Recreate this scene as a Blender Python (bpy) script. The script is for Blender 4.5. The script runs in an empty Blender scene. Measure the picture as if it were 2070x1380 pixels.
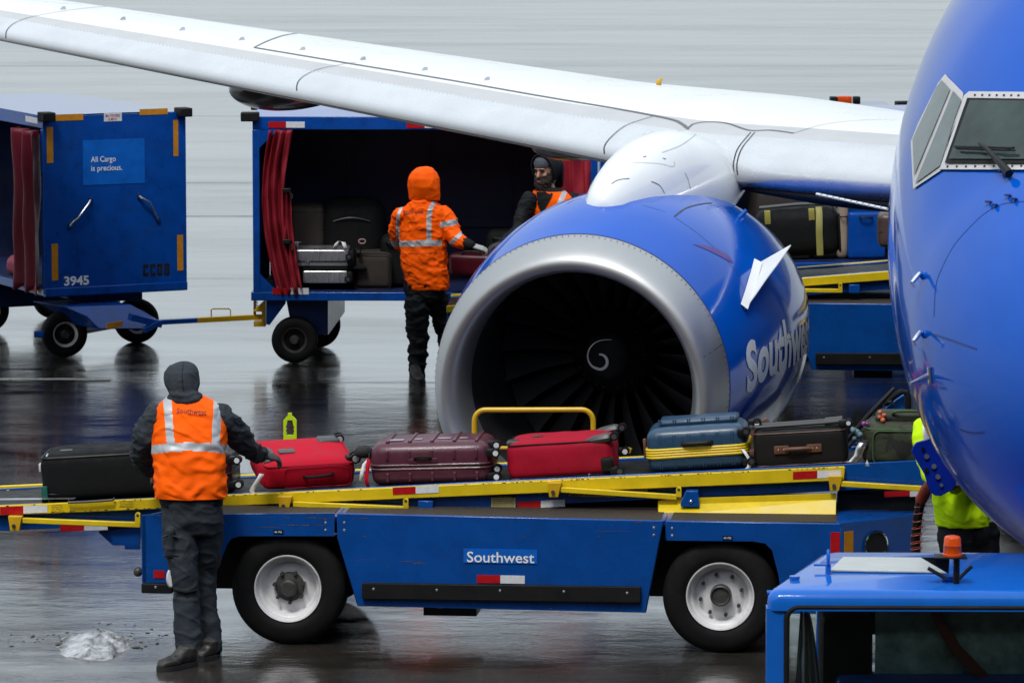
import bpy, bmesh, math, random
from math import sin, cos, pi, radians, atan, sqrt, hypot
from mathutils import Vector, Matrix, noise, geometry
from mathutils.bvhtree import BVHTree
random.seed(7)
sc = bpy.context.scene
COL = sc.collection
# ---------------------------------------------------------------- camera
FPX = 9700.0; HC = 5.27; PITCH = atan(1170/FPX)
cam = bpy.data.cameras.new('camera'); cam.sensor_width = 36; cam.lens = 36*FPX/2070
cam.clip_start = 1; cam.clip_end = 4000
cam.dof.use_dof = True; cam.dof.focus_distance = 29.5; cam.dof.aperture_fstop = 16
camo = bpy.data.objects.new('camera', cam); COL.objects.link(camo)
camo.location = (0, 0, HC); camo.rotation_euler = (pi/2-PITCH, 0, 0)
sc.camera = camo
# ---------------------------------------------------------------- world: overcast sky
world = bpy.data.worlds.new('World'); sc.world = world; world.use_nodes = True
wn = world.node_tree; wn.nodes.clear()
wo = wn.nodes.new('ShaderNodeOutputWorld'); bg = wn.nodes.new('ShaderNodeBackground')
sky = wn.nodes.new('ShaderNodeTexSky'); sky.sky_type = 'NISHITA'; sky.sun_disc = False
sky.sun_elevation = radians(58); sky.sun_rotation = radians(200); sky.air_density = 1.0; sky.dust_density = 4.0; sky.ozone_density = 1.0
mixc = wn.nodes.new('ShaderNodeMix'); mixc.data_type = 'RGBA'; mixc.inputs[0].default_value = 0.80
tcw = wn.nodes.new('ShaderNodeTexCoord'); sepw = wn.nodes.new('ShaderNodeSeparateXYZ')
rampw = wn.nodes.new('ShaderNodeMapRange'); rampw.inputs[1].default_value = 0.0; rampw.inputs[2].default_value = 0.9
rampw.inputs[3].default_value = 7.3; rampw.inputs[4].default_value = 13.5
nzw = wn.nodes.new('ShaderNodeTexNoise'); nzw.inputs['Scale'].default_value = 2.2; nzw.inputs['Detail'].default_value = 5
mrw = wn.nodes.new('ShaderNodeMapRange'); mrw.inputs[1].default_value = .3; mrw.inputs[2].default_value = .7; mrw.inputs[3].default_value = .84; mrw.inputs[4].default_value = 1.12
mulw = wn.nodes.new('ShaderNodeMath'); mulw.operation = 'MULTIPLY'
vsc = wn.nodes.new('ShaderNodeVectorMath'); vsc.operation = 'SCALE'; vsc.inputs[0].default_value = (0.88, 0.985, 1.05)
L = wn.links.new
L(tcw.outputs['Generated'], sepw.inputs[0]); L(sepw.outputs[2], rampw.inputs[0])
L(tcw.outputs['Generated'], nzw.inputs['Vector']); L(nzw.outputs[0], mrw.inputs[0])
L(rampw.outputs[0], mulw.inputs[0]); L(mrw.outputs[0], mulw.inputs[1]); L(mulw.outputs[0], vsc.inputs['Scale'])
L(sky.outputs[0], mixc.inputs[6]); L(vsc.outputs[0], mixc.inputs[7]); L(mixc.outputs[2], bg.inputs[0])
bg.inputs[1].default_value = 0.105; L(bg.outputs[0], wo.inputs[0])
sun = bpy.data.lights.new('sun', 'SUN'); sun.energy = 1.9; sun.angle = radians(14); sun.color = (1, .97, .93)
suno = bpy.data.objects.new('sun', sun); COL.objects.link(suno)
_el, _rt = radians(58), radians(200)
_sd = Vector((sin(_rt)*cos(_el), cos(_rt)*cos(_el), sin(_el)))
suno.rotation_euler = _sd.to_track_quat('Z', 'Y').to_euler(); suno.location = (0, -10, 40)
sc.view_settings.view_transform = 'Standard'; sc.view_settings.look = 'None'
sc.view_settings.exposure = 0.06; sc.view_settings.gamma = 1; sc.view_settings.use_curve_mapping = False
sc.cycles.max_bounces = 7; sc.cycles.diffuse_bounces = 3; sc.cycles.glossy_bounces = 4; sc.cycles.caustics_reflective = False
sc.cycles.caustics_refractive = False

# ---------------------------------------------------------------- helpers: rays
FW = Vector((0, cos(PITCH), -sin(PITCH))); UPV = Vector((0, sin(PITCH), cos(PITCH))); CP = Vector((0, 0, HC))
def ray(px, py):
    return (FW + Vector((1, 0, 0))*((px-1035)/FPX) + UPV*(-(py-690)/FPX)).normalized()
def at(px, py, y):
    r = ray(px, py); return CP + r*(y/r.y)
def atz(px, py, z=0.0):
    r = ray(px, py); return CP + r*((z-HC)/r.z)
class Fr:
    """a thing's own frame: origin on the ground and heading"""
    def __init__(s, o, rz): s.o = Vector(o); s.rz = rz; s.M = Matrix.Translation(s.o) @ Matrix.Rotation(rz, 4, 'Z'); s.I = s.M.inverted()
    def px(s, px, py, yo=0.0):
        c = s.I @ CP; d = s.I.to_3x3() @ ray(px, py); return c + d*((yo-c.y)/d.y)
    def pz(s, px, py, z):
        c = s.I @ CP; d = s.I.to_3x3() @ ray(px, py); return c + d*((z-c.z)/d.z)

# ---------------------------------------------------------------- helpers: materials
def srgb(r, g, b):
    f = lambda c: (c/255/12.92) if c/255 <= .04045 else ((c/255+.055)/1.055)**2.4
    return (f(r), f(g), f(b), 1)
def mat(name, col, rough=.5, metal=0., var=.15, vscale=6., bump=0., bscale=60., coat=0., rvar=.1, dirt=0., dirtcol=(.035, .03, .025, 1), spec=.5, stretch=None, bdetail=3, wet=0., emit=None, dscale=3.1):
    m = bpy.data.materials.new(name); m.use_nodes = True; t = m.node_tree; p = t.nodes['Principled BSDF']
    N = t.nodes.new; K = t.links.new
    col = tuple(col)[:3]
    tc = N('ShaderNodeTexCoord'); mp = N('ShaderNodeMapping'); K(tc.outputs['Object'], mp.inputs[0])
    if stretch: mp.inputs['Scale'].default_value = stretch
    n1 = N('ShaderNodeTexNoise'); n1.inputs['Scale'].default_value = vscale; n1.inputs['Detail'].default_value = 6; n1.inputs['Roughness'].default_value = .6
    K(mp.outputs[0], n1.inputs['Vector'])
    mr = N('ShaderNodeMapRange'); mr.inputs[1].default_value = .3; mr.inputs[2].default_value = .7; mr.inputs[3].default_value = 1-var; mr.inputs[4].default_value = 1+var
    K(n1.outputs[0], mr.inputs[0])
    vs = N('ShaderNodeVectorMath'); vs.operation = 'SCALE'; vs.inputs[0].default_value = col; K(mr.outputs[0], vs.inputs['Scale'])
    out = vs.outputs[0]
    if dirt > 0:
        n2 = N('ShaderNodeTexNoise'); n2.inputs['Scale'].default_value = dscale; n2.inputs['Detail'].default_value = 9; n2.inputs['Roughness'].default_value = .72
        K(mp.outputs[0], n2.inputs['Vector'])
        r2 = N('ShaderNodeMapRange'); r2.inputs[1].default_value = .5; r2.inputs[2].default_value = .74; r2.inputs[3].default_value = 0; r2.inputs[4].default_value = dirt
        K(n2.outputs[0], r2.inputs[0])
        mx = N('ShaderNodeMix'); mx.data_type = 'RGBA'; K(r2.outputs[0], mx.inputs[0]); K(out, mx.inputs[6]); mx.inputs[7].default_value = dirtcol; out = mx.outputs[2]
    K(out, p.inputs['Base Color'])
    r3 = N('ShaderNodeMapRange'); r3.inputs[1].default_value = .3; r3.inputs[2].default_value = .7; r3.inputs[3].default_value = max(.02, rough-rvar*rough*2); r3.inputs[4].default_value = min(1, rough+rvar*rough*2)
    K(n1.outputs[0], r3.inputs[0]); K(r3.outputs[0], p.inputs['Roughness'])
    p.inputs['Metallic'].default_value = metal; p.inputs['Specular IOR Level'].default_value = spec
    if coat: p.inputs['Specular IOR Level'].default_value = spec*max(.05, 1-1.6*coat); p.inputs['Coat Weight'].default_value = coat*.85; p.inputs['Coat Roughness'].default_value = .05
    if bump > 0:
        n3 = N('ShaderNodeTexNoise'); n3.inputs['Scale'].default_value = bscale; n3.inputs['Detail'].default_value = bdetail
        K(mp.outputs[0], n3.inputs['Vector'])
        b = N('ShaderNodeBump'); b.inputs['Strength'].default_value = bump; b.inputs['Distance'].default_value = .01
        K(n3.outputs[0], b.inputs['Height']); K(b.outputs[0], p.inputs['Normal'])
        if coat: K(b.outputs[0], p.inputs['Coat Normal'])
    if emit: p.inputs['Emission Color'].default_value = emit[0]; p.inputs['Emission Strength'].default_value = emit[1]
    return m

# ---------------------------------------------------------------- helpers: mesh building
_boxc = {}
class MB:
    def __init__(s): s.v = []; s.f = []; s.m = []; s.uvs = None
    def add(s, vs, fs, mi=0, M=None):
        o = len(s.v)
        for v in vs: s.v.append(tuple(M @ Vector(v)) if M else tuple(v))
        for f in fs: s.f.append([i+o for i in f]); s.m.append(mi)
        return s
    def box(s, c, size, mi=0, r=0., seg=2, M=None):
        hx, hy, hz = size[0]/2, size[1]/2, size[2]/2
        if r > 0:
            r = min(r, hx*.98, hy*.98, hz*.98)
            bm = bmesh.new(); bmesh.ops.create_cube(bm, size=1)
            for v in bm.verts: v.co = Vector((v.co.x*2*hx, v.co.y*2*hy, v.co.z*2*hz))
            bmesh.ops.bevel(bm, geom=bm.edges[:], offset=r, segments=seg, profile=.5, affect='EDGES')
            vs = [v.co.copy() for v in bm.verts]; bm.verts.index_update(); fs = [[v.index for v in f.verts] for f in bm.faces]; bm.free()
        else:
            vs = [Vector((x, y, z)) for x in (-hx, hx) for y in (-hy, hy) for z in (-hz, hz)]
            fs = [(0, 1, 3, 2), (4, 6, 7, 5), (0, 4, 5, 1), (2, 3, 7, 6), (0, 2, 6, 4), (1, 5, 7, 3)]
        c = Vector(c)
        vs = [(M @ v if M else v)+c for v in vs]
        return s.add(vs, fs, mi)
    def bb(s, x0, x1, y0, y1, z0, z1, mi=0, r=0., seg=2):
        return s.box(((x0+x1)/2, (y0+y1)/2, (z0+z1)/2), (abs(x1-x0), abs(y1-y0), abs(z1-z0)), mi, r, seg)
    def prism(s, poly, y0, y1, mi=0, axis='y', holes=()):
        """poly of (x,z) pairs extruded from y0 to y1 (axis y); axis z: (x,y) pairs extruded in z"""
        loops = [poly]+list(holes); pts = [p for l in loops for p in l]; n = len(pts)
        tr = geometry.tessellate_polygon([[Vector((p[0], p[1], 0)) for p in l] for l in loops])
        if axis == 'y': mk = lambda p, t: (p[0], t, p[1])
        elif axis == 'z': mk = lambda p, t: (p[0], p[1], t)
        else: mk = lambda p, t: (t, p[0], p[1])
        vs = [mk(p, y0) for p in pts]+[mk(p, y1) for p in pts]
        fs = [tuple(t) for t in tr]+[tuple(i+n for i in reversed(t)) for t in tr]
        k = 0
        for l in loops:
            for i in range(len(l)):
                a, b = k+i, k+(i+1) % len(l); fs.append((a, b, b+n, a+n))
            k += len(l)
        return s.add(vs, fs, mi)
    def loft(s, rings, mi=0, cap=True, closed=True, mfun=None):
        n = len(rings[0]); o = len(s.v)
        for r in rings:
            for p in r: s.v.append(tuple(p))
        for j in range(len(rings)-1):
            for i in range(n if closed else n-1):
                a = o+j*n+i; b = o+j*n+(i+1) % n; s.f.append([a, b, b+n, a+n]); s.m.append(mfun(j, i) if mfun else mi)
        if cap and closed:
            s.f.append([o+i for i in reversed(range(n))]); s.m.append(mfun(0, 0) if mfun else mi)
            s.f.append([o+(len(rings)-1)*n+i for i in range(n)]); s.m.append(mfun(len(rings)-2, 0) if mfun else mi)
        return s
    def ell(s, rings, n=20, mi=0, cap=True, p=2.0):
        """rings = (centre, u half vector, v half vector)"""
        out = []
        for c, u, v in rings:
            c, u, v = Vector(c), Vector(u), Vector(v); l = []
            for i in range(n):
                a = 2*pi*i/n; ca, sa = cos(a), sin(a)
                l.append(c+u*(math.copysign(abs(ca)**(2/p), ca))+v*(math.copysign(abs(sa)**(2/p), sa)))
            out.append(l)
        return s.loft(out, mi, cap)
    def tube(s, path, r, n=8, mi=0, flat=1., ref=None, round_ends=False, closed=False):
        P = [Vector(p) for p in path]; R = r if isinstance(r, (list, tuple)) else [r]*len(P)
        if round_ends:
            d0 = (P[0]-P[1]).normalized(); d1 = (P[-1]-P[-2]).normalized()
            P = [P[0]+d0*R[0]*.85, P[0]+d0*R[0]*.5]+P+[P[-1]+d1*R[-1]*.5, P[-1]+d1*R[-1]*.85]
            R = [R[0]*.4, R[0]*.85]+list(R)+[R[-1]*.85, R[-1]*.4]
        rings = []; up = Vector(ref) if ref else None
        for i, p in enumerate(P):
            a = P[i-1] if i > 0 else (P[-1] if closed else p); b = P[(i+1) % len(P)] if (i < len(P)-1 or closed) else p
            t = (b-a).normalized()
            if up is None: up = Vector((0, 0, 1)) if abs(t.z) < .9 else Vector((0, 1, 0))
            sd = t.cross(up)
            if sd.length < 1e-5: sd = t.cross(Vector((1, .1, 0)))
            sd.normalize(); u2 = sd.cross(t).normalized()
            if not ref: up = u2
            rings.append([p+sd*(R[i]*cos(2*pi*k/n))+u2*(R[i]*flat*sin(2*pi*k/n)) for k in range(n)])
        if closed: rings.append(rings[0])
        return s.loft(rings, mi, cap=not closed)
    def revolve(s, prof, c=(0, 0, 0), axis='y', n=40, mi=0, mfun=None, closed=False):
        """prof of (axial, radius)"""
        c = Vector(c); rings = []
        for a, r in prof:
            l = []
            for k in range(n):
                x, y = r*cos(2*pi*k/n), r*sin(2*pi*k/n)
                l.append(c+(Vector((x, a, y)) if axis == 'y' else Vector((x, y, a)) if axis == 'z' else Vector((a, x, y))))
            rings.append(l)
        return s.loft(rings, mi, cap=True, mfun=mfun)
    def cyl(s, a, b, r, n=16, mi=0): return s.tube([a, b], r, n, mi)
    def sph(s, c, r, mi=0, n=12):
        r = Vector(r) if not isinstance(r, (int, float)) else Vector((r, r, r)); rings = []
        for j in range(n+1):
            t = pi*(j+.02)/(n+.04); rings.append([Vector(c)+Vector((r.x*sin(t)*cos(2*pi*k/(n*2)), r.y*sin(t)*sin(2*pi*k/(n*2)), r.z*cos(t))) for k in range(n*2)])
        return s.loft(rings, mi)
    def grid(s, pts, mi=0, mfun=None): return s.loft(pts, mi, cap=False, closed=False, mfun=mfun)
WM = {}
def wm(o):
    return WM.get(o.name, Matrix.Identity(4)) if o else Matrix.Identity(4)
def thing(name, label, cat, fr=None, group=None, kind=None):
    o = bpy.data.objects.new(name, None); COL.objects.link(o); o.empty_display_size = .3
    if fr: o.location = fr.o; o.rotation_euler = (0, 0, fr.rz)
    WM[o.name] = fr.M.copy() if fr else Matrix.Identity(4)
    o['label'] = label; o['category'] = cat
    if group: o['group'] = group
    if kind: o['kind'] = kind
    return o
def thingM(name, label, cat, Mx, group=None):
    o = thing(name, label, cat, None, group); o.matrix_basis = Mx; WM[o.name] = Mx.copy(); return o
def part(name, mb, mats, parent=None, world=False, smooth=35, bev=0., bseg=2, label=None, recalc=True):
    me = bpy.data.meshes.new(name)
    vs = mb.v
    if world and parent:
        I = wm(parent).inverted(); vs = [tuple(I @ Vector(v)) for v in vs]
    me.from_pydata(vs, [], mb.f)
    if not isinstance(mats, (list, tuple)): mats = [mats]
    for m in mats: me.materials.append(m)
    me.polygons.foreach_set('material_index', mb.m)
    if recalc:
        bm = bmesh.new(); bm.from_mesh(me); bmesh.ops.recalc_face_normals(bm, faces=bm.faces[:]); bm.to_mesh(me); bm.free()
    if smooth:
        me.polygons.foreach_set('use_smooth', [True]*len(me.polygons)); me.set_sharp_from_angle(angle=radians(smooth))
    me.update()
    o = bpy.data.objects.new(name, me); COL.objects.link(o)
    if parent: o.parent = parent; WM[o.name] = wm(parent)
    if bev:
        b = o.modifiers.new('bevel', 'BEVEL'); b.width = bev; b.segments = bseg; b.limit_method = 'ANGLE'; b.angle_limit = radians(40); b.harden_normals = False
    if label: o['label'] = label
    return o
def solo(name, mb, mats, label, cat, group=None, **k):
    o = part(name, mb, mats, None, **k); o['label'] = label; o['category'] = cat
    if group: o['group'] = group
    return o
def _ts():
    s = bpy.data.scenes.get('workbench')
    return s if s else bpy.data.scenes.new('workbench')
def _dg():
    t = _ts()
    with bpy.context.temp_override(scene=t, view_layer=t.view_layers[0]):
        dg = bpy.context.evaluated_depsgraph_get(); dg.update()
    return dg
def text_pts(txt, offset=0., res=3, size=1.0, fine=0.):
    """flat letter mesh of a line of text, in its own xy plane: (verts, faces, width)"""
    c = bpy.data.curves.new('letters', 'FONT'); c.body = txt; c.size = size; c.offset = offset; c.resolution_u = res; c.fill_mode = 'FRONT'
    o = bpy.data.objects.new('letters', c); COL.objects.link(o)
    _ts().collection.objects.link(o); COL.objects.unlink(o)
    dg = _dg()
    me = bpy.data.meshes.new_from_object(o.evaluated_get(dg))
    if fine:
        bm = bmesh.new(); bm.from_mesh(me); bmesh.ops.triangulate(bm, faces=bm.faces[:])
        for _ in range(5):
            es = [e for e in bm.edges if e.calc_length() > fine]
            if not es: break
            bmesh.ops.subdivide_edges(bm, edges=es, cuts=1); bmesh.ops.triangulate(bm, faces=bm.faces[:])
        bm.to_mesh(me); bm.free()
    vs = [v.co.copy() for v in me.vertices]; fs = [tuple(p.vertices) for p in me.polygons]
    bpy.data.objects.remove(o); bpy.data.curves.remove(c); bpy.data.meshes.remove(me)
    return vs, fs, max((v.x for v in vs), default=1)
def remeshed(mb, voxel, smooth=4, wr=0., wscale=8., wstretch=(1, 1, 1), seed=0., fac=.5):
    """union of lofted shapes as one continuous skin, with cloth folds of height wr"""
    me = bpy.data.meshes.new('tmp'); me.from_pydata(mb.v, [], mb.f)
    bm = bmesh.new(); bm.from_mesh(me); bmesh.ops.recalc_face_normals(bm, faces=bm.faces[:]); bm.to_mesh(me); bm.free()
    o = bpy.data.objects.new('tmp', me); COL.objects.link(o)
    _ts().collection.objects.link(o); COL.objects.unlink(o)
    r = o.modifiers.new('r', 'REMESH'); r.mode = 'VOXEL'; r.voxel_size = voxel; r.adaptivity = 0
    s = o.modifiers.new('s', 'SMOOTH'); s.iterations = smooth; s.factor = fac
    dg = _dg()
    ev = o.evaluated_get(dg); m2 = bpy.data.meshes.new_from_object(ev)
    out = MB()
    if wr:
        nor = [v.normal.copy() for v in m2.vertices]
        for v in m2.vertices:
            q = Vector((v.co.x*wstretch[0]*wscale+seed, v.co.y*wstretch[1]*wscale, v.co.z*wstretch[2]*wscale))
            w = noise.noise(q+Vector((noise.noise(q*.7)*1.3, 0, 0)))
            rdg = (1-abs(noise.noise(q*.8+Vector((5, seed, 2))))*2.4)
            w2 = noise.noise(q*2.7+Vector((3, 1, seed)))
            rd2 = max(0, 1-abs(noise.noise(Vector((q.x*1.1+q.z*.6, q.y, q.z*1.5+seed)))*6))
            v.co += nor[v.index]*(wr*(w*.8+.5*max(-.6, rdg)-.2+.28*w2+.55*rd2))
    out.v = [tuple(v.co) for v in m2.vertices]; out.f = [list(p.vertices) for p in m2.polygons]; out.m = [0]*len(out.f)
    bpy.data.objects.remove(o); bpy.data.meshes.remove(me); bpy.data.meshes.remove(m2)
    return out
def bvh_of(mb): return BVHTree.FromPolygons([Vector(v) for v in mb.v], [list(f) for f in mb.f])
def cast(bvh, px, py, off=.003, force=False):
    r = ray(px, py); h = bvh.ray_cast(CP, r)
    if h[0] is None:
        q = bvh.find_nearest(CP+r*25)
        if not force or q[0] is None: return None
        return q[0]+q[1]*off, q[1]
    n = h[1] if h[1].dot(r) < 0 else -h[1]
    return h[0]+n*off, n
def sheet_on(bvh, poly, off=.004, step=10, holes=(), thick=0.):
    """a plate that hugs a curved surface; its outline is given in picture points"""
    bm = bmesh.new(); loops = [poly]+list(holes); allv = []
    pts = [p for l in loops for p in l]
    tr = geometry.tessellate_polygon([[Vector((p[0], p[1], 0)) for p in l] for l in loops])
    bv = [bm.verts.new((p[0], p[1], 0)) for p in pts]
    for t in tr:
        try: bm.faces.new([bv[i] for i in t])
        except ValueError: pass
    for _ in range(6):
        es = [e for e in bm.edges if e.calc_length() > step]
        if not es: break
        bmesh.ops.subdivide_edges(bm, edges=es, cuts=1); bmesh.ops.triangulate(bm, faces=bm.faces[:])
    bm.verts.index_update(); mb = MB(); last = None; bad = set()
    for v in bm.verts:
        h = cast(bvh, v.co.x, v.co.y, off)
        if h is None: bad.add(v.index); mb.v.append((0, 0, 0))
        else: mb.v.append(tuple(h[0]))
    for f in bm.faces:
        ids = [v.index for v in f.verts]
        if not any(i in bad for i in ids): mb.f.append(ids); mb.m.append(0)
    bm.free(); return mb
def line_on(bvh, pts, w=.006, off=.002, step=6):
    """thin seam lying on a surface along picture points"""
    P = []; Q = [Vector(p) for p in pts]
    for i in range(len(pts)-1):
        a, b = Q[i], Q[i+1]; n = max(1, int((b-a).length/step)); a0 = Q[i-1] if i else a; b1 = Q[i+2] if i+2 < len(Q) else b
        for k in range(n):
            t = k/n
            P.append(.5*((2*a)+(-a0+b)*t+(2*a0-5*a+4*b-b1)*t*t+(-a0+3*a-3*b+b1)*t**3))
    P.append(Vector(pts[-1])); H = [cast(bvh, p.x, p.y, off) for p in P]; H = [h for h in H if h]
    mb = MB(); l = []; r = []
    for i, (p, n) in enumerate(H):
        a = H[max(0, i-1)][0]; b = H[min(len(H)-1, i+1)][0]; t = (b-a).normalized(); sd = t.cross(n).normalized()
        l.append(p+sd*w/2); r.append(p-sd*w/2)
    mb.grid([l, r]); return mb
def text_on(bvh, txt, p0, p1, hpx, off=.004, bold=.012):
    """lettering on a curved surface from picture point p0 to p1 (baseline), capital height hpx"""
    vs, fs, w = text_pts(txt, bold, fine=.3); p0, p1 = Vector(p0), Vector(p1); d = p1-p0; u = d/w; vv = Vector((d.y, -d.x)).normalized()*(hpx/.7)
    mb = MB(); bad = set()
    for i, v in enumerate(vs):
        q = p0+u*v.x+vv*v.y; h = cast(bvh, q.x, q.y, off)
        if h is None: bad.add(i); mb.v.append((0, 0, 0))
        else: mb.v.append(tuple(h[0]))
    for f in fs:
        if not any(i in bad for i in f): mb.f.append(list(f)); mb.m.append(0)
    return mb
def text_flat(txt, o, ux, uz, width=None, height=None, bold=.012):
    """lettering on a flat panel: o lower left, ux / uz unit directions"""
    vs, fs, w = text_pts(txt, bold); o, ux, uz = Vector(o), Vector(ux), Vector(uz)
    sx = (width/w) if width else height/.7; sy = (height/.7) if height else sx
    mb = MB(); mb.v = [tuple(o+ux*(v.x*sx)+uz*(v.y*sy)) for v in vs]; mb.f = [list(f) for f in fs]; mb.m = [0]*len(fs); return mb

# ---------------------------------------------------------------- materials
BLUE = (.003, .055, .36)
M = {}
M['jet_blue'] = mat('jet_blue_paint', (.0008, .082, .47), .16, var=.05, vscale=3, coat=.62, bump=.006, bscale=3, rvar=.15)
M['cart_blue'] = mat('cart_blue_paint', (.002, .060, .32), .30, var=.16, vscale=7, bump=.02, bscale=25, dirt=.42, dirtcol=(.012, .02, .05, 1), coat=.35)
M['load_blue'] = mat('loader_blue_paint', (.002, .062, .29), .28, var=.12, vscale=5, bump=.015, bscale=20, dirt=.35, dirtcol=(.012, .022, .06, 1), coat=.35)
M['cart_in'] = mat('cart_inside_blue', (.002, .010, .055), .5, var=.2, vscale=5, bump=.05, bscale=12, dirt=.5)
M['dark_blue'] = mat('dark_blue_paint', (.003, .025, .13), .4, var=.2, dirt=.5)
M['tug_blue'] = mat('tractor_blue_paint', (.008, .12, .52), .16, var=.08, coat=.7, bump=.01, bscale=8, dirt=.12)
M['yellow'] = mat('yellow_paint', (.70, .50, .008), .38, var=.10, vscale=9, bump=.02, bscale=30, dirt=.35, dirtcol=(.10, .06, .01, 1), coat=.15)
M['yellow2'] = mat('yellow_paint_old', (.62, .36, .006), .4, var=.14, dirt=.4, dirtcol=(.12, .05, .01, 1))
M['amber'] = mat('amber_tape', (.55, .22, .006), .45, var=.12, vscale=30, dirt=.2)
M['rubber'] = mat('black_rubber', (.005, .005, .0055), .65, spec=.25, var=.25, vscale=9, bump=.08, bscale=60, dirt=.2, dirtcol=(.03, .028, .025, 1))
M['tyre'] = mat('tyre_rubber', (.0055, .0055, .006), .75, spec=.2, var=.3, vscale=14, bump=.08, bscale=70, dirt=.35, dirtcol=(.035, .03, .026, 1))
M['black'] = mat('black_plastic', (.006, .006, .0065), .45, spec=.3, var=.2)
M['white'] = mat('white_paint', (.80, .80, .79), .38, var=.06, dirt=.3, dirtcol=(.30, .28, .25, 1), bump=.02)
M['rim'] = mat('rim_white_paint', (.74, .73, .74), .4, var=.10, vscale=8, dirt=.6, dirtcol=(.25, .22, .20, 1))
M['rim_grey'] = mat('rim_rusty_grey', (.05, .045, .04), .6, var=.3, vscale=20, dirt=.6, dirtcol=(.03, .02, .015, 1))
M['hub'] = mat('hub_grease_grey', (.06, .058, .055), .5, metal=.3, var=.3, vscale=30, dirt=.6)
M['steel'] = mat('bare_steel', (.55, .55, .56), .3, metal=.9, var=.1, dirt=.25)
M['chrome'] = mat('polished_metal', (.85, .85, .86), .12, metal=1, var=.05)
M['wing_white'] = mat('wing_white_paint', (.74, .76, .76), .30, var=.03, vscale=2, dirt=.08, dirtcol=(.55, .56, .56, 1), coat=.3)
M['wing_grey'] = mat('wing_light_grey', (.47, .47, .48), .36, var=.06, vscale=4, metal=.15)
M['slat'] = mat('slat_bare_aluminium', (.74, .74, .76), .27, metal=.85, var=.05, vscale=3, bump=.01, bscale=150, stretch=(1, 1, 1))
M['lip'] = mat('inlet_lip_aluminium', (.42, .425, .43), .44, metal=.85, var=.04, vscale=3, rvar=.04)
M['liner'] = mat('inlet_liner_shaded', (.018, .018, .019), .45, var=.2)  # liner colour darkened to carry the shade inside the inlet
M['fan'] = mat('fan_blade_titanium', (.11, .11, .115), .35, metal=.7, var=.15)
M['seam'] = mat('panel_seam_dark', (.03, .035, .05), .6, var=.1)
M['seam_blue'] = mat('panel_seam_blue', (.003, .03, .2), .5, var=.1)
M['seal_grey'] = mat('grey_seal', (.12, .13, .14), .6, var=.1)
M['red'] = mat('red_reflective_tape', (.42, .004, .008), .35, var=.1, vscale=40)
M['tape_white'] = mat('white_reflective_tape', (.68, .69, .72), .35, var=.08, vscale=40, dirt=.3, dirtcol=(.3, .3, .3, 1))
M['tread'] = mat('brown_anti_slip', (.04, .031, .024), .65, spec=.3, var=.35, vscale=40, bump=.3, bscale=300, dirt=.4)
M['belt'] = mat('belt_rubber', (.008, .008, .009), .55, spec=.3, var=.25, vscale=20, bump=.2, bscale=250)
M['sign'] = mat('sign_light_blue', (.006, .12, .52), .3, var=.14, vscale=8, coat=.4)
M['decal'] = mat('lettering_white', (.86, .87, .88), .35, var=.06)
M['black_decal'] = mat('lettering_black', (.012, .012, .016), .5, var=.1)
M['label_y'] = mat('pale_yellow_label', (.50, .42, .16), .5, var=.1, dirt=.3)
M['rust'] = mat('rust_patch', (.10, .03, .02), .7, var=.4, vscale=40)
M['wglass'] = mat('cockpit_glass', (.022, .036, .034), .1, var=.7, vscale=2.2, coat=.6)
M['wglass2'] = mat('cockpit_side_glass', (.15, .18, .18), .15, var=.2, vscale=3, coat=.6)
M['frame'] = mat('window_frame_paint', (.50, .49, .50), .38, var=.08, dirt=.2, dirtcol=(.3, .28, .26, 1))
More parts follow.
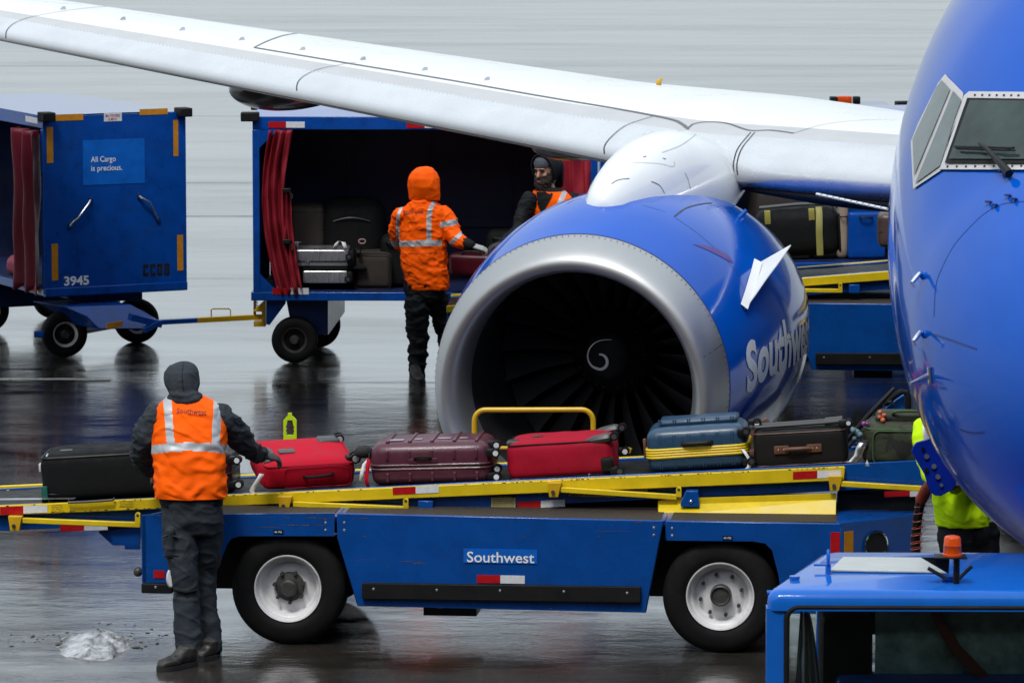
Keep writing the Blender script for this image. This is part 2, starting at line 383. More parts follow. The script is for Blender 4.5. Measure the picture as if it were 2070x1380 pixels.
# ================================================================ apron
def wet_apron():
    m = bpy.data.materials.new('wet_concrete'); m.use_nodes = True; t = m.node_tree; p = t.nodes['Principled BSDF']; N = t.nodes.new; K = t.links.new
    tc = N('ShaderNodeTexCoord')
    def nz(scale, detail=6, rough=.6, vec=None, st=None):
        n = N('ShaderNodeTexNoise'); n.inputs['Scale'].default_value = scale; n.inputs['Detail'].default_value = detail; n.inputs['Roughness'].default_value = rough
        if st:
            mp = N('ShaderNodeMapping'); mp.inputs['Scale'].default_value = st; K(tc.outputs['Object'], mp.inputs[0]); K(mp.outputs[0], n.inputs['Vector'])
        else: K(tc.outputs['Object'], n.inputs['Vector'])
        return n.outputs[0]
    def mr(i, a, b, c, d):
        n = N('ShaderNodeMapRange'); n.inputs[1].default_value = a; n.inputs[2].default_value = b; n.inputs[3].default_value = c; n.inputs[4].default_value = d; K(i, n.inputs[0]); return n.outputs[0]
    def mth(op, a, b=None):
        n = N('ShaderNodeMath'); n.operation = op
        for k, x in enumerate((a, b)):
            if x is None: continue
            if isinstance(x, (int, float)): n.inputs[k].default_value = x
            else: K(x, n.inputs[k])
        return n.outputs[0]
    big = nz(.35, 5, .6, st=(.35, 1, 1)); mid = nz(1.6, 7, .65, st=(.5, 1.4, 1)); fine = nz(28, 6, .7); grit = nz(160, 3, .7)
    base = N('ShaderNodeMix'); base.data_type = 'RGBA'; base.inputs[6].default_value = (.016, .0135, .011, 1); base.inputs[7].default_value = (.050, .043, .036, 1)
    K(mr(mth('ADD', mth('MULTIPLY', mid, .6), mth('MULTIPLY', fine, .4)), .35, .65, 0, 1), base.inputs[0])
    K(base.outputs[2], p.inputs['Base Color'])
    strk = mr(nz(1.0, 7, .62, st=(.10, .55, 1)), .40, .64, 0, 1)
    # puddle mask: film of water with drier ridges between
    wetm = mr(mth('ADD', mth('MULTIPLY', big, .5), mth('MULTIPLY', mid, .5)), .40, .60, 0, 1)
    K(mr(wetm, 0, 1, .03, .12), p.inputs['Roughness'])
    p.inputs['IOR'].default_value = 1.5; K(mr(strk, 0, 1, .70, .38), p.inputs['Specular IOR Level'])
    K(mr(strk, 0, 1, 1.0, .62), p.inputs['Coat Weight']); p.inputs['Coat IOR'].default_value = 1.42
    K(mr(wetm, 0, 1, .02, .10), p.inputs['Coat Roughness'])
    h = mth('ADD', mth('MULTIPLY', nz(3.0, 6, .62, st=(.6, 1.0, 1)), 1.0), mth('MULTIPLY', nz(22, 4, .6), .13))
    b = N('ShaderNodeBump'); K(mr(mth('ADD', mth('MULTIPLY', nz(.55, 4, .6, st=(.3, 1, 1)), .6), mth('MULTIPLY', mid, .4)), .42, .60, .03, .19), b.inputs['Strength']); b.inputs['Distance'].default_value = .05; K(h, b.inputs['Height'])
    b2 = N('ShaderNodeBump'); b2.inputs['Distance'].default_value = .004; K(mr(wetm, 0, 1, .04, .45), b2.inputs['Strength']); K(grit, b2.inputs['Height']); K(b.outputs[0], b2.inputs['Normal'])
    K(b2.outputs[0], p.inputs['Normal']); K(b.outputs[0], p.inputs['Coat Normal'])
    return m
M['apron'] = wet_apron()
mb = MB(); S = 1500; mb.add([(-S, -S, 0), (S, -S, 0), (S, S, 0), (-S, S, 0)], [(0, 1, 2, 3)])
ap = part('apron', mb, M['apron'], smooth=0); ap['kind'] = 'structure'
M['joint'] = mat('joint_tar', (.02, .018, .016), .35, var=.3)
M['pale_line'] = mat('worn_white_marking', (.42, .41, .38), .3, var=.3, vscale=12, dirt=.7, dirtcol=(.12, .1, .09, 1))
mb = MB()
def joint(y0, y1, w, x0=-40, x1=40, z=.004):
    n = 60; l = []; r = []
    for i in range(n+1):
        x = x0+(x1-x0)*i/n; y = y0+(y1-y0)*i/n; k = w*(.6+.7*noise.noise((x*1.3, y, 0))) ; l.append((x, y-k/2, z)); r.append((x, y+k/2, z))
    mb.grid([l, r])
yj = atz(430, 437).y; joint(yj, yj, .07)
for k, (px, py) in enumerate(((430, 563), (430, 773), (200, 60))): y = atz(px, py).y; joint(y+.1, y-.1, .035)
for y in (27.2, 33.3, 60.5, 72, 84): joint(y, y-.2, .05)
jo = part('pavement_joint', mb, M['joint'], ap, smooth=0); jo['kind'] = 'stuff'
mb = MB(); a = atz(0, 768); y = a.y
mb.add([(-9, y-.05, .008), (-3.45, y-.05, .008), (-3.45, y+.08, .008), (-9, y+.08, .008)], [(0, 1, 2, 3)])
part('painted_line', mb, M['pale_line'], ap, smooth=0)
# heap of melting snow
c = atz(190, 1305); mb = MB(); R = []
nn = 90
for j in range(36):
    t = j/35; l = []
    for i in range(nn):
        a_ = 2*pi*i/nn; rr = (1-t)**.75
        rr *= 1+.34*noise.noise((cos(a_)*1.6, sin(a_)*1.6, 3.1))+.16*noise.noise((cos(a_)*4, sin(a_)*4, t*2))+.05*noise.noise((cos(a_)*15, sin(a_)*15, t*9))
        z = .078*(t**.9)*(1+.5*noise.noise((cos(a_)*2+t*2, sin(a_)*2, 7)))
        l.append((c.x+.0+.235*rr*cos(a_)+.04*t, c.y+.42*rr*sin(a_), max(-.004, (z+.010*noise.noise((rr*6*cos(a_), rr*6*sin(a_), 1))+.006*noise.noise((rr*22*cos(a_), rr*22*sin(a_), 1)))*min(1, t*4))-(.01 if j == 0 else 0)))
    R.append(l)
mb.loft(R)
def snow_mat():
    m = mat('dirty_snow', (.44, .46, .49), .6, var=.3, vscale=14, bump=.7, bscale=110, dirt=1., dirtcol=(.05, .045, .042, 1), dscale=7.5); 
    for n in m.node_tree.nodes:
        if n.type == 'MAP_RANGE' and abs(n.inputs[1].default_value-.5) < 1e-4: n.inputs[1].default_value = .44; n.inputs[2].default_value = .66
    return m
M['snow'] = snow_mat()
solo('snow_heap', mb, M['snow'], 'small dirty heap of melting snow on the wet ground beside the worker', 'snow')
mb = MB(); M['slush'] = mat('grey_slush', (.05, .047, .043), .35, var=.5, vscale=60, bump=.5, bscale=120)
for k in range(90):
    g = random.gauss
    px = 190+g(0, 75) if k < 100 else random.uniform(0, 40); py = 1290+g(0, 14)-(px-190)*.03 if k < 100 else random.uniform(1285, 1340)
    q = atz(px, py); r_ = random.uniform(.003, .007) if k % 9 else .011; mb.sph((q.x, q.y, r_*.2), (r_*random.uniform(1, 2.6), r_*random.uniform(1.5, 3.), r_*.5), n=4)
so = part('slush_crumbs', mb, M['slush']); so['label'] = 'grey slush crumbs scattered round the snow heap'; so['category'] = 'slush'; so['kind'] = 'stuff'

# ================================================================ terminal behind the viewpoint (mirrored in the wet ground and the paint)
tm = thing('terminal_building', 'long dark glazed terminal facade facing the aircraft stand, behind the viewpoint', 'building')
mb = MB(); mb.bb(-75, 75, -14, -2.0, 0, 16); part('wall', mb, mat('terminal_dark_cladding', (.035, .036, .04), .6, var=.1), tm, smooth=0)
M['tglass'] = mat('terminal_dark_glass', (.012, .014, .017), .08, var=.2, coat=.5)
for k in range(30):
    x = -75+5*k
    for z0, z1 in ((.6, 3.4), (5.9, 10.2), (11, 15)): mb = MB(); mb.bb(x+.15, x+4.85, -2.0, -1.96, z0, z1); part('window', mb, M['tglass'], tm, smooth=0)
jb = thing('jet_bridge', 'grey passenger bridge reaching from the terminal to the left-hand door of the airplane', 'jet bridge')
M['bridge'] = mat('bridge_grey_panel', (.10, .105, .11), .5, var=.1)
def beam_between(a, b, w, z0, z1, name, m):
    a, b = Vector(a), Vector(b); u = (b-a).normalized(); s = Vector((u.y, -u.x, 0)); mb = MB(); mb.loft([[a+s*x+Vector((0, 0, z)) for x, z in ((-w, z0), (w, z0), (w, z1), (-w, z1))], [b+s*x+Vector((0, 0, z)) for x, z in ((-w, z0), (w, z0), (w, z1), (-w, z1))]]); return part(name, mb, m, jb, smooth=0)
beam_between((17, -2, 0), (11.5, 14, 0), 1.6, 3.0, 6.0, 'outer_tunnel', M['bridge']); beam_between((11.5, 14, 0), (8.8, 23, 0), 1.4, 2.8, 5.7, 'inner_tunnel', M['bridge'])
for k in range(12):
    f = k/12; p = Vector((17-5.5*f, -2+16*f, 0)); mb = MB(); mb.box((p.x, p.y, 4.5), (3.5, .1, 3.2)); part('tunnel_rib', mb, M['bridge'], jb, smooth=0)
mb = MB(); mb.box((8.2, 24.2, 4.2), (2.8, 2.4, 3.2), r=.1); part('bridge_cab', mb, M['bridge'], jb, smooth=0)
for x, y in ((11.0, 17), (13.4, 17.6)): mb = MB(); mb.tube([(x, y, 0), (x, y, 3.0)], .18, 12); part('bridge_leg', mb, M['bridge'], jb)
# ================================================================ airplane
YAW = radians(17)
NT = Vector((2.54, 20.0, 0))
pf = Fr(NT, -YAW)            # local x = to the right of the picture, local y = aft, z up
plane = thing('airplane', 'blue twin-engined passenger jet with white wing, nose at the right edge of the photo', 'airplane', pf)
# s, half width, z top, z bottom, z of widest
SEC = [(0.0, .02, 2.56, 2.50, 2.53), (.04, .20, 2.74, 2.33, 2.53), (.12, .36, 2.90, 2.18, 2.54), (.3, .57, 3.10, 2.02, 2.55), (.6, .82, 3.33, 1.84, 2.58), (1.0, 1.06, 3.55, 1.68, 2.63),
       (1.3, 1.19, 3.70, 1.58, 2.68), (1.6, 1.30, 3.93, 1.51, 2.75), (2.0, 1.42, 4.26, 1.43, 2.84), (2.4, 1.52, 4.53, 1.38, 2.90), (3.0, 1.64, 4.80, 1.32, 2.97), (3.8, 1.75, 5.00, 1.28, 3.03),
       (4.8, 1.83, 5.14, 1.26, 3.08), (6.0, 1.87, 5.22, 1.25, 3.10), (7.5, 1.88, 5.25, 1.25, 3.12), (20., 1.88, 5.25, 1.25, 3.12), (24, 1.75, 5.22, 1.6, 3.3), (28, 1.2, 5.15, 2.6, 3.8), (32, .5, 4.95, 3.9, 4.4), (33.6, .12, 4.8, 4.5, 4.65)]
def interp(tab, s):
    """monotone-ish Catmull-Rom through the table"""
    n = len(tab)
    if s <= tab[0][0]: return tab[0][1:]
    for i in range(n-1):
        if s <= tab[i+1][0]:
            h = tab[i+1][0]-tab[i][0]; t = (s-tab[i][0])/h; out = []
            for k in range(1, len(tab[0])):
                p1, p2 = tab[i][k], tab[i+1][k]
                m1 = (p2-tab[i-1][k])/(tab[i+1][0]-tab[i-1][0]) if i > 0 else (p2-p1)/h
                m2 = (tab[i+2][k]-p1)/(tab[i+2][0]-tab[i][0]) if i < n-2 else (p2-p1)/h
                out.append((2*t**3-3*t*t+1)*p1+(t**3-2*t*t+t)*h*m1+(-2*t**3+3*t*t)*p2+(t**3-t*t)*h*m2)
            return out
    return tab[-1][1:]
def fus_ring(s, n=96):
    w, zt, zb, zm = interp(SEC, s); l = []
    for i in range(n):
        a = 2*pi*i/n; ca, sa = cos(a), sin(a); p = 2.0
        zm2 = zm+.14*min(1, s/3)
        z = zm2+((zt-zm2) if sa > 0 else (zm2-zb))*math.copysign(abs(sa)**(2/p), sa)
        l.append((w*math.copysign(abs(ca)**(2/p), ca), s, z))
    return l
ss = [0, .01, .03, .06, .1, .15, .2]+[.2+.1*k for k in range(1, 79)]+[8+.5*k for k in range(1, 52)]
fus = MB(); fus.loft([fus_ring(s) for s in ss])
part('fuselage', fus, M['jet_blue'], plane, smooth=60)
fw = MB(); fw.v = [tuple(pf.M @ Vector(v)) for v in fus.v]; fw.f = fus.f; fw.m = fus.m
FB = bvh_of(fw)
# cockpit windows
SU = Vector((.2, .3, .9))
def onfus(name, poly, m, off, parent=plane, holes=(), step=9, label=None): return part(name, sheet_on(FB, poly, off, step, holes), m, parent, world=True, smooth=50, recalc=False, label=label)
A3 = [(1908, 165), (1925, 184), (1853, 357), (1850, 284), (1897, 180)]
A2 = [(1931, 187), (1948, 206), (1935, 240), (1905, 338), (1855, 373)]
OUT = [(1913, 152), (1950, 190), (1946, 220), (1922, 280), (1905, 346), (1849, 383), (1844, 288), (1858, 252), (1899, 170)]
w2 = onfus('side_window', OUT, M['frame'], .008)
onfus('pane', A3, M['wglass2'], .014, w2); onfus('pane', A2, M['wglass2'], .014, w2)
w1o = [(1962, 188), (2100, 190), (2230, 196), (2236, 352), (2100, 349), (2070, 347), (1903, 345), (1916, 310), (1942, 232), (1952, 196)]
w1g = [(1961, 203), (2218, 209), (2222, 341), (2070, 337), (1916, 334)]
w1p = [(1968, 209), (2212, 214), (2216, 334), (2070, 330), (1926, 327)]
wn1 = onfus('windshield', w1o, M['frame'], .012)
onfus('gasket', w1g, M['rubber'], .020, wn1); onfus('pane', w1p, M['wglass'], .026, wn1)
mb = MB()
for k in range(11):
    for (yy, x0) in ((196, 1975), (340, 1920)):
        h = cast(FB, x0+k*14.5+(0 if yy < 300 else k*4), yy+.2*k*(1 if yy < 300 else .3), .014)
        if h: mb.sph(h[0], .006, n=4)
rv = part('rivets', mb, M['seam'], wn1, world=True); rv['kind'] = 'stuff'
# wiper
def fp(px, py, off): return cast(FB, px, py, off)[0]
mb = MB(); mb.tube([fp(1946+k*9.6, 309+k*.55, .05) for k in range(13)], .006, 6); mb.tube([fp(1946+k*9.6, 311+k*.55, .04) for k in range(13)], .004, 6)
wp = part('wiper', mb, M['black'], plane, world=True)
mb = MB(); mb.tube([fp(1996, 306, .06), fp(2012, 322, .075), fp(2028, 340, .07), fp(2040, 352, .05), fp(2047, 362, .03)], [.008, .010, .012, .018, .022], 8)
part('wiper_arm', mb, M['black'], wp, world=True)
# seams, probes
def seam(pts, w=.006, m=None, off=.0015, name='panel_seam'): return part(name, line_on(FB, pts, w, off), m or M['seam_blue'], plane, world=True, smooth=0, recalc=False)
seam([(1888, 640), (1892, 577), (1905, 540), (1928, 497), (1960, 460), (1990, 432), (2020, 415), (2050, 409), (2100, 405)], .006)
seam([(1885, 675), (1900, 680), (1930, 690), (1975, 706)], .008)
seam([(1940, 868), (1965, 875), (1990, 873)], .008)
for (a, b) in (((1843, 572), (1862, 555)), ((1846, 690), (1864, 673))):
    mb = MB(); q = cast(FB, b[0]+6, b[1]+2, 0, True); n = q[1]
    tip = at(a[0], a[1], q[0].y-.10); el = at(b[0]-3, b[1]-2, q[0].y-.02)
    mb.tube([q[0], q[0].lerp(el, .6)], [.022, .012], 8, 1); mb.tube([q[0].lerp(el, .6), el], .011, 8, 1); mb.tube([el, el.lerp(tip, .5), tip], [.010, .011, .008], 8, 0)
    mb.tube([tip, tip+Vector((.012, 0, -.02))], .006, 6, 0)
    part('pitot_probe', mb, [M['chrome'], M['tug_blue']], plane, world=True)
mb = MB(); q = cast(FB, 1880, 758, 0, True)[0]; mb.tube([q, at(1840, 775, q.y-.1)], [.016, .006], 8, 0); mb.tube([at(1878, 742, q.y-.02), at(1880, 775, q.y-.02)], .009, 6, 0)
part('vane_probe', mb, [M['steel']], plane, world=True)
for (x, y) in ((2001, 411), (2013, 417), (2040, 398), (2052, 405), (2028, 350)):
    mb = MB(); h = cast(FB, x, y, .012)[0]; mb.box(h, (.03, .03, .008), r=.003); part('drain_fairing', mb, M['seam_blue'], plane, world=True)
for (x, y, r_) in ((1846, 136, .026), (1862, 112, .022)):
    h = cast(FB, x, y, .0, True); mb = MB(); mb.tube([h[0]-h[1]*.03, h[0]+h[1]*.045], [r_, r_*.6], 8); mb.tube([h[0]+h[1]*.03+SU*-.05, h[0]+h[1]*.03+SU*.05], .010, 6); part('antenna', mb, M['tug_blue'], plane, world=True)
# hanging ground-power door with its row of lamps
dfr = 26.12
P = lambda x, y, d=dfr: at(x, y, d)
poly = [(1846, 902), (1852, 894), (1884, 884), (1893, 886), (1932, 966), (1934, 978), (1926, 990), (1901, 1002), (1889, 1001), (1880, 994), (1868, 958), (1842, 912)]
mb = MB(); A = [P(*p) for p in poly]; nrm = Vector((.1, .99, 0)); B = [a_+nrm*.02 for a_ in A]
nA = len(A); mb.add(A+B, [tuple(range(nA)), tuple(range(2*nA-1, nA-1, -1))]+[(i, (i+1) % nA, nA+(i+1) % nA, nA+i) for i in range(nA)])
pd = part('power_door', mb, mat('door_blue', (.003, .02, .30), .3, var=.1, coat=.4), plane, world=True, bev=.004)
for (x, y, r_, mm) in ((1866, 906, .010, 'black'), (1873, 922, .014, 'steel'), (1888, 942, .014, 'steel'), (1873, 949, .012, 'black'), (1896, 963, .014, 'steel'), (1903, 980, .010, 'steel')):
    mb = MB(); c = P(x, y, dfr-.004); mb.tube([c, c+Vector((0, -.008, 0))], r_, 14); part('door_lamp', mb, M[mm], pd, world=True)
for (x, y) in ((1893, 890), (1928, 965)):
    a_ = at(x, y, dfr+.01); n_ = FB.find_nearest(a_)[0]; mb = MB(); mb.tube([a_, a_.lerp(n_, .5)+Vector((0, 0, -.01)), n_], .012, 6); part('hinge', mb, M['seam_blue'], pd, world=True)
# nose gear
mb = MB(); mb.tube([(0, 4.3, 1.4), (0, 4.3, .32)], .07, 14); mb.tube([(0, 4.3, .9), (0, 5.4, 1.5)], .04, 10); mb.tube([(-.2, 4.3, .33), (.2, 4.3, .33)], .05, 12); ng = part('nose_gear', mb, M['steel'], plane)
for sx in (-.2, .2):
    mb = MB(); mb.revolve([(-.09, .12), (-.09, .25), (-.06, .32), (.06, .32), (.09, .25), (.09, .12)], (0, 0, 0), 'x', 32); mb.v = [(v[0]+sx, v[1]+4.3, v[2]+.33) for v in mb.v]; part('wheel', mb, M['tyre'], ng)

# ---------------------------------------------------------------- wing
P0 = Vector((1.22, 32.6, 0)); LD = Vector((-.713, .700, 0)).normalized(); BD = Vector((sin(YAW), cos(YAW), 0))
def chord(t):
    tab = [(-4.6, 8.4), (-3, 7.4), (0, 5.6), (1.3, 4.75), (7.36, 3.2), (13.6, 1.6), (13.9, 1.5)]
    for i in range(len(tab)-1):
        if t <= tab[i+1][0] or i == len(tab)-2:
            a, b = tab[i], tab[i+1]; return a[1]+(b[1]-a[1])*(t-a[0])/(b[0]-a[0])
def zle(t): return 2.50+.0855*t if t > 0 else 2.50-.012*t
def wing_pt(t, x, up, off=0.):
    """x fraction of chord, up True for the upper skin"""
    c = chord(t); tk = .125 if t > 0 else .125+.009*t
    yt = tk/.2*(.2969*sqrt(max(x, 0))-.1260*x-.3516*x*x+.2843*x**3-.1036*x**4); cb = .016*4*x*(1-x)
    z = cb+yt if up else cb-yt*((.52 if t > 0 else min(.82, .52-.2*t))+.4*math.exp(-x/.01))
    inc = radians(1.2+(2.1*-t if t < 0 else 0))
    p = P0+LD*t+BD*(x*c)+Vector((0, 0, zle(t)+(z)*c-x*c*sin(inc)))
    if off: p = p+Vector((0, 0, off if up else -off))
    return p
def t_at(px, x=0., up=True):
    lo, hi = -4.5, 13.5
    for _ in range(40):
        m = (lo+hi)/2; q = wing_pt(m, x, up); v = q-CP; d = v.dot(FW); X = 1035+FPX*v.x/d
        if X > px: lo = m
        else: hi = m
    return (lo+hi)/2
XU = [0, .002, .006, .012, .02, .03, .045, .06, .075, .09, .105, .13, .16, .2, .25, .3, .36, .43, .5, .6, .7, .8, .9, 1.]
XL = [.9, .75, .6, .45, .3, .2, .14, .10, .07, .045, .028, .015, .006, .002]
ts = [-4.6+.25*k for k in range(75)]
def sect(t): return [wing_pt(t, x, True) for x in XU]+[wing_pt(t, x, False) for x in XL]
SLX = .105; GRX = .062
nU = len(XU)
def wmat(j, i):
    if i < nU-1:
        x = (XU[i]+XU[i+1])/2
        if x < GRX: return 0
        if x < SLX: return 1
        return 2
    k = i-nU
    if k < 0: return 2
    x = XL[min(k+1, len(XL)-1)]
    return 0 if x < .012 else 3
wing = MB(); wing.loft([sect(t) for t in ts], mfun=wmat)
M['wing_under'] = mat('wing_underside_grey', (.16, .165, .18), .3, var=.06, coat=.3)
part('wing', wing, [M['slat'], M['wing_grey'], M['wing_white'], M['wing_under']], plane, world=True, smooth=30)
wingo = bpy.data.objects['wing']; WB = bvh_of(wing)
def wline(pts, w, m, name='panel_seam', off=.003):
    """pts of (t, x, upper)"""
    P_ = []
    for i in range(len(pts)-1):
        a, b = pts[i], pts[i+1]
        for k in range(14):
            f = k/14; P_.append(wing_pt(a[0]+(b[0]-a[0])*f, a[1]+(b[1]-a[1])*f, a[2] if a[2] == b[2] else a[2], off))
    P_.append(wing_pt(*pts[-1], off)); mb = MB(); l, r = [], []
    for i, p in enumerate(P_):
        t = (P_[min(i+1, len(P_)-1)]-P_[max(i-1, 0)]).normalized(); sd = t.cross(Vector((0, 0, 1)))
        if abs(t.z) > .6: sd = LD.copy()
        sd.normalize(); l.append(p+sd*w/2); r.append(p-sd*w/2)
    mb.grid([l, r]); return part(name, mb, m, wingo, world=True, smooth=0, recalc=False)
part('slat_seam', line_on(WB, [(515, 97), (700, 128), (900, 161), (1100, 196), (1250, 221), (1330, 236), (1370, 246), (1390, 260)], .024, .004, 12), M['seal_grey'], wingo, world=True, smooth=0, recalc=False)
part('slat_seam', line_on(WB, [(513, 97), (545, 82), (580, 71), (625, 66)], .014, .004, 5), M['seal_grey'], wingo, world=True, smooth=0, recalc=False)
part('slat_seam', line_on(WB, [(1390, 262), (1400, 252), (1430, 247), (1470, 250), (1515, 264), (1560, 264), (1605, 270)], .014, .004, 5), M['seal_grey'], wingo, world=True, smooth=0, recalc=False)
part('panel_seam', line_on(WB, [(1605, 270), (1650, 256), (1700, 247), (1760, 243), (1815, 243)], .006, .004, 8), M['seal_grey'], wingo, world=True, smooth=0, recalc=False)
for pts in (([(12, 78), (14, 62), (30, 47), (60, 36), (100, 28), (160, 19), (215, 14)]), ([(600, 184), (601, 170), (612, 156), (640, 142), (690, 131), (720, 127)]), ([(1222, 312), (1222, 296), (1235, 278), (1262, 256), (1290, 245), (1320, 236)]), ([(1484, 352), (1483, 330), (1492, 300), (1518, 268)]), ([(1491, 354), (1490, 330), (1500, 300), (1526, 268)])):
    part('slat_joint', line_on(WB, pts, .007, .004, 4), M['seam'], wingo, world=True, smooth=0, recalc=False)
M['vg'] = mat('vortex_tab_grey', (.45, .47, .48), .5)
for (x, y) in ((120, 20), (241, 41), (361, 62), (481, 82), (604, 102), (726, 122), (851, 143), (977, 163)):
    h = cast(WB, x, y, 0)
    if h:
        mb = MB(); b_ = h[0]; u = BD*.07; mb.prism([(0, 0), (.06, 0), (.052, .030), (.026, .028)], -.005, .005)
        R_ = Matrix.Rotation(radians(35), 3, 'Z'); mb.v = [tuple(b_+R_ @ Vector(v)-Vector((0, 0, .004))) for v in mb.v]; part('vortex_tab', mb, M['vg'], wingo, world=True, smooth=0)
h = cast(WB, 1334, 172, 0)
q = at(1334, 172, h[0].y if h else 34.8)
mb = MB(); mb.tube([q+Vector((0, .1, -.05)), q+Vector((-.01, 0, .02)), q+Vector((.015, -.01, .05))], [.02, .02, .008], 8); part('tie_hook', mb, M['yellow2'], plane, world=True)
# rivets lines along slat
mb = MB()
t0, t1 = t_at(1220, .03), t_at(40, .03)
for k in range(150):
    t = t0+(t1-t0)*k/150
    for x in (.058,):
        p = wing_pt(t, x, True, .0); mb.sph(p, .0035, n=3)
rv = part('rivet_row', mb, M['vg'], wingo, world=True)
rv['kind'] = 'stuff'
# flap fairings under the wing
M['fairing'] = mat('fairing_grey', (.24, .235, .24), .2, var=.12, vscale=3, coat=.6, metal=.3)
def fairing(px, py, d, rx, rz, ln):
    c = at(px, py, d)-BD*(ln*.42); mb = MB(); R_ = []
    for k in range(25):
        u = -1+2*k/24; u2 = u if u < 0 else u; r_ = sqrt(max(0, 1-abs(u)**2.2))+.001; p = c+BD*(ln*(u+1)/2)+Vector((0, 0, -.15*rz*u))
        R_.append((p, Vector((cos(YAW), -sin(YAW), 0))*rx*r_, Vector((0, 0, rz*r_))))
    mb.ell(R_, 28); return part('flap_fairing', mb, M['fairing'], wingo, world=True)
fairing(572, 176, 38.8, .33, .20, 2.2); fairing(1190, 284, 36.3, .33, .15, 2.6)
mb = MB(); A_ = [at(1650, 392, 31.6), at(1795, 423, 30.9)]
for k in range(12):
    p = A_[0].lerp(A_[1], (k+.1)/12); q2 = A_[0].lerp(A_[1], (k+.9)/12); mb.tube([p, q2], .010, 6)
part('root_seal', mb, M['wing_white'], wingo, world=True)
tk0, tk1 = t_at(1500, .02, False), t_at(1900, .02, False)
mb = MB(); mb.tube([wing_pt(tk0+(tk1-tk0)*k/12, .022+.004*k/12, False)+Vector((0, 0, -.012)) for k in range(13)], [.008]+[.022+.026*min(1, k/4) for k in range(12)], 12); part('kruger_flap', mb, mat('kruger_dark', (.008, .009, .012), .4, spec=.3), wingo, world=True)

# ---------------------------------------------------------------- engine
EO = Vector((.375, 30.0, 1.465)); EYAW = radians(16.6); EB = Vector((sin(EYAW), cos(EYAW), 0)); EX = Vector((cos(EYAW), -sin(EYAW), 0))
COWL = [(.0, .842), (.012, .868), (.03, .886), (.06, .905), (.1, .922), (.16, .941), (.235, .958), (.4, .982), (.6, 1.004), (.85, 1.022), (1.1, 1.033), (1.4, 1.04), (1.7, 1.035), (2.0, 1.015), (2.3, .98), (2.6, .925), (2.85, .87), (3.0, .83)]
def rad(tab, s):
    if s <= tab[0][0]: return tab[0][1]
    for i in range(len(tab)-1):
        if s <= tab[i+1][0]:
            a, b = tab[i], tab[i+1]; return a[1]+(b[1]-a[1])*(s-a[0])/(b[0]-a[0])
    return tab[-1][1]
def epoint(s, r, ph, fl=1.):
    """ph from the top, positive to the right of the picture; flattened underside"""
    c, sn = cos(ph), sin(ph)
    k = 1.
    if c < 0: k = 1-.095*fl*(-c)**1.5
    side = 1+.012*fl*abs(sn)
    return EO+EB*s+EX*(r*sn*side)+Vector((0, 0, r*c*k-.165*max(0, 1-s/1.0)**1.3))
def esurf(prof, n=160, fl=1.):
    mb = MB(); mb.loft([[epoint(s, r, 2*pi*i/n, fl*f) for i in range(n)] for s, r, f in prof], cap=False); return mb
SIL = .235
cowlp = [(s, r, 1) for s, r in COWL if s > SIL+.001]; cowlp = [(SIL, rad(COWL, SIL), 1)]+cowlp
cw = esurf(cowlp); cowl = part('engine_cowl', cw, M['jet_blue'], plane, world=True, smooth=60)
full = esurf([(s, r, 1) for s, r in COWL]); EBV = bvh_of(full)
inner = [(.235, .958), (.16, .941), (.1, .922), (.06, .905), (.03, .886), (.012, .868), (0, .842), (.004, .822), (.02, .800), (.05, .778), (.09, .760), (.14, .746), (.2, .738), (.26, .735)]
lp = esurf([(s, r, 1 if k < 7 else max(.3, 1-(k-6)*.07)) for k, (s, r) in enumerate(inner)])
part('inlet_lip', lp, M['lip'], cowl, world=True, smooth=60)
bar = esurf([(.26, .735, .46), (.4, .738, .35), (.6, .748, .2), (.8, .762, .1), (1.0, .775, 0), (1.5, .775, 0)])
part('inlet_duct', bar, M['liner'], cowl, world=True, smooth=60)
mb = MB()
for s_, r_, wv in ((.62, .748, .006), (.8, .761, .010)):
    mb.loft([[epoint(s_, r_-.003, 2*pi*i/96, .15) for i in range(96)], [epoint(s_+wv, r_-.003, 2*pi*i/96, .15) for i in range(96)]], cap=False)
part('duct_seam', mb, M['hub'], cowl, world=True, smooth=60)
# seam round the lip with small rivets
mb = MB(); mb.loft([[epoint(SIL, .9605, 2*pi*i/128) for i in range(128)], [epoint(SIL+.010, .9615, 2*pi*i/128) for i in range(128)]], cap=False)
part('lip_seam', mb, M['seam_blue'], cowl, world=True, smooth=60)
mb = MB()
for k in range(150): mb.sph(epoint(SIL-.025, .9565, 2*pi*k/150), .0035, n=3)
rv = part('rivet_row', mb, M['hub'], cowl, world=True); rv['kind'] = 'stuff'
mb = MB()
for ph in (radians(-78), radians(72)):
    mb.grid([[epoint(s, rad([(a, b) for a, b in COWL], s)+.001, ph-.002) for s in (.0, .03, .08, .15, .235)], [epoint(s, rad(COWL, s)+.001, ph+.002) for s in (.0, .03, .08, .15, .235)]])
part('lip_joint', mb, M['hub'], cowl, world=True, smooth=0)
EC = EO+Vector((0, 0, .0))
fanhub = MB(); fanhub.revolve([(1.3, .30), (1.02, .275), (.98, .25), (.90, .20), (.86, .165), (.83, .155), (.815, .14), (.80, .12), (.785, .07), (.78, .02)], (0, 0, 0), 'y', 48)
RE = Matrix.Translation(EO) @ Matrix.Rotation(-EYAW, 4, 'Z')
fanhub.v = [tuple(RE @ Vector(v)) for v in fanhub.v]
M['spin'] = mat('spinner_dark', (.008, .008, .009), .6, spec=.2, var=.3, vscale=10, dirt=.3, dirtcol=(.05, .045, .04, 1))
part('spinner', fanhub, M['spin'], cowl, world=True, smooth=50)
mb = MB()
for k in range(28):
    a = 2*pi*k/28; c = RE @ Vector((.228*sin(a), .935, .228*cos(a))); mb.sph(c, .0055, n=4)
rv = part('spinner_bolts', mb, M['hub'], cowl, world=True); rv['kind'] = 'stuff'
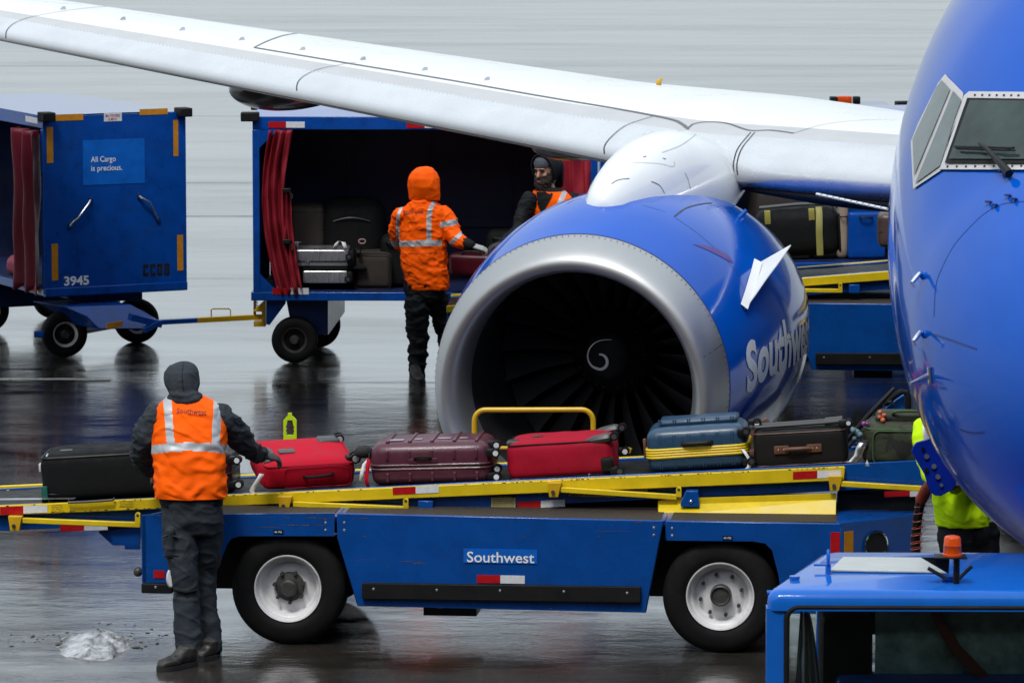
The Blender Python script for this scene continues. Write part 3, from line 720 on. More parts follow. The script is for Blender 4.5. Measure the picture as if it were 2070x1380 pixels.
# swirl mark shaped like a six
mb = MB(); l, r = [], []
for k in range(44):
    u = k/43; ang = radians(-25+u*470); ra = .105*(1-u)+.022; ww = .010*(1-u)**.4+.006 if u > .06 else .010*u/.06+.001
    ra = .028+.085*((1-u)**1.25)
    if u > .45: ra = .058-(u-.45)*.03
    if u <= .45: ra = .155-(.155-.058)*(u/.45)**.75
    a = radians(28-u*395); wd = .003+.016*min(1, u*2.2)*(1 if u < .8 else 1-(u-.8)*2.5)
    cx, cz = -.03+0*u, -.03
    for (lst, q) in ((l, ra+wd/2), (r, ra-wd/2)):
        x_, z_ = cx+q*sin(a), cz+q*cos(a); rr = hypot(x_, z_); s_ = .775+.028*(rr/.13)**2 if rr < .16 else .82
        lst.append(RE @ Vector((x_, s_-.004, z_)))
mb.grid([l, r]); part('spiral_mark', mb, mat('swirl_paint', (.90, .88, .84), .5), cowl, world=True, smooth=0, recalc=False)
# fan blades: one twisted blade, turned 24 times, sharing its mesh
bm_ = MB(); rows = []
for k in range(10):
    u = k/9; rr = .262+(.768-.262)*u; tw = radians(28+34*u); chd = .10+.09*u; l_ = []
    for (cx, th) in ((-.5, 0), (-.3, .007), (0, .010), (.3, .007), (.5, 0), (.3, -.005), (0, -.008), (-.3, -.005)):
        x = cx*chd*sin(tw)+th*cos(tw); y = cx*chd*cos(tw)-th*sin(tw); l_.append(Vector((x+.012*sin(u*pi), 1.08+y, rr)))
    rows.append(l_)
bm_.loft(rows)
bme = None
for k in range(24):
    Rk = RE @ Matrix.Rotation(2*pi*(k+.3)/24, 4, 'Y')
    if bme is None:
        o = part('fan_blade', bm_, M['fan'], cowl); bme = o.data
    else:
        o = bpy.data.objects.new('fan_blade', bme); COL.objects.link(o); o.parent = cowl
    o.matrix_basis = wm(cowl).inverted() @ Rk
mb = MB(); mb.revolve([(1.28, .78), (1.28, .02)], (0, 0, 0), 'y', 48); mb.v = [tuple(RE @ Vector(v)) for v in mb.v]; part('stator_disc', mb, M['black'], cowl, world=True)
mb = MB(); mb.loft([[epoint(s, r, 2*pi*i/64, 0) for i in range(64)] for s, r in ((2.6, .80), (3.0, .62), (3.6, .50), (4.1, .36), (4.5, .30))], cap=True); part('core_nozzle', mb, M['fairing'], plane, world=True)
# strake on the inboard side of the cowl
ph0 = radians(68); s0, s1 = .70, 1.40; mb = MB(); top = []; bot = []; base = []
for k in range(13):
    u = k/12; s = s0+(s1-s0)*u; hgt = .235*(u**.85); r_ = rad(COWL, s); ph = ph0-radians(11)*u
    n_ = (EX*sin(radians(58))+Vector((0, 0, cos(radians(58))))); tt = Vector((0, 0, 1)).cross(n_).normalized(); b0 = epoint(s, r_-.01, ph)
    perp = EB.cross(n_).normalized(); wd = .010
    base.append((b0+perp*wd, b0-perp*wd, b0+n_*(hgt+.012)+perp*.003, b0+n_*(hgt+.012)-perp*.003))
mb.loft([[b[0], b[2], b[3], b[1]] for b in base]); 
M['strake'] = mat('strake_white', (.70, .71, .71), .4, var=.04)
stk = part('strake', mb, M['strake'], cowl, world=True, smooth=25)
mb = MB(); l, r = [], []
for k in range(9):
    s = s0-.03+(s1-s0)*.95*k/8; r_ = rad(COWL, s)+.006; pp = ph0-radians(11)*k/8; l.append(epoint(s, r_-.004, pp-.045)); r.append(epoint(s, r_+.025, pp+.002)); 
mb.grid([l, r]); part('strake_foot', mb, M['strake'], cowl, world=True, smooth=30)
# airline lettering along the inboard side of the cowl
vs, fs, wtxt = text_pts('Southwest', .035, 4, fine=.08)
mb = MB(); s_a, s_b = .52, 2.45; phb = radians(96); Ht = .30
for v in vs:
    s = s_a+(s_b-s_a)*v.x/wtxt; ph = phb-(v.y/.7*Ht)/1.02; mb.v.append(tuple(epoint(s, rad(COWL, s)+.0045, ph)))
mb.f = [list(f) for f in fs]; mb.m = [0]*len(fs); part('lettering', mb, M['decal'], cowl, world=True, smooth=180)
# latch and seams on the cowl
def cseam(pts, w=.008, m='seam_blue'): part('panel_seam', line_on(EBV, pts, w, .002), M[m], cowl, world=True, smooth=0, recalc=False)
cseam([(1363, 438), (1385, 422), (1410, 414), (1440, 410)], .012, 'seam'); cseam([(1145, 412), (1160, 405), (1175, 400)], .010, 'seam')
cseam([(1365, 440), (1420, 480), (1480, 540), (1520, 620)], .004); cseam([(1300, 415), (1345, 428)], .004)
M['purple_streak'] = mat('violet_fluid_streak', (.06, .01, .22), .35, var=.3, vscale=20)
part('fluid_streak', sheet_on(EBV, [(1401, 494), (1420, 495), (1447, 503), (1468, 513), (1478, 524), (1482, 533), (1462, 522), (1435, 508)], .003, 6), M['purple_streak'], cowl, world=True, smooth=0, recalc=False)
mb = MB()
for (x, y) in ((1497, 436), (1502, 428)): q = cast(EBV, min(x, 1490), y+8, 0); 
q = at(1494, 440, 31.6); mb.tube([q, q+Vector((.05, 0, .05))], .014, 8); mb.tube([q+Vector((-.02, 0, -.01)), q+Vector((.03, 0, -.015))], .012, 8); part('cowl_latch', mb, M['tug_blue'], cowl, world=True)
# pylon fairing
mb = MB(); R_ = []
for (s, w, zt, zb) in ((.70, .03, 2.46, 2.3), (.72, .08, 2.50, 2.25), (.77, .135, 2.55, 2.25), (.85, .175, 2.60, 2.2), (.95, .205, 2.635, 2.2), (1.1, .245, 2.68, 2.2), (1.35, .29, 2.745, 2.2), (1.65, .335, 2.80, 2.2), (2.0, .37, 2.835, 2.2), (2.4, .395, 2.81, 2.2), (2.75, .39, 2.75, 2.3), (3.2, .33, 2.68, 2.4), (3.8, .18, 2.6, 2.4), (4.6, .10, 2.5, 2.4)):
    c = EO+EB*s; c.z = 0; zc = zb+.1; l = []
    for i in range(40):
        a = 2*pi*i/40; ca, sa = cos(a), sin(a); x = w*math.copysign(abs(ca)**.9, ca); z = zc+(zt-zc)*abs(sa)**.85 if sa > 0 else zc-(zc-zb)*abs(sa)
        if sa > 0: x *= 1-.10*sa
        else: x *= 1.0
        l.append(c+EX*(x+.06*max(0, min(1, (s-1)/1.5)))+Vector((0, 0, z)))
    R_.append(l)
mb.loft(R_); M['pylon'] = mat('pylon_white_paint', (.80, .82, .82), .16, var=.03, vscale=2, coat=.8, dirt=.10, dirtcol=(.4, .4, .4, 1))
pyl = part('pylon', mb, M['pylon'], plane, world=True, smooth=50); PB = bvh_of(mb)
for pts, w in (([(1236, 372), (1250, 364), (1272, 361)], .005), ([(1316, 367), (1333, 375), (1343, 391)], .006), ([(1384, 350), (1390, 362), (1395, 382)], .006), ([(1338, 309), (1380, 292), (1418, 262)], .0025), ([(1275, 329), (1330, 331), (1360, 337), (1363, 326)], .0025), ([(1300, 318), (1306, 316)], .006), ([(1339, 320), (1346, 322)], .006)):
    part('panel_seam', line_on(PB, pts, w, .003, 3), mat('pylon_seam', (.22, .23, .24), .6) if pts[0][0] in (1338, 1275) else M['seal_grey'], pyl, world=True, smooth=0, recalc=False)

# ---------------------------------------------------------------- port side and main gear, mirrored or partly seen only in reflections
for nm in ('wing', 'engine_cowl', 'pylon', 'core_nozzle'):
    src = bpy.data.objects[nm]; o = src.copy(); COL.objects.link(o); o.parent = plane; o.scale = (-1, 1, 1)
    if nm == 'engine_cowl':
        for ch in list(src.children):
            if ch.name.split('.')[0] in ('inlet_lip', 'inlet_duct', 'spinner', 'stator_disc', 'strake'): c = ch.copy(); COL.objects.link(c); c.parent = o
for sx in (-2.86, 2.86):
    mb = MB(); mb.tube([(sx, 15.4, 2.0), (sx, 15.4, .55)], .13, 14); g_ = part('main_gear', mb, M['steel'], plane)
    mb = MB(); mb.tube([(sx-.45, 15.4, .56), (sx+.45, 15.4, .56)], .08, 12); part('axle', mb, M['steel'], g_)
    for dx in (-.43, .43):
        mb = MB(); mb.revolve([(-.18, .25), (-.18, .45), (-.12, .56), (.12, .56), (.18, .45), (.18, .25)], (0, 0, 0), 'x', 36); mb.v = [(v[0]+sx+dx, v[1]+15.4, v[2]+.56) for v in mb.v]; part('wheel', mb, M['tyre'], g_)
# ================================================================ belt loaders
def rect_on(fr, x0, y0, x1, y1, yo, mname, mb, th=.004):
    """flat tape given by picture corners (left top, right bottom) on local plane y=yo"""
    a = fr.px(x0, y0, yo); b = fr.px(x1, y1, yo); mb.bb(a.x, b.x, yo-th, yo+.001, b.z, a.z); return mb
LF = Fr((-1.334, 28.40, 0), radians(-6))     # local x along the loader, local y away from the camera
X0 = LF.px(285, 1100, 0).x
CW = .42                                     # depth from the side panel to the conveyor
def rim_profile():
    return [(.17, .10), (.05, .20), (-.005, .205), (-.012, .203), (-.010, .196), (.01, .188), (.035, .182), (.04, .172), (.055, .165), (.085, .158), (.092, .15), (.088, .13), (.082, .115), (.078, .09), (.078, .05), (.078, .01)]
def make_wheel(parent, cx, cz, y0, r=.345, w=.23, rr=.205, near=True, dirty=0, nuts=8, rimmat='rim', hubk=0):
    """tyre with shoulders and grooves; dished rim, hub and nuts; face at local y0 looking to -y"""
    sg = 1 if near else -1
    prof = [(.10*1, rr-.005), (.0, rr), (-.012, rr+.012), (-.018, rr+.045), (-.012, r-.05), (.0, r-.022), (.018, r-.006)]
    t = []
    for k in range(5):
        a = .03+(w-.06)*k/5; b = .03+(w-.06)*(k+.72)/5; t += [(a, r), (b, r), (b+.001, r-.009), (.03+(w-.06)*(k+1)/5-.001, r-.009)]
    prof += t+[(w-.018, r-.006), (w, r-.022), (w+.012, r-.05), (w+.01, rr+.03), (w-.02, rr-.01)]
    mb = MB(); mb.revolve([(y0+sg*a, rad_) for a, rad_ in prof], (cx, 0, cz), 'y', 56)
    # tread blocks cut across: small sipes
    ty = part('wheel', mb, M['tyre'], parent, smooth=40)
    s = rr/.205; mb = MB(); mb.revolve([(y0+sg*a*s, q*s) for a, q in rim_profile()], (cx, 0, cz), 'y', 48); part('rim', mb, M[rimmat], ty, smooth=40)
    mb = MB(); hp = [(y0+sg*.085*s, .092*s), (y0+sg*.058*s, .085*s), (y0+sg*.05*s, .055*s), (y0+sg*.01, .05*s), (y0-sg*.0, .04*s), (y0-sg*.0, .01)] if hubk == 0 else [(y0+sg*.07, .064), (y0+sg*.01, .062), (y0+sg*.006, .055), (y0+sg*.02, .045), (y0+sg*.018, .01)]
    mb.revolve(hp, (cx, 0, cz), 'y', 28)
    part('hub', mb, M['hub'], ty, smooth=35)
    nm = None
    for k in range(nuts):
        a = 2*pi*(k+.3)/nuts; nr = .092 if hubk == 0 else .125; p = Vector((cx+nr*s*cos(a), y0+sg*(.055 if hubk == 0 else .075)*s, cz+nr*s*sin(a)))
        if nm is None:
            mb = MB(); mb.tube([(0, .02, 0), (0, -.02, 0)], .0115*s, 6); o = part('wheel_nut', mb, M['hub'], ty, smooth=20); nm = o.data
        else:
            o = bpy.data.objects.new('wheel_nut', nm); COL.objects.link(o); o.parent = ty
        o.location = p
    return ty
def build_loader(fr, label, rear=False, lift=0., slope=0., group='belt loaders working beside the airplane'):
    L_ = LF
    root = thing('belt_loader', label, 'belt loader', fr, group)
    px = lambda x, y, yo=0.: (lambda q: (q.x, q.z))(L_.px(x, y, yo))
    ZD = L_.px(680, 1038, 0).z
    # --- side panels
    TH = .03
    mid = [px(681, 1037), px(1341, 1052), px(1339, 1064), px(1306, 1238), px(722, 1224), px(681, 1085)]
    mb = MB(); mb.prism(mid, 0, TH); mp_ = part('side_panel', mb, M['load_blue'], root, bev=.006)
    arch = [px(456, 1180), px(440, 1172), px(459, 1100), px(470, 1088), px(484, 1084)]
    left = [px(286, 1041), px(676, 1037), px(676, 1083), px(484, 1083), px(468, 1088), px(459, 1100), px(429, 1177), px(417, 1177), px(287, 1177)]
    mb = MB(); mb.prism(left, 0, TH); part('side_panel', mb, M['load_blue'], root, bev=.006)
    right = [px(1345, 1052), px(1699, 1058), px(1703, 1240), px(1585, 1240), px(1573, 1160), px(1560, 1112), px(1545, 1098), px(1520, 1094), px(1345, 1092)]
    mb = MB(); mb.prism(right, 0, TH); part('side_panel', mb, M['load_blue'], root, bev=.006)
    # deck of anti-slip strips
    xa, xb, xc, xd = px(286, 1041)[0], px(679, 1037)[0], px(1343, 1052)[0], px(1699, 1058)[0]
    W = 1.75; CH = .42
    za, zd = px(286, 1041)[1], px(1699, 1058)[1]
    zz = lambda x: za+(zd-za)*(x-xa)/(xd-xa)
    def deck(x0, x1, m, dz, y0, y1, name):
        mb = MB(); mb.add([(x0, y0, zz(x0)+dz), (x1, y0, zz(x1)+dz), (x1, y1, zz(x1)+dz), (x0, y1, zz(x0)+dz), (x0, y0, zz(x0)+dz-.03), (x1, y0, zz(x1)+dz-.03), (x1, y1, zz(x1)+dz-.03), (x0, y1, zz(x0)+dz-.03)], [(0, 1, 2, 3), (7, 6, 5, 4), (0, 4, 5, 1), (1, 5, 6, 2), (2, 6, 7, 3), (3, 7, 4, 0)])
        return part(name, mb, m, root)
    for (x0, x1) in ((xa+.12, xb), (xb+.004, xc), (xc+.004, xd)):
        d = deck(x0, x1, M['load_blue'], 0, TH+.001, W, 'deck_plate')
        mb = MB(); g = .028; mb.add([(x0+g, .03, zz(x0)+.003), (x1-g, .03, zz(x1)+.003), (x1-g, CW+.4, zz(x1)+.003), (x0+g, CW+.4, zz(x0)+.003)], [(0, 1, 2, 3)]); part('anti_slip_strip', mb, M['tread'], d, smooth=0)
    # left end and right end (chamfered)
    mb = MB(); zl = px(286, 1177)[1]
    mb.prism([(xa, .0), (xa+.12, .24), (xa+.12, W-.24), (xa, W), (xa+.03, W), (xa+.15, W-.24), (xa+.15, .24), (xa+.03, 0)], zl, za, axis='z'); part('end_panel', mb, M['load_blue'], root, bev=.005)
    xe = px(1838, 1048)[0]
    mb = MB(); mb.prism([(xd, .0), (xe+.05, CH), (xe+.05, W-CH), (xd, W), (xd, W-.03), (xe, W-CH), (xe, CH), (xd, .03)], px(1700, 1238)[1], zz(xd), axis='z'); ep = part('end_panel', mb, M['load_blue'], root, bev=.005)
    mb = MB(); mb.prism([(xd, .0), (xe+.04, CH), (xe+.04, W-CH), (xd, W)], zz(xd)-.02, zz(xd)+.001, axis='z'); part('deck_plate', mb, M['load_blue'], root)
    dv = Vector((xe+.05-xd, CH, 0)); ln = dv.length; dv.normalize(); nv = Vector((dv.y, -dv.x, 0))
    def on_end(u, z, n=.002): return Vector((xd, 0, z))+dv*u+nv*n
    mb = MB(); z0 = px(1700, 1240)[1]; z1 = px(1700, 1075)[1]
    vs = [on_end(.03, z1), on_end(.10, z1), on_end(.10, z0), on_end(.03, z0)]; mb.add(vs+[v-nv*.004 for v in vs], [(0, 1, 2, 3), (7, 6, 5, 4)]+[(i, (i+1) % 4, 4+(i+1) % 4, 4+i) for i in range(4)]); part('reflector', mb, M['amber'], ep)
    mb = MB(); cz = px(1760, 1112)[1]; c = on_end(.27, cz, .002); mb.tube([c-nv*.01, c+nv*.006], .085, 24); part('light_recess', mb, M['black'], ep)
    mb = MB(); pts = [c+nv*.01+dv*(.087*cos(a))+Vector((0, 0, .087*sin(a))) for a in [2*pi*k/24 for k in range(24)]]; mb.tube(pts, .006, 6, closed=True); part('lamp_ring', mb, M['chrome'], ep)
    # rear side so the body is closed
    mb = MB(); mb.prism([px(286, 1041), px(1699, 1058), (xd, zl), (xa, zl)], W-.03, W); part('side_panel', mb, M['load_blue'], root)
    # inner wheel housings and frame rails
    mb = MB(); mb.bb(xa+.2, xd-.05, .38, .42, .28, zz(xa)-.04); mb.bb(xa+.2, xd-.05, 1.3, 1.34, .28, zz(xa)-.04); part('frame_rail', mb, M['black'], root)
    mb = MB(); mb.bb(xb+.1, xc-.1, .45, 1.28, .36, .6); part('engine_tray', mb, M['black'], root)
    mb = MB(); a = px(858, 1228, .35); b = px(965, 1242, .35); mb.bb(a[0], b[0], .3, .7, b[1], a[1]+.05); part('battery_box', mb, M['black'], root)
    mb = MB(); mb.tube([(px(790, 1225)[0], .5, px(790, 1225)[1]+.02), (px(740, 1255)[0], .9, .2)], .03, 8); part('axle_link', mb, M['black'], root)
    # wheels
    wc = [(px(580, 1207)[0]), (px(1455, 1222)[0])]
    for k, x in enumerate(wc):
        make_wheel(root, x, .345, .045, nuts=7 if k == 0 else 8, hubk=k); make_wheel(root, x, .345, W-.045, near=False, nuts=0)
        mb = MB(); mb.tube([(x, .2, .345), (x, W-.2, .345)], .05, 10); part('axle', mb, M['hub'], root)
    # bumper strip and details of the middle panel
    mb = MB(); a, b = px(733, 1176), px(1296, 1213); za_, zb_ = px(733, 1208)[1], px(733, 1176)[1]; s_ = (px(1296, 1184)[1]-zb_)
    mb.add([(a[0], -.035, zb_), (b[0], -.035, zb_+s_), (b[0], -.035, za_+s_), (a[0], -.035, za_), (a[0], 0, zb_), (b[0], 0, zb_+s_), (b[0], 0, za_+s_), (a[0], 0, za_)], [(0, 1, 2, 3), (7, 6, 5, 4), (0, 4, 5, 1), (1, 5, 6, 2), (2, 6, 7, 3), (3, 7, 4, 0)])
    bp = part('bumper_strip', mb, M['rubber'], root, bev=.005)
    def bolt(x, y, yo, par, r=.009, m='steel'):
        q = px(x, y, yo); mb = MB(); mb.sph((q[0], yo, q[1]), (r, r*.6, r), n=5); part('bolt', mb, M[m], par)
    for x, y in ((755, 1190), (883, 1192), (1011, 1193), (1140, 1195), (1268, 1198)): bolt(x, y, -.035, bp)
    for x, y in ((696, 1056), (696, 1071), (1322, 1066), (1322, 1081)): bolt(x, y, 0, mp_)
    for x, y in ((658, 1056), (658, 1071), (1359, 1067), (1359, 1082)): bolt(x, y, 0, root)
    if not rear:
        for (x0, y0, x1, y1, m) in ((964, 1161, 1011, 1178, 'red'), (1011.5, 1162, 1061, 1179, 'tape_white')):
            part('reflector', rect_on(L_, x0, y0, x1, y1, -.001, m, MB()), M[m], root)
        sg = part('name_plate', rect_on(L_, 937, 1108, 1086, 1139, -.001, '', MB()), M['sign'], root)
        q = L_.px(943, 1135, -.0075); w_ = L_.px(1080, 1135, -.0075).x-q.x; h_ = L_.px(943, 1114, -.0075).z-q.z
        part('lettering', text_flat('Southwest', q, (1, 0, 0), (0, 0, 1), w_, h_, .010), M['decal'], sg, smooth=0)
        for (x0, y0, tx) in ((553, 1072, '45 PSI'), (1461, 1084, '45 PSI')):
            pl = part('pressure_plate', rect_on(L_, x0, y0-2, x0+20, y0+6, -.001, '', MB()), M['black'], root)
            q = L_.px(x0+1.5, y0+4.5, -.0075); part('lettering', text_flat(tx, q, (1, 0, 0), (0, 0, 1), .045, .012, .004), M['decal'], pl, smooth=0)
        part('reflector', rect_on(L_, 311, 1152, 333, 1168, -.001, '', MB()), M['red'], root)
        part('reflector', rect_on(L_, 1679, 1075, 1697, 1160, -.001, '', MB()), M['red'], root)
        # scrapes of bare paint
        mb = MB(); R = random.Random(3)
        for (x, y, w, h) in ((806, 1134, 30, 2), (830, 1138, 30, 3.5), (845, 1136, 12, 2), (716, 1131, 55, 1), (782, 1144, 6, 2), (620, 1046, 22, 4), (652, 1049, 10, 3), (725, 1047, 20, 2.5), (1190, 1073, 90, 1.4), (560, 1061, 100, 3), (520, 1065, 50, 2), (673, 1078, 10, 6), (1280, 1056, 30, 1.6), (1320, 1064, 10, 1.5)):
            n = 12; up = []; dn = []
            for i in range(n+1):
                xx = x+w*i/n; hh = h*(.2+.8*R.random())*sin(pi*(i+.3)/(n+.6)); yy = y+R.uniform(-.6, .6); a = L_.px(xx, yy-hh/2, -.0015); b = L_.px(xx, yy+hh/2, -.0015); up.append(a); dn.append(b)
            mb.grid([up, dn])
        for k in range(70):
            x = R.uniform(288, 1698); top = 1041+(x-286)*(17/1413) if k % 3 else R.choice((1083, 1176, 1228)); 
            if not (k % 3) and not (720 < x < 1310): continue
            w, h = R.uniform(2, 11), R.uniform(.8, 2.6); a = L_.px(x, top+(1 if k % 3 else 0), -.0015); b = L_.px(x+w, top+h, -.0015); m_ = (a+b)/2
            up = [(a.x, -.0015, a.z), (m_.x, -.0015, a.z), (b.x, -.0015, a.z)]; dn = [(a.x, -.0015, a.z-.001), (m_.x, -.0015, b.z-.001), (b.x, -.0015, a.z-.001)]; mb.grid([up, dn])
        sc_ = part('paint_scrapes', mb, mat('scraped_paint', (.09, .06, .07), .6, var=.9, vscale=90), root, smooth=0); sc_['kind'] = 'stuff'
        mb = MB(); a = L_.px(287, 1177, 0); b = L_.px(350, 1198, 0); mb.bb(a.x, b.x, -.03, .03, b.z, a.z); bb_ = part('corner_bumper', mb, M['rubber'], root, bev=.008); bolt(315, 1186, -.03, bb_)
        mb = MB(); q = L_.px(279, 1155, .3); mb.sph((q.x, .3, q.z), (.03, .03, .03), n=6); part('tow_pin', mb, M['hub'], root)
    # --- conveyor, hinged parts follow its slope
    piv = L_.px(1000, 1000, CW)
    def tf(mb):
        if lift or slope:
            c, s = cos(slope), sin(slope); mb.v = [(piv.x+(x-piv.x)*c-(z-piv.z)*s, y, piv.z+(x-piv.x)*s+(z-piv.z)*c+lift) for x, y, z in mb.v]
        return mb
    cx = lambda x, y, yo=CW: (lambda q: (q.x, q.z))(L_.px(x, y, yo))
    xL, zL = cx(-260, 1040); xR, zR = cx(1990, 932)
    top = lambda x: zL+(zR-zL)*(x-xL)/(xR-xL)
    ga = cx(0, 1022); gb = cx(1706, 943); gsl = (gb[1]-ga[1])/(gb[0]-ga[0]); gz = lambda x: ga[1]+gsl*(x-ga[0])
    CWID = .80
    mb = MB(); mb.prism([(xL, gz(xL)-.005), (xR, gz(xR)+.012), (xR, gz(xR)-.150), (xL, gz(xL)-.165)], CW+.05, CW+.08); beam = part('side_beam', tf(mb), M['load_blue'], root, bev=.006)
    mb = MB(); mb.prism([(xL, gz(xL)-.005), (xR, gz(xR)+.012), (xR, gz(xR)-.150), (xL, gz(xL)-.165)], CW+CWID-.03, CW+CWID); part('side_beam', tf(mb), M['load_blue'], root, bev=.006)
    mb = MB(); n = 60; rows = []
    for j, dz in enumerate((0, -.02)):
        rows.append([(xL+(xR-xL)*i/n, 0, 0) for i in range(n+1)])
    g1 = []; g2 = []; g3 = []; g4 = []
    for i in range(n+1):
        x = xL+(xR-xL)*i/n; z = gz(x)-.012+.003*sin(i*1.7); g1.append((x, CW+.085, z)); g2.append((x, CW+CWID-.035, z)); g3.append((x, CW+CWID-.035, z-.03)); g4.append((x, CW+.085, z-.03))
    mb.loft([g1, g2, g3, g4, g1], closed=False, cap=False); part('belt', tf(mb), M['belt'], root)
    mb = MB(); mb.bb(xL, xR, CW+.09, CW+CWID-.04, gz((xL+xR)/2)-.10, gz((xL+xR)/2)-.07); mb.v = [(x, y, z+gsl*(x-(xL+xR)/2)) for x, y, z in mb.v]; part('belt_underside', tf(mb), M['black'], root)
    # yellow guards
    xg = cx(1706, 950)[0]; gth = .083
    mb = MB(); mb.prism([(xL, gz(xL)), (xg, gz(xg)), (xg+.006, gz(xg)-.01), (xg, gz(xg)-gth), (cx(330, 0)[0], gz(cx(330, 0)[0])-gth*.78), (xL, gz(xL)-gth*.66)], CW, CW+.045); gd = part('guard_rail', tf(mb), M['yellow'], root, bev=.004)
    mb = MB(); mb.prism([(xL, gz(xL)+.012), (xg-.2, gz(xg)-.004), (xg-.2, gz(xg)-.03), (xL, gz(xL)-.03)], CW+CWID-.02, CW+CWID+.02); part('guard_rail', tf(mb), M['yellow'], root, bev=.004)
    def bar(x0, y0, x1, y1, h, m='yellow', name='hold_bar', yo=CW-.045, th=.035, par=None):
        a = cx(x0, y0, yo); b = cx(x1, y1, yo); mb = MB(); mb.prism([(a[0], a[1]+h/2), (b[0], b[1]+h/2), (b[0], b[1]-h/2), (a[0], a[1]-h/2)], yo, yo+th); return part(name, tf(mb), M[m], par or root, bev=.004)
    def post(x, y0, y1, yo=CW-.045):
        a = cx(x, y0, yo); b = cx(x, y1, yo); mb = MB(); pts = [(a[0]-.016, b[1]), (a[0]+.016, b[1]), (a[0]+.016, a[1]-.01)]+[(a[0]+.016*cos(t_), a[1]-.01+.016*sin(t_)) for t_ in [pi*k/6 for k in range(7)]]+[(a[0]-.016, a[1]-.01)]
        mb.prism(pts, yo, yo+.02); part('bar_post', tf(mb), M['yellow'], root, bev=.002)
        mb = MB(); mb.sph((a[0], yo, a[1]-.012), (.009, .006, .009), n=5); part('bolt', tf(mb), M['hub'], root)
    def brk(x, y, w=24, h=30, m='yellow2'):
        a = cx(x-w/2, y-h/2, CW-.055); b = cx(x+w/2, y+h/2, CW-.055); mb = MB(); mb.prism([(a[0]-.006, a[1]), (b[0]+.008, a[1]), (b[0]-.012, b[1]), (a[0]+.006, b[1])], CW-.055, CW-.005); part('bar_bracket', tf(mb), M[m], root, bev=.003)
        mb = MB(); q = cx(x-2, y+4, CW-.055); mb.tube([(q[0], CW-.05, q[1]), (q[0], CW-.07, q[1])], .012, 8); part('bolt', tf(mb), M['hub'], root)
    bars = [((575, 1018), (592, 1019), (826, 1029), (820, 1008, 1026)), ((1120, 990), (1133, 990), (1368, 1005), (1372, 985, 1004)), ((1688, 977), (1698, 978), (1900, 990), (1897, 970, 990)), ((30, 1058), (45, 1052), (283, 1061), (278, 1037, 1058))]
    for (bx, by), a, b, p in bars:
        bar(a[0], a[1], b[0], b[1], .032); brk(bx, by); post(*p)
    # far side rail loop
    fy = CW+CWID+.06
    a = L_.px(959, 905, fy); b = L_.px(959, 828, fy); c = L_.px(1199, 828, fy); d = L_.px(1199, 905, fy)
    if not rear:
        mb = MB(); rr = .07; pth = [(a.x, fy, a.z-.1), (b.x, fy, b.z-rr)]+[(b.x+rr-rr*cos(t_), fy, b.z-rr+rr*sin(t_)) for t_ in [pi/2*k/6 for k in range(1, 7)]]+[(c.x-rr+rr*sin(t_), fy, c.z-rr+rr*cos(t_)) for t_ in [pi/2*k/6 for k in range(0, 7)]]+[(d.x, fy, d.z-.1)]
        mb.tube(pth, .0165, 10); hr = part('hand_rail', tf(mb), M['yellow2'], root)
        mb = MB(); q = L_.px(960, 904, fy); q2 = L_.px(1270, 908, fy); mb.tube([(q.x, fy, q.z), (q2.x, fy, q2.z)], .011, 8); mb.tube([(q2.x, fy, q2.z-.02), (q2.x+.01, fy, q2.z+.01)], .015, 8); part('hand_rail', tf(mb), M['yellow2'], root)
    # dark bracing and yellow skirt under the conveyor
    mb = MB(); pts = [cx(1330, 1012, CW-.02), cx(1372, 1006, CW-.02), cx(1412, 1006, CW-.02), cx(1690, 997, CW-.02), cx(1690, 1045, CW-.02), cx(1330, 1040, CW-.02)]
    mb.prism(pts, CW-.02, CW-.005); sk = part('fold_skirt', mb, M['yellow'], root, bev=.002)
    mb = MB(); a = cx(1412, 1014, CW-.02); b = cx(1690, 1009, CW-.02); c = cx(1690, 1043, CW-.02); d = cx(1332, 1039, CW-.02); e = cx(1332, 1020, CW-.02)
    P3 = [(a[0], CW-.022, a[1]), (b[0], CW-.022, b[1]), (c[0], CW-.10, c[1]), (d[0], CW-.10, d[1]), (e[0], CW-.022, e[1])]; mb.add(P3, [(0, 1, 2, 3, 4)]); part('skirt_fold', mb, M['yellow'], sk, smooth=0)
    mb = MB(); a = cx(1376, 992, CW-.07); b = cx(1414, 1024, CW-.07); mb.prism([(a[0]+.03, a[1]), (b[0]-.01, a[1]), (b[0], b[1]), (a[0], b[1]), (a[0], b[1]+.02)], CW-.07, CW+.02); bx_ = part('lock_box', tf(mb), M['load_blue'], root, bev=.004)
    mb = MB(); q = cx(1397, 1013, CW-.07); mb.sph((q[0], CW-.07, q[1]), .011, n=6); part('bolt', tf(mb), M['chrome'], bx_)
    mb = MB(); a = cx(845, 1012, CW-.02); b = cx(875, 1036, CW-.02); mb.bb(a[0], b[0], CW-.02, CW+.05, b[1], a[1]); part('lock_box', tf(mb), M['load_blue'], root, bev=.004)
    # under-conveyor lift frame
    mb = MB(); a = cx(1692, 1008, CW+.12); b = cx(1850, 1052, CW+.12); mb.bb(a[0], b[0], CW+.12, CW+.7, b[1], a[1]+.03); part('gap_filler_box', mb, M['black'], root)  # black box added to fill the gap under the beam
    mb = MB(); a = cx(40, 1060, CW+.1); pts = [cx(198, 1075, CW+.1), cx(283, 1060, CW+.1), cx(283, 1110, CW+.1), cx(252, 1110, CW+.1), cx(252, 1102, CW+.1), cx(228, 1102, CW+.1)]; mb.prism(pts, CW+.1, CW+.6); part('lift_frame', mb, M['load_blue'], root, bev=.004)
    mb = MB(); mb.bb(xa+.25, xd+.2, CW+.14, CW+CWID-.1, zz(0)-.12, zz(0)+.008); part('sub_frame', mb, M['black'], root)
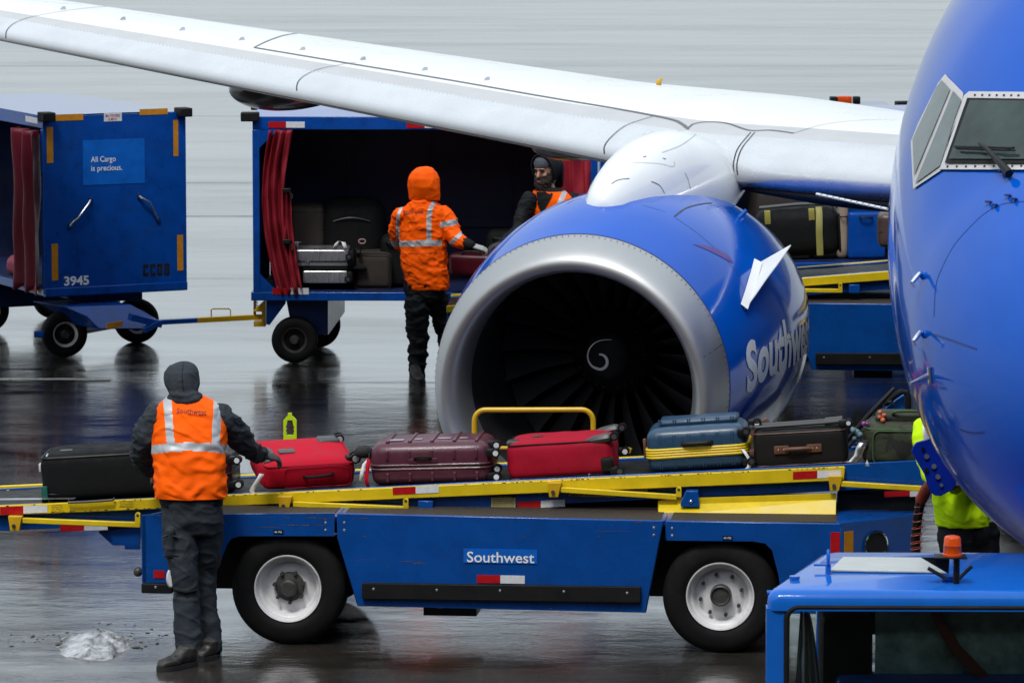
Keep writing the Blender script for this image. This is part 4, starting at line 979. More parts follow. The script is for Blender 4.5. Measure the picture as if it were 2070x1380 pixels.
    if not rear:
        def tape(x0, y0, x1, y1, yo, m, name='reflector', sl=0.):
            a = L_.px(x0, y0, yo); b = L_.px(x1, y1, yo); mb = MB(); h = (b.z-a.z); dz = sl*(b.x-a.x)
            mb.add([(a.x, yo-.003, a.z), (b.x, yo-.003, a.z+dz), (b.x, yo-.003, b.z+dz), (a.x, yo-.003, b.z)], [(0, 1, 2, 3)]); return part(name, mb, M[m], root, smooth=0)
        sl = gsl; tape(794, 985, 840, 1000, CW, 'red', sl=sl); tape(840.3, 983, 887, 998, CW, 'tape_white', sl=sl); tape(1603, 953, 1652, 969, CW, 'red', sl=sl); tape(1652.3, 951, 1700, 967, CW, 'tape_white', sl=sl)
        tape(0, 1024, 47, 1041, CW, 'red', sl=sl); tape(47.3, 1022, 96, 1038, CW, 'tape_white', sl=sl)
        B_ = CW+.048
        tape(1046, 1013, 1093, 1028, B_, 'red', sl=sl); tape(1093.4, 1011, 1142, 1026, B_, 'tape_white', sl=sl); tape(122, 1060, 170, 1075, B_, 'red', sl=sl); tape(170.3, 1060, 218, 1072, B_, 'tape_white', sl=sl*.5)
        tape(1788, 993, 1839, 1005, B_, 'red', sl=sl); tape(1839.4, 992, 1880, 1004, B_, 'tape_white', sl=sl)
        def lab(x0, y0, x1, y1, lines, m='label_y', yo=B_, head=False, hgt=3.2):
            pl = tape(x0, y0, x1, y1, yo, m, 'warning_label'); n = len(lines)
            if head:
                h_ = tape(x0, y0, x1, y0+(y1-y0)*.26, yo-.001, 'black', 'label_header'); h_.parent = pl
            for i, tx in enumerate(lines):
                fy_ = y0+(y1-y0)*(i+.86)/n if not head else (y0+(y1-y0)*.22 if i == 0 else y0+(y1-y0)*(.28+.72*(i-.12)/(n-1)))
                q = L_.px(x0+(3 if not (head and i == 0) else 11), fy_, yo-.0055); q2 = L_.px(x1-(3 if not (head and i == 0) else 8), fy_, yo-.0055)
                part('lettering', text_flat(tx, q, (1, 0, sl if not head else 0), (0, 0, 1), q2.x-q.x, hgt/346*1.0, .005), M['label_y'] if head and i == 0 else M['black_decal'], pl, smooth=0)
        lab(993, 998, 1042, 1026, ['CAUTION', 'NEVER PUT CLOTHES', 'OR HANDS NEAR BELT', 'ROLLERS OR MOVING', 'PARTS OF THE', 'CONVEYOR'], head=True, hgt=2.2)
        lab(1245, 986, 1309, 1001, ['SLIPPERY WHEN WET', 'SNOWY OR ICY'], hgt=4.4)
        lab(1150, 990, 1244, 1004, ['2000 LBS', 'MAX CAPACITY'], hgt=4.4)
        def lab2(x0, y0, x1, y1, lines, sl_):
            pl = tape(x0, y0, x1, y1, CW, 'yellow', 'warning_label'); n = len(lines)
            for i, tx in enumerate(lines):
                q = L_.px(x0+2, y0+(y1-y0)*(i+.8)/n, CW-.0045); q2 = L_.px(x1-2, y0, CW-.0045); part('lettering', text_flat(tx, q, (1, 0, sl_), (0, 0, 1), q2.x-q.x, 2.0/346, .005), M['black_decal'], pl, smooth=0)
        lab2(102, 1019, 128, 1034, ['CAUTION', 'KEEP HANDS CLEAR', 'OF BELT', 'AT ALL TIMES'], sl); lab2(240, 1011, 270, 1024, ['CAUTION', 'DO NOT STAND', 'ON CONVEYOR', 'WHEN MOVING'], sl)
        mb = MB(); mb.tube([LF.px(140, 1012, CW-.02), LF.px(138, 1015, CW-.03), LF.px(172, 1014, CW-.03), LF.px(228, 1010, CW-.03), LF.px(231, 1007, CW-.01)], .008, 8); part('grab_handle', mb, M['hub'], root)
        mb = MB(); R = random.Random(8)
        for k in range(150):
            x = R.uniform(0, 1700); t_ = x/1706; lo = R.random() < .35 or x < 330 and R.random() < .7; y = (1040-(68)*t_ if lo else 1022-79*t_); w, h = R.uniform(2, 9), R.uniform(.7, 2.4)*(1.6 if x < 330 else 1)
            a = L_.px(x, y, CW-.0015); b = L_.px(x+w, y-h if lo else y+h, CW-.0015); dz = gsl*(b.x-a.x)
            mb.grid([[(a.x, CW-.0015, a.z), ((a.x+b.x)/2, CW-.0015, a.z+dz/2), (b.x, CW-.0015, a.z+dz)], [(a.x, CW-.0015, a.z), ((a.x+b.x)/2, CW-.0015, b.z+dz/2), (b.x, CW-.0015, a.z+dz)]])
        ch_ = part('paint_chips', mb, mat('chipped_dark', (.03, .025, .02), .7, var=.4), root, smooth=0); ch_['kind'] = 'stuff'
        # white metal plate on the belt edge at the left
        mb = MB(); a = L_.px(2, 1013, CW+.02); b = L_.px(150, 1008, CW+.02); mb.add([(a.x-.4, CW+.01, a.z+.0), (b.x, CW+.01, b.z+.0), (b.x, CW+.08, b.z), (a.x-.4, CW+.08, a.z)], [(0, 1, 2, 3)]); part('edge_plate', mb, M['steel'], root, smooth=0)
        # yellow corner of the far guard
        mb = MB(); mb.prism([(lambda q: (q.x, q.z))(L_.px(-60, 1000, CW+CWID)), (lambda q: (q.x, q.z))(L_.px(22, 988, CW+CWID)), (lambda q: (q.x, q.z))(L_.px(5, 998, CW+CWID)), (lambda q: (q.x, q.z))(L_.px(-60, 1012, CW+CWID))], CW+CWID-.05, CW+CWID+.03); part('guard_corner', mb, M['yellow'], root, bev=.004)
    return root
loaderA = build_loader(LF, 'blue and yellow belt loader in the foreground carrying a row of suitcases')
qa = LF.px(681, 1037, 0)
# second loader behind the engine: its panel corner seen at picture point (1612, 582)
yb = 39.6; rb = radians(-2)
tgt = at(1612, 583, yb)
ox = Matrix.Rotation(rb, 3, 'Z') @ Vector((qa.x, 0, 0))
LB = Fr((tgt.x-ox.x, tgt.y-ox.y, 0), rb)
loaderB = build_loader(LB, 'second blue and yellow belt loader half hidden behind the jet engine', rear=True, lift=.10, slope=radians(1.2))
# ================================================================ baggage carts
M['curtain'] = mat('dark_red_vinyl', (.26, .014, .026), .5, spec=.3, var=.2, vscale=5, bump=.3, bscale=9)
M['curtain2'] = mat('crimson_vinyl', (.12, .002, .016), .5, spec=.3, var=.2, vscale=5, bump=.3, bscale=9)
M['roof'] = mat('roof_blue_sky_reflection', (.16, .20, .42), .12, var=.08, vscale=2, coat=.8, bump=.01, bscale=6)  # roof blue made paler to carry the sky reflected in it
def cartwheel(root, cx, cy, cz, rz, r=.203, w=.13, rimmat='rim_grey', near=True, name='wheel'):
    fr_ = Matrix.Translation((cx, cy, 0)) @ Matrix.Rotation(rz, 4, 'Z')
    rr = r*.56; prof = [(.03, rr-.01), (0, rr), (-.008, rr+.01), (-.008, r-.03), (.004, r-.01), (.02, r), (w-.02, r), (w-.004, r-.01), (w+.008, r-.03), (w, rr)]
    sg = 1 if near else -1
    mb = MB(); mb.revolve([(sg*(a-w/2), q) for a, q in prof], (0, 0, cz), 'y', 44); mb.v = [tuple(fr_ @ Vector(v)) for v in mb.v]; ty = part(name, mb, M['tyre'], root, smooth=40)
    s = rr/.205; mb = MB(); mb.revolve([(sg*(a*s-w/2), q*s) for a, q in rim_profile()], (0, 0, cz), 'y', 36); mb.v = [tuple(fr_ @ Vector(v)) for v in mb.v]; part('rim', mb, M[rimmat], ty, smooth=40)
    mb = MB(); mb.revolve([(sg*(.05-w/2), .045), (sg*(.0-w/2), .04), (sg*(-.02-w/2), .03), (sg*(-.02-w/2), .004)], (0, 0, cz), 'y', 20); mb.v = [tuple(fr_ @ Vector(v)) for v in mb.v]; part('hub', mb, M['hub'], ty)
    if rimmat == 'rim':
        for k in range(5):
            a = 2*pi*(k+.1)/5; p = fr_ @ Vector((.06*cos(a), sg*(.035-w/2), cz+.06*sin(a))); mb = MB(); mb.sph(p, .009, n=4); part('wheel_nut', mb, M['hub'], ty)
    return ty
def curtain(root, x0, x1, z0, z1, y, xt0=None, xt1=None, n=7, m='curtain', tie=None, amp=.035, sway=0., seed=0):
    """gathered curtain hung from the top rail; x0..x1 at the foot, xt0..xt1 at the top"""
    xt0 = x0 if xt0 is None else xt0; xt1 = x1 if xt1 is None else xt1; rows = []
    for j in range(41):
        t = j/40; z = z0+(z1-z0)*t; l = []
        a = x0+(xt0-x0)*t; b = x1+(xt1-x1)*t; mid = sway*sin(pi*t)
        if tie:
            k = math.exp(-((z-tie)/.12)**2)*.28; c = (a+b)/2; a += (c-a)*k; b += (c-b)*k
        for i in range(n*10+1):
            u = i/(n*10); ph = u*n*2*pi+.9*sin(3*t+seed)+3.4*noise.noise((u*2.3, t*1.6, seed))
            w_ = amp*(.75+.9*noise.noise((u*4, t*2.5, seed+4)))
            zz_ = z+(.035*sin(ph*.5+seed) if j == 0 else 0)
            l.append((a+(b-a)*(u+.03*sin(ph))+mid, y+w_*sin(ph)+.03*noise.noise((u*5, t*6, seed)), zz_))
        rows.append(l)
    mb = MB(); mb.grid(rows); o = part('curtain', mb, M[m], root, smooth=180, recalc=False); sd = o.modifiers.new('thick', 'SOLIDIFY'); sd.thickness = .004; return o
def build_cart(fr, label, Lc=3.03, W=1.45, z0=.565, z1=2.07, front_open=True, far_open=False, rimmat='rim_grey', group='blue baggage carts coupled in a train', crown=.045):
    root = thing('baggage_cart', label, 'baggage cart', fr, group)
    mb = MB(); mb.bb(-.02, Lc+.02, 0, W, z0, z0+.075); part('floor_frame', mb, M['cart_blue'], root, bev=.006)
    mb = MB(); mb.bb(0, Lc, .03, W-.03, z1, z1+.115); part('roof_frame', mb, M['cart_blue'], root, bev=.006)
    rw = []
    for k in range(9):
        u = k/8; rw.append([(0.02, .03+(W-.06)*u, z1+.115+crown*sin(pi*u)), (Lc-.02, .03+(W-.06)*u, z1+.115+crown*sin(pi*u))])
    mb = MB(); mb.grid(rw); part('roof', mb, M['roof'], root, smooth=60)
    P_ = .06
    for x in (0, Lc-P_):
        for y in (.0, W-P_): mb = MB(); mb.bb(x, x+P_, y, y+P_, z0+.075, z1); part('post', mb, M['cart_blue'], root, bev=.004)
    for x in (.005, Lc-.03):
        mb = MB(); mb.bb(x, x+.025, P_, W-P_, z0+.075, z1); part('end_wall', mb, M['cart_blue'], root)
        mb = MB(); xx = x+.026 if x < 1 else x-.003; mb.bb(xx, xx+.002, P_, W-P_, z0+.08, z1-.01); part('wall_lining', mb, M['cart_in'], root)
    if not far_open:
        for k in range(4):
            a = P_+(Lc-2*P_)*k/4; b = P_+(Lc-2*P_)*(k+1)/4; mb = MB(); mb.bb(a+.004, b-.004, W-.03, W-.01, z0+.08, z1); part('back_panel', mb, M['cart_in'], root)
            if k: mb = MB(); mb.bb(a-.02, a+.02, W-.06, W-.031, z0+.08, z1); part('back_rib', mb, M['cart_in'], root)
        mb = MB(); mb.bb(P_, Lc-P_, W-.065, W-.032, z0+.52, z0+.60); part('back_rail', mb, M['cart_in'], root)
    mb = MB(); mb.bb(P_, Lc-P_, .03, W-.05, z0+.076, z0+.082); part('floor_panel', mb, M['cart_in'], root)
    for x, s in ((P_, 1), (Lc-P_, -1)):
        mb = MB(); mb.prism([(x, z1), (x+s*.16, z1), (x, z1-.16)], .005, .03); part('gusset', mb, M['cart_blue'], root); mb = MB(); mb.prism([(x, z0+.075), (x+s*.16, z0+.075), (x, z0+.235)], .005, .03); part('gusset', mb, M['cart_blue'], root)
    for x in ((-.10, Lc-.06) if crown > .02 else (-.10,)):
        for y in (-.03, W-.09): mb = MB(); mb.bb(x, x+.16, y, y+.12, z1+.075, z1+.155); part('corner_bumper', mb, M['rubber'], root, bev=.01)
    return root
# --- cart B: open front in the middle of the picture
a = at(512, 590, 42.0); CB = Fr((a.x, 42.0, 0), radians(-.6))
cartB = build_cart(CB, 'open-fronted blue baggage cart with red curtains and silver cases, behind the orange-hooded worker')
cbx = lambda px, py, yo=0.: CB.px(px, py, yo)
def tapes(root, fr, items, yo=-.002):
    for (x0, y0, x1, y1, m) in items:
        a = fr.px(x0, y0, yo); b = fr.px(x1, y1, yo); mb = MB(); mb.bb(a.x, b.x, yo-.002, yo, b.z, a.z); part('reflector', mb, M[m], root)
tapes(cartB, CB, [(543, 246, 578, 258.5, 'red'), (578.3, 246, 616, 258.5, 'tape_white'), (822, 247, 858, 259, 'red'), (858.3, 247, 896, 259, 'tape_white'), (551, 582, 587, 595, 'red'), (587.4, 582, 624, 595, 'tape_white')], .026)
tapes(cartB, CB, [(551, 582, 587, 595, 'red'), (587.4, 582, 624, 595, 'tape_white')], -.002)
q = lambda x, y, yo: CB.px(x, y, yo)
cz0, cz1 = q(555, 592, -.03).z, 2.07
curtain(cartB, q(560, 590, 0).x, q(606, 590, 0).x, cz0, cz1, .0, q(546, 267, 0).x, q(591, 267, 0).x, n=3, tie=None, sway=-.10, amp=.055, seed=1)
curtain(cartB, q(590, 586, 0).x, q(612, 586, 0).x, cz0+.03, q(590, 385, 0).z, -.02, q(572, 400, 0).x, q(588, 400, 0).x, n=2, sway=-.02, amp=.03, seed=3)
for y in (381, 484):
    mb = MB(); a = q(571, y, -.06); b = q(588, y+9, -.06); mb.bb(a.x, b.x, -.075, .03, b.z, a.z); part('curtain_strap', mb, M['black'], cartB, bev=.005)
    mb = MB(); a = q(589, y+16, -.06); mb.tube([(a.x, -.07, a.z+.03), (a.x+.01, -.07, a.z), (a.x, -.07, a.z-.02)], .006, 6); part('strap_clip', mb, M['chrome'], cartB)
curtain(cartB, q(1128, 560, 0).x, q(1194, 560, 0).x, .66, cz1, .02, q(1090, 267, 0).x, q(1196, 267, 0).x, n=4, seed=5, amp=.03)
# running gear of cart B
mb = MB(); pts = [(lambda v: (v.x, v.z))(q(*p, .25)) for p in ((538, 598), (695, 598), (660, 676), (590, 640), (574, 612), (545, 658), (538, 655))]
pts = [(lambda v: (v.x, v.z))(q(x, y, .12)) for x, y in ((538, 598), (580, 598), (577, 614), (545, 657), (538, 655))]; mb.prism(pts, .12, .16); part('hitch_plate', mb, M['cart_blue'], cartB, bev=.003)
A1, A2_, A3_, A4_ = q(577, 598, .2), q(663, 598, .2), q(663, 676, .2), q(585, 640, .2)
mb = MB(); mb.prism([(A1.x, A1.z), (A2_.x, A2_.z), (A3_.x, A3_.z), (A3_.x-.12, A3_.z), (A4_.x, A4_.z)], .2, .24); part('fork_plate', mb, M['dark_blue'], cartB, bev=.003)
b0 = q(663, 598, .2); b1 = q(663, 675, .2); mb = MB(); xr = q(697, 620, 1.05).x
mb.add([(b0.x, .2, b0.z), (xr, 1.05, b0.z), (xr, 1.05, b1.z+.10), (b1.x, .2, b1.z-.01)], [(0, 1, 2, 3)]); mb.add([(b0.x-.03, .2, b0.z), (xr-.03, 1.05, b0.z), (xr-.03, 1.05, b1.z+.10), (b1.x-.03, .2, b1.z-.01)], [(0, 3, 2, 1)])
part('fork_side', mb, mat('grey_blue_paint', (.10, .13, .19), .35, var=.15, dirt=.3, coat=.3), cartB, smooth=0)
w0 = q(595, 683, .1)
cartwheel(cartB, w0.x, .16, .203, 0, rimmat='rim_grey'); w1 = q(652, 660, 1.2); cartwheel(cartB, w0.x+.15, 1.28, .203, 0, near=False)
cartwheel(cartB, w0.x+2.2, .16, .203, 0); cartwheel(cartB, w0.x+2.2, 1.28, .203, 0, near=False)
mb = MB(); mb.tube([(w0.x, .16, .203), (w0.x+.15, 1.28, .203)], .03, 8); mb.tube([(w0.x+2.2, .16, .203), (w0.x+2.2, 1.28, .203)], .03, 8)
for v in (0, 1): pass
part('axle_beam', MB().tube([(w0.x, .16, .203), (w0.x+.15, 1.28, .203)], .03, 8), M['hub'], cartB); part('axle_beam', MB().tube([(w0.x+2.2, .16, .203), (w0.x+2.2, 1.28, .203)], .03, 8), M['hub'], cartB)
mb = MB(); mb.bb(w0.x+2.0, w0.x+2.4, .3, 1.2, .2, .57); part('rear_fork', mb, M['dark_blue'], cartB)
# hitch with spring
mb = MB(); a = q(515, 602, .6); b = q(515, 640, .6); mb.tube([a, b], .012, 8); part('hitch_pin', mb, M['hub'], cartB)
mb = MB(); pth = []; a = q(517, 600, .6); b = q(517, 628, .6)
for k in range(100): u = k/99; pth.append(a.lerp(b, u)+Vector((.017*cos(u*2*pi*9), .017*sin(u*2*pi*9), 0)))
mb.tube(pth, .004, 5); part('hitch_spring', mb, mat('rusty_spring', (.12, .07, .05), .5, metal=.4, var=.3), cartB)
mb = MB(); P_ = [(lambda v: (v.x, v.z))(q(x, y, .6)) for x, y in ((535, 606), (538, 598), (538, 658), (514, 658), (514, 648), (530, 648), (530, 628), (512, 628))]; mb.prism(P_, .52, .68); part('hitch_bracket', mb, M['yellow2'], cartB, bev=.003)
# --- cart A: the closed end faces us, front bogie and tow bar
ca = at(90, 583, 42.3); ang = radians(26)
# local x of cart A runs back to the left; build with x along the length going away, end wall at x=0 facing us
# world: end direction e=(cos,sin), length direction l=(-sin,cos)
CAf = Fr((ca.x, ca.y, 0), ang+pi/2)   # local x = direction (-sin, cos) away-left, local y = (-cos,-sin): to the left
EWd = 1.36
e_dir = Vector((cos(ang), sin(ang), 0))
CAf = Fr((ca.x+e_dir.x*EWd, ca.y+e_dir.y*EWd, 0), ang+pi/2)     # origin at the right corner so y runs to the left
cartA = build_cart(CAf, 'blue baggage cart numbered 3945 with its closed end towards the camera, at the left edge', Lc=2.75, W=EWd, z1=2.05, crown=.012, front_open=False, far_open=True)
# frame for the closed end: x along the end to the right, y into the cart
EF = Fr((ca.x, ca.y, 0), ang)
def endpt(px, py, yo=-.001): return EF.px(px, py, yo)
def endpart(name, mb, m, par=cartA, **k):
    mb.v = [tuple(EF.M @ Vector(v)) for v in mb.v]; return part(name, mb, m, par, world=True, **k)
def endrect(x0, y0, x1, y1, m, name='reflector', yo=-.002, skew=0., par=cartA):
    a = endpt(x0, y0, yo); b = endpt(x1, y0, yo); c = endpt(x0, y1, yo); mb = MB(); dz = 0
    mb.bb(a.x, b.x, yo-.002, yo, c.z, a.z); return endpart(name, mb, M[m], par)
mb = MB(); mb.bb(0, EWd, -.004, .012, .56, 2.165); endpart('end_panel', mb, M['cart_blue'], bev=.004)
for (x0, y0, x1, y1) in ((109, 232, 168, 245), (282, 221, 339, 233), (94, 257, 107, 330), (350, 243, 360, 316), (104, 493, 117, 567), (358, 475, 370, 547)): endrect(x0, y0, x1, y1, 'amber', yo=-.005)
stn = endrect(210, 229, 246, 246, 'tape_white', 'sticker', -.005)
for k, (tx, yy) in enumerate((('MAX TOW SPEED', 237), ('15 M.P.H.', 244))):
    q_ = endpt(213+5*k, yy, -.0095); q2 = endpt(243-6*k, yy, -.0095); endpart('lettering', text_flat(tx, q_, (1, 0, 0), (0, 0, 1), q2.x-q_.x, .024, .002), M['red'], stn, smooth=0)
sgn = endrect(167, 284, 292, 375, 'sign', 'slogan_plate', -.005)
for tx, (xa_, ya_), (xb_, yb_) in (('All Cargo', (184, 328), (234, 323)), ('is precious.', (184, 346), (247, 342))):
    q_ = endpt(xa_, ya_, -.0095); q2 = endpt(xb_, yb_, -.0095); endpart('lettering', text_flat(tx, q_, (1, 0, 0), (0, 0, 1), q2.x-q_.x, .050, .006), M['decal'], sgn, smooth=0)
q_ = endpt(129, 577, -.006); q2 = endpt(180, 573, -.006); endpart('lettering', text_flat('3945', q_, (1, 0, 0), (0, 0, 1), q2.x-q_.x, .078, .03), M['decal'], smooth=0)
# stencilled CCOG: blocks with stencil gaps
q_ = endpt(289, 558, -.006); q2 = endpt(345, 554, -.006); lw = (q2.x-q_.x)/4.25; lh = .105; th = .022; mb = MB()
def blk(x0, x1, z0_, z1_): mb.bb(q_.x+x0, q_.x+x1, -.007, -.006, q_.z+z0_, q_.z+z1_)
for k, ch in enumerate('CCOG'):
    x = k*lw*1.08; w_ = lw*.82
    blk(x, x+th, .006, lh*.44); blk(x, x+th, lh*.5, lh-.006); blk(x+.004, x+w_-.004, 0, th); blk(x+.004, x+w_-.004, lh-th, lh)
    if ch == 'C': blk(x+w_-th, x+w_, .004, lh*.3); blk(x+w_-th, x+w_, lh*.7, lh-.004)
    if ch == 'O': blk(x+w_-th, x+w_, .004, lh*.44); blk(x+w_-th, x+w_, lh*.5, lh-.004)
    if ch == 'G': blk(x+w_-th, x+w_, .004, lh*.5); blk(x+w_-th, x+w_, lh*.7, lh-.004); blk(x+w_*.45, x+w_, lh*.42, lh*.42+th)
sl_ = endpart('stencil_lettering', mb, M['black_decal'], smooth=0)
for pts in (((183, 404), (179, 412), (158, 441), (149, 448), (141, 458)), ((281, 396), (287, 401), (302, 409), (313, 430), (320, 444))):
    mb = MB(); P_ = []
    for i, (x, y) in enumerate(pts): v = endpt(x, y, -.045 if 0 < i < len(pts)-1 else -.01); P_.append(v)
    mb.tube(P_, .011, 8); endpart('pull_handle', mb, M['steel'])
    for p in (pts[0], pts[-1]):
        v = endpt(*p, -.01); mb = MB(); mb.box((v.x, -.012, v.z), (.03, .02, .05), r=.006); endpart('handle_bracket', mb, M['dark_blue'])
# front bogie of cart A
bx = lambda x, y, yo=.1: endpt(x, y, yo)
mb = MB(); pl = [bx(112, 580, .25), bx(280, 573, .25), bx(280, 606, .25), bx(142, 606, .25)]; mb.prism([(p.x, p.z) for p in pl], .15, 1.0); endpart('turntable_box', mb, M['dark_blue'], bev=.006)
mb = MB(); c = bx(205, 612, .5); mb.tube([(c.x, .5, c.z+.05), (c.x, .5, c.z-.06)], .17, 20); endpart('turntable', mb, M['black'])
mb = MB(); T = lambda x, y, d: EF.I @ at(x, y, d)
A_ = [T(130, 620, 42.25), T(265, 615, 42.4), T(318, 645, 42.35), T(312, 665, 42.3), T(200, 665, 42.2), T(175, 640, 42.2)]
vv = [Vector(a) for a in A_]+[Vector(a)+Vector((-.1, .55, .0)) for a in A_]; n_ = 6
mb.add(vv, [tuple(range(6)), tuple(range(11, 5, -1))]+[(i, (i+1) % 6, 6+(i+1) % 6, 6+i) for i in range(6)]); endpart('bogie_frame', mb, M['cart_blue'], bev=.008)
mb = MB(); a, b = T(215, 659, 42.1), T(250, 655, 42.12); mb.prism([(a.x, a.z-.025), (b.x, b.z-.025), (b.x, b.z+.025), (a.x, a.z+.025)], a.y-.02, a.y); endpart('reflector', mb, M['amber'])
ctrs = (T(130, 674, 42.5), T(274, 650, 43.5)); wr = ang*.25
for k, c in enumerate(ctrs):
    g = atz((130, 276)[k], (720, 692)[k], 0); l_ = CAf.I @ g
    cartwheel(cartA, l_.x, l_.y, .203, -(ang+pi/2)+radians(17), rimmat='rim', near=True)
g0 = CAf.I @ atz(130, 720, 0); g1 = CAf.I @ atz(276, 692, 0)
mb = MB(); mb.tube([(g0.x, g0.y, .2), (g1.x, g1.y, .2)], .035, 8); part('axle_beam', mb, M['cart_blue'], cartA)
for (x, y) in ((-26, 670), (110, 644)):
    l_ = CAf.I @ atz(x, y, 0); cartwheel(cartA, l_.x, l_.y, .203, -(ang+pi/2)+ang*.9, rimmat='rim')
mb = MB(); mb.bb(2.0, 2.5, .25, 1.1, .25, .57); part('rear_fork', mb, M['dark_blue'], cartA)
mb = MB(); a, b = at(70, 678, 42.4), at(88, 672, 42.4); mb.box((a+b)/2, (.09, .05, .06)); part('foot_step', mb, M['cart_blue'], cartA, world=True, bev=.01)
# tow bar from cart A to cart B
d0, d1 = 42.2, 42.6
mb = MB(); a, m_, e = at(305, 652, d0), at(397, 647, 42.35), at(528, 640, d1)
def bar3(a, b, h, w, m, name, par=cartA):
    mb = MB(); u = (b-a).normalized(); s = u.cross(Vector((0, 0, 1))).normalized(); z = s.cross(u)
    c = [(-w, -h), (w, -h), (w, h), (-w, h)]; mb.loft([[a+s*x+z*y for x, y in c], [b+s*x+z*y for x, y in c]]); return part(name, mb, m, par, world=True, bev=.003)
bar3(a, m_, .021, .03, M['cart_blue'], 'tow_bar'); tb = bar3(m_+Vector((.001, 0, 0)), e, .022, .03, M['yellow2'], 'tow_bar_end')
mb = MB(); mb.tube([at(427, 640, 42.4), at(427, 626, 42.4), at(430, 624, 42.4), at(463, 624, 42.5), at(466, 627, 42.5), at(466, 638, 42.5)], .006, 6); part('tow_handle', mb, M['yellow2'], tb, world=True)
bar3(at(262, 640, 42.1), at(325, 655, 42.2), .03, .05, M['cart_blue'], 'tow_yoke'); bar3(at(322, 650, 42.15), at(290, 668, 42.1), .02, .05, M['cart_blue'], 'tow_yoke')
# open left side of cart A with curtain: the long side faces left-front
# long side plane is local y = EWd of CAf (left side); curtain near the end wall
CS = Fr((ca.x, ca.y, 0), ang+pi/2)
def side_curtain(x0, x1, seed, m='curtain2'):
    rows = []
    for j in range(31):
        t = j/30; z = .60+(2.03-.60)*t; l = []
        for i in range(61):
            u = i/60; ph = u*5*pi+seed+sin(3*t)+1.5*noise.noise((u*2, t*1.5, seed)); l.append(CAf.I @ (CS.M @ Vector((x0+(x1-x0)*u, .02+.06*sin(ph)*(.6+.5*t)+.02*noise.noise((u*6, t*4, seed)), z-(.03*sin(ph) if j == 0 else 0)))))
        rows.append(l)
    mb = MB(); mb.grid(rows); o = part('curtain', mb, M[m], cartA, smooth=180, recalc=False); o.modifiers.new('thick', 'SOLIDIFY').thickness = .004
side_curtain(.05, .72, 1.)
a = CS.I @ at(28, 237, 42.6); 
mb = MB(); l0 = CS.px(62, 238, -.035); l1 = CS.px(28, 238, -.035)
def siderect(xa_, xb_, z0_, z1_, m):
    mb = MB(); mb.bb(xa_, xb_, .002, .006, z0_, z1_); mb.v = [tuple(CS.M @ Vector(v)) for v in mb.v]; part('reflector', mb, M[m], cartA, world=True)
siderect(.12, .42, 2.095, 2.145, 'tape_white'); siderect(.02, .20, .58, .63, 'tape_white'); siderect(.20, .40, .58, .63, 'red')
# --- cart C behind loader B
cc = at(1212, 600, 44.2); CC = Fr((cc.x, cc.y, 0), radians(9))
cartC = build_cart(CC, 'third baggage cart seen only above and below the wing behind the second loader', Lc=3.2, z1=1.88)
for x in (.6, 2.6):
    cartwheel(cartC, x, .16, .203, 0); cartwheel(cartC, x, 1.28, .203, 0, near=False)
    mb = MB(); mb.bb(x-.2, x+.2, .3, 1.2, .2, .57); part('fork', mb, M['dark_blue'], cartC)
# glossy end panel of cart C, its blue lightened for the reflected sky
mb = MB(); mb.bb(-.006, .004, .0, 1.45, .6, 2.2); part('end_panel', mb, mat('blue_panel_sky_reflection', (.20, .32, .55), .25, coat=.5, dirt=.2), cartC)
# tow tractor with orange lamp further back, over the wing
qt = at(1712, 222, 47.5); BT = Fr((at(1720, 300, 47.5).x, 47.5, 0), radians(3))
bt = thing('baggage_tractor', 'small tractor mostly hidden behind the white wing, only its roof and orange lamp showing', 'tractor', BT)
zt = qt.z-.03
mb = MB(); mb.bb(-.55, .55, 0, 1.6, zt-.05, zt, r=.02); part('roof', mb, M['roof'], bt)
for x in (-.5, .45):
    for y in (.05, 1.5): mb = MB(); mb.bb(x, x+.05, y, y+.05, .9, zt-.05); part('post', mb, M['cart_blue'], bt)
mb = MB(); mb.bb(-.6, .6, -.9, 1.8, .3, .9, r=.05); part('body', mb, M['cart_blue'], bt, smooth=40)
for x in (-.55, .55):
    for y in (-.5, 1.3): mb = MB(); mb.revolve([(-.1, .1), (-.1, .22), (-.07, .25), (.07, .25), (.1, .22), (.1, .1)], (0, 0, 0), 'x', 24); mb.v = [(v[0]+x, v[1]+y, v[2]+.25) for v in mb.v]; part('wheel', mb, M['tyre'], bt)
M['orange_lamp'] = mat('orange_lamp_lens', (.62, .07, .006), .25, var=.15, vscale=30, coat=.5)
a = BT.I @ at(1708, 203, 47.5); mb = MB(); mb.bb(a.x-.07, a.x+.07, .0, .1, a.z-.035, a.z+.04, r=.01); part('lamp', mb, M['orange_lamp'], bt)
for dx in (-.11, .12): mb = MB(); mb.bb(a.x+dx-.035, a.x+dx+.035, .0, .1, a.z-.04, a.z+.035, r=.008); part('lamp_mount', mb, M['black'], bt)
# ================================================================ luggage
ga_ = LF.px(0, 1022, CW); gb_ = LF.px(1706, 943, CW); GS = (gb_.z-ga_.z)/(gb_.x-ga_.x)
beltz = lambda x: ga_.z+GS*(x-ga_.x)-.009
Y0 = CW+.10
def on_belt(pxl, pxr, py, yo=Y0, yaw=0., pitch=None, roll=0., lift=0.):
    """matrix whose origin is the bag's near lower left corner on the belt; returns matrix and length"""
    a = LF.px(pxl, py, yo); b = LF.px(pxr, py, yo); x = a.x
    Mx = LF.M @ Matrix.Translation((x, yo, beltz(x)+lift)) @ Matrix.Rotation(yaw, 4, 'Z') @ Matrix.Rotation(-(atan(GS) if pitch is None else pitch), 4, 'Y') @ Matrix.Rotation(roll, 4, 'X')
    return Mx, (b.x-a.x)/cos(yaw)
M['red_cloth'] = mat('red_suitcase_fabric', (.46, .002, .020), .7, spec=.2, var=.12, vscale=12, bump=.25, bscale=320, dirt=.15)
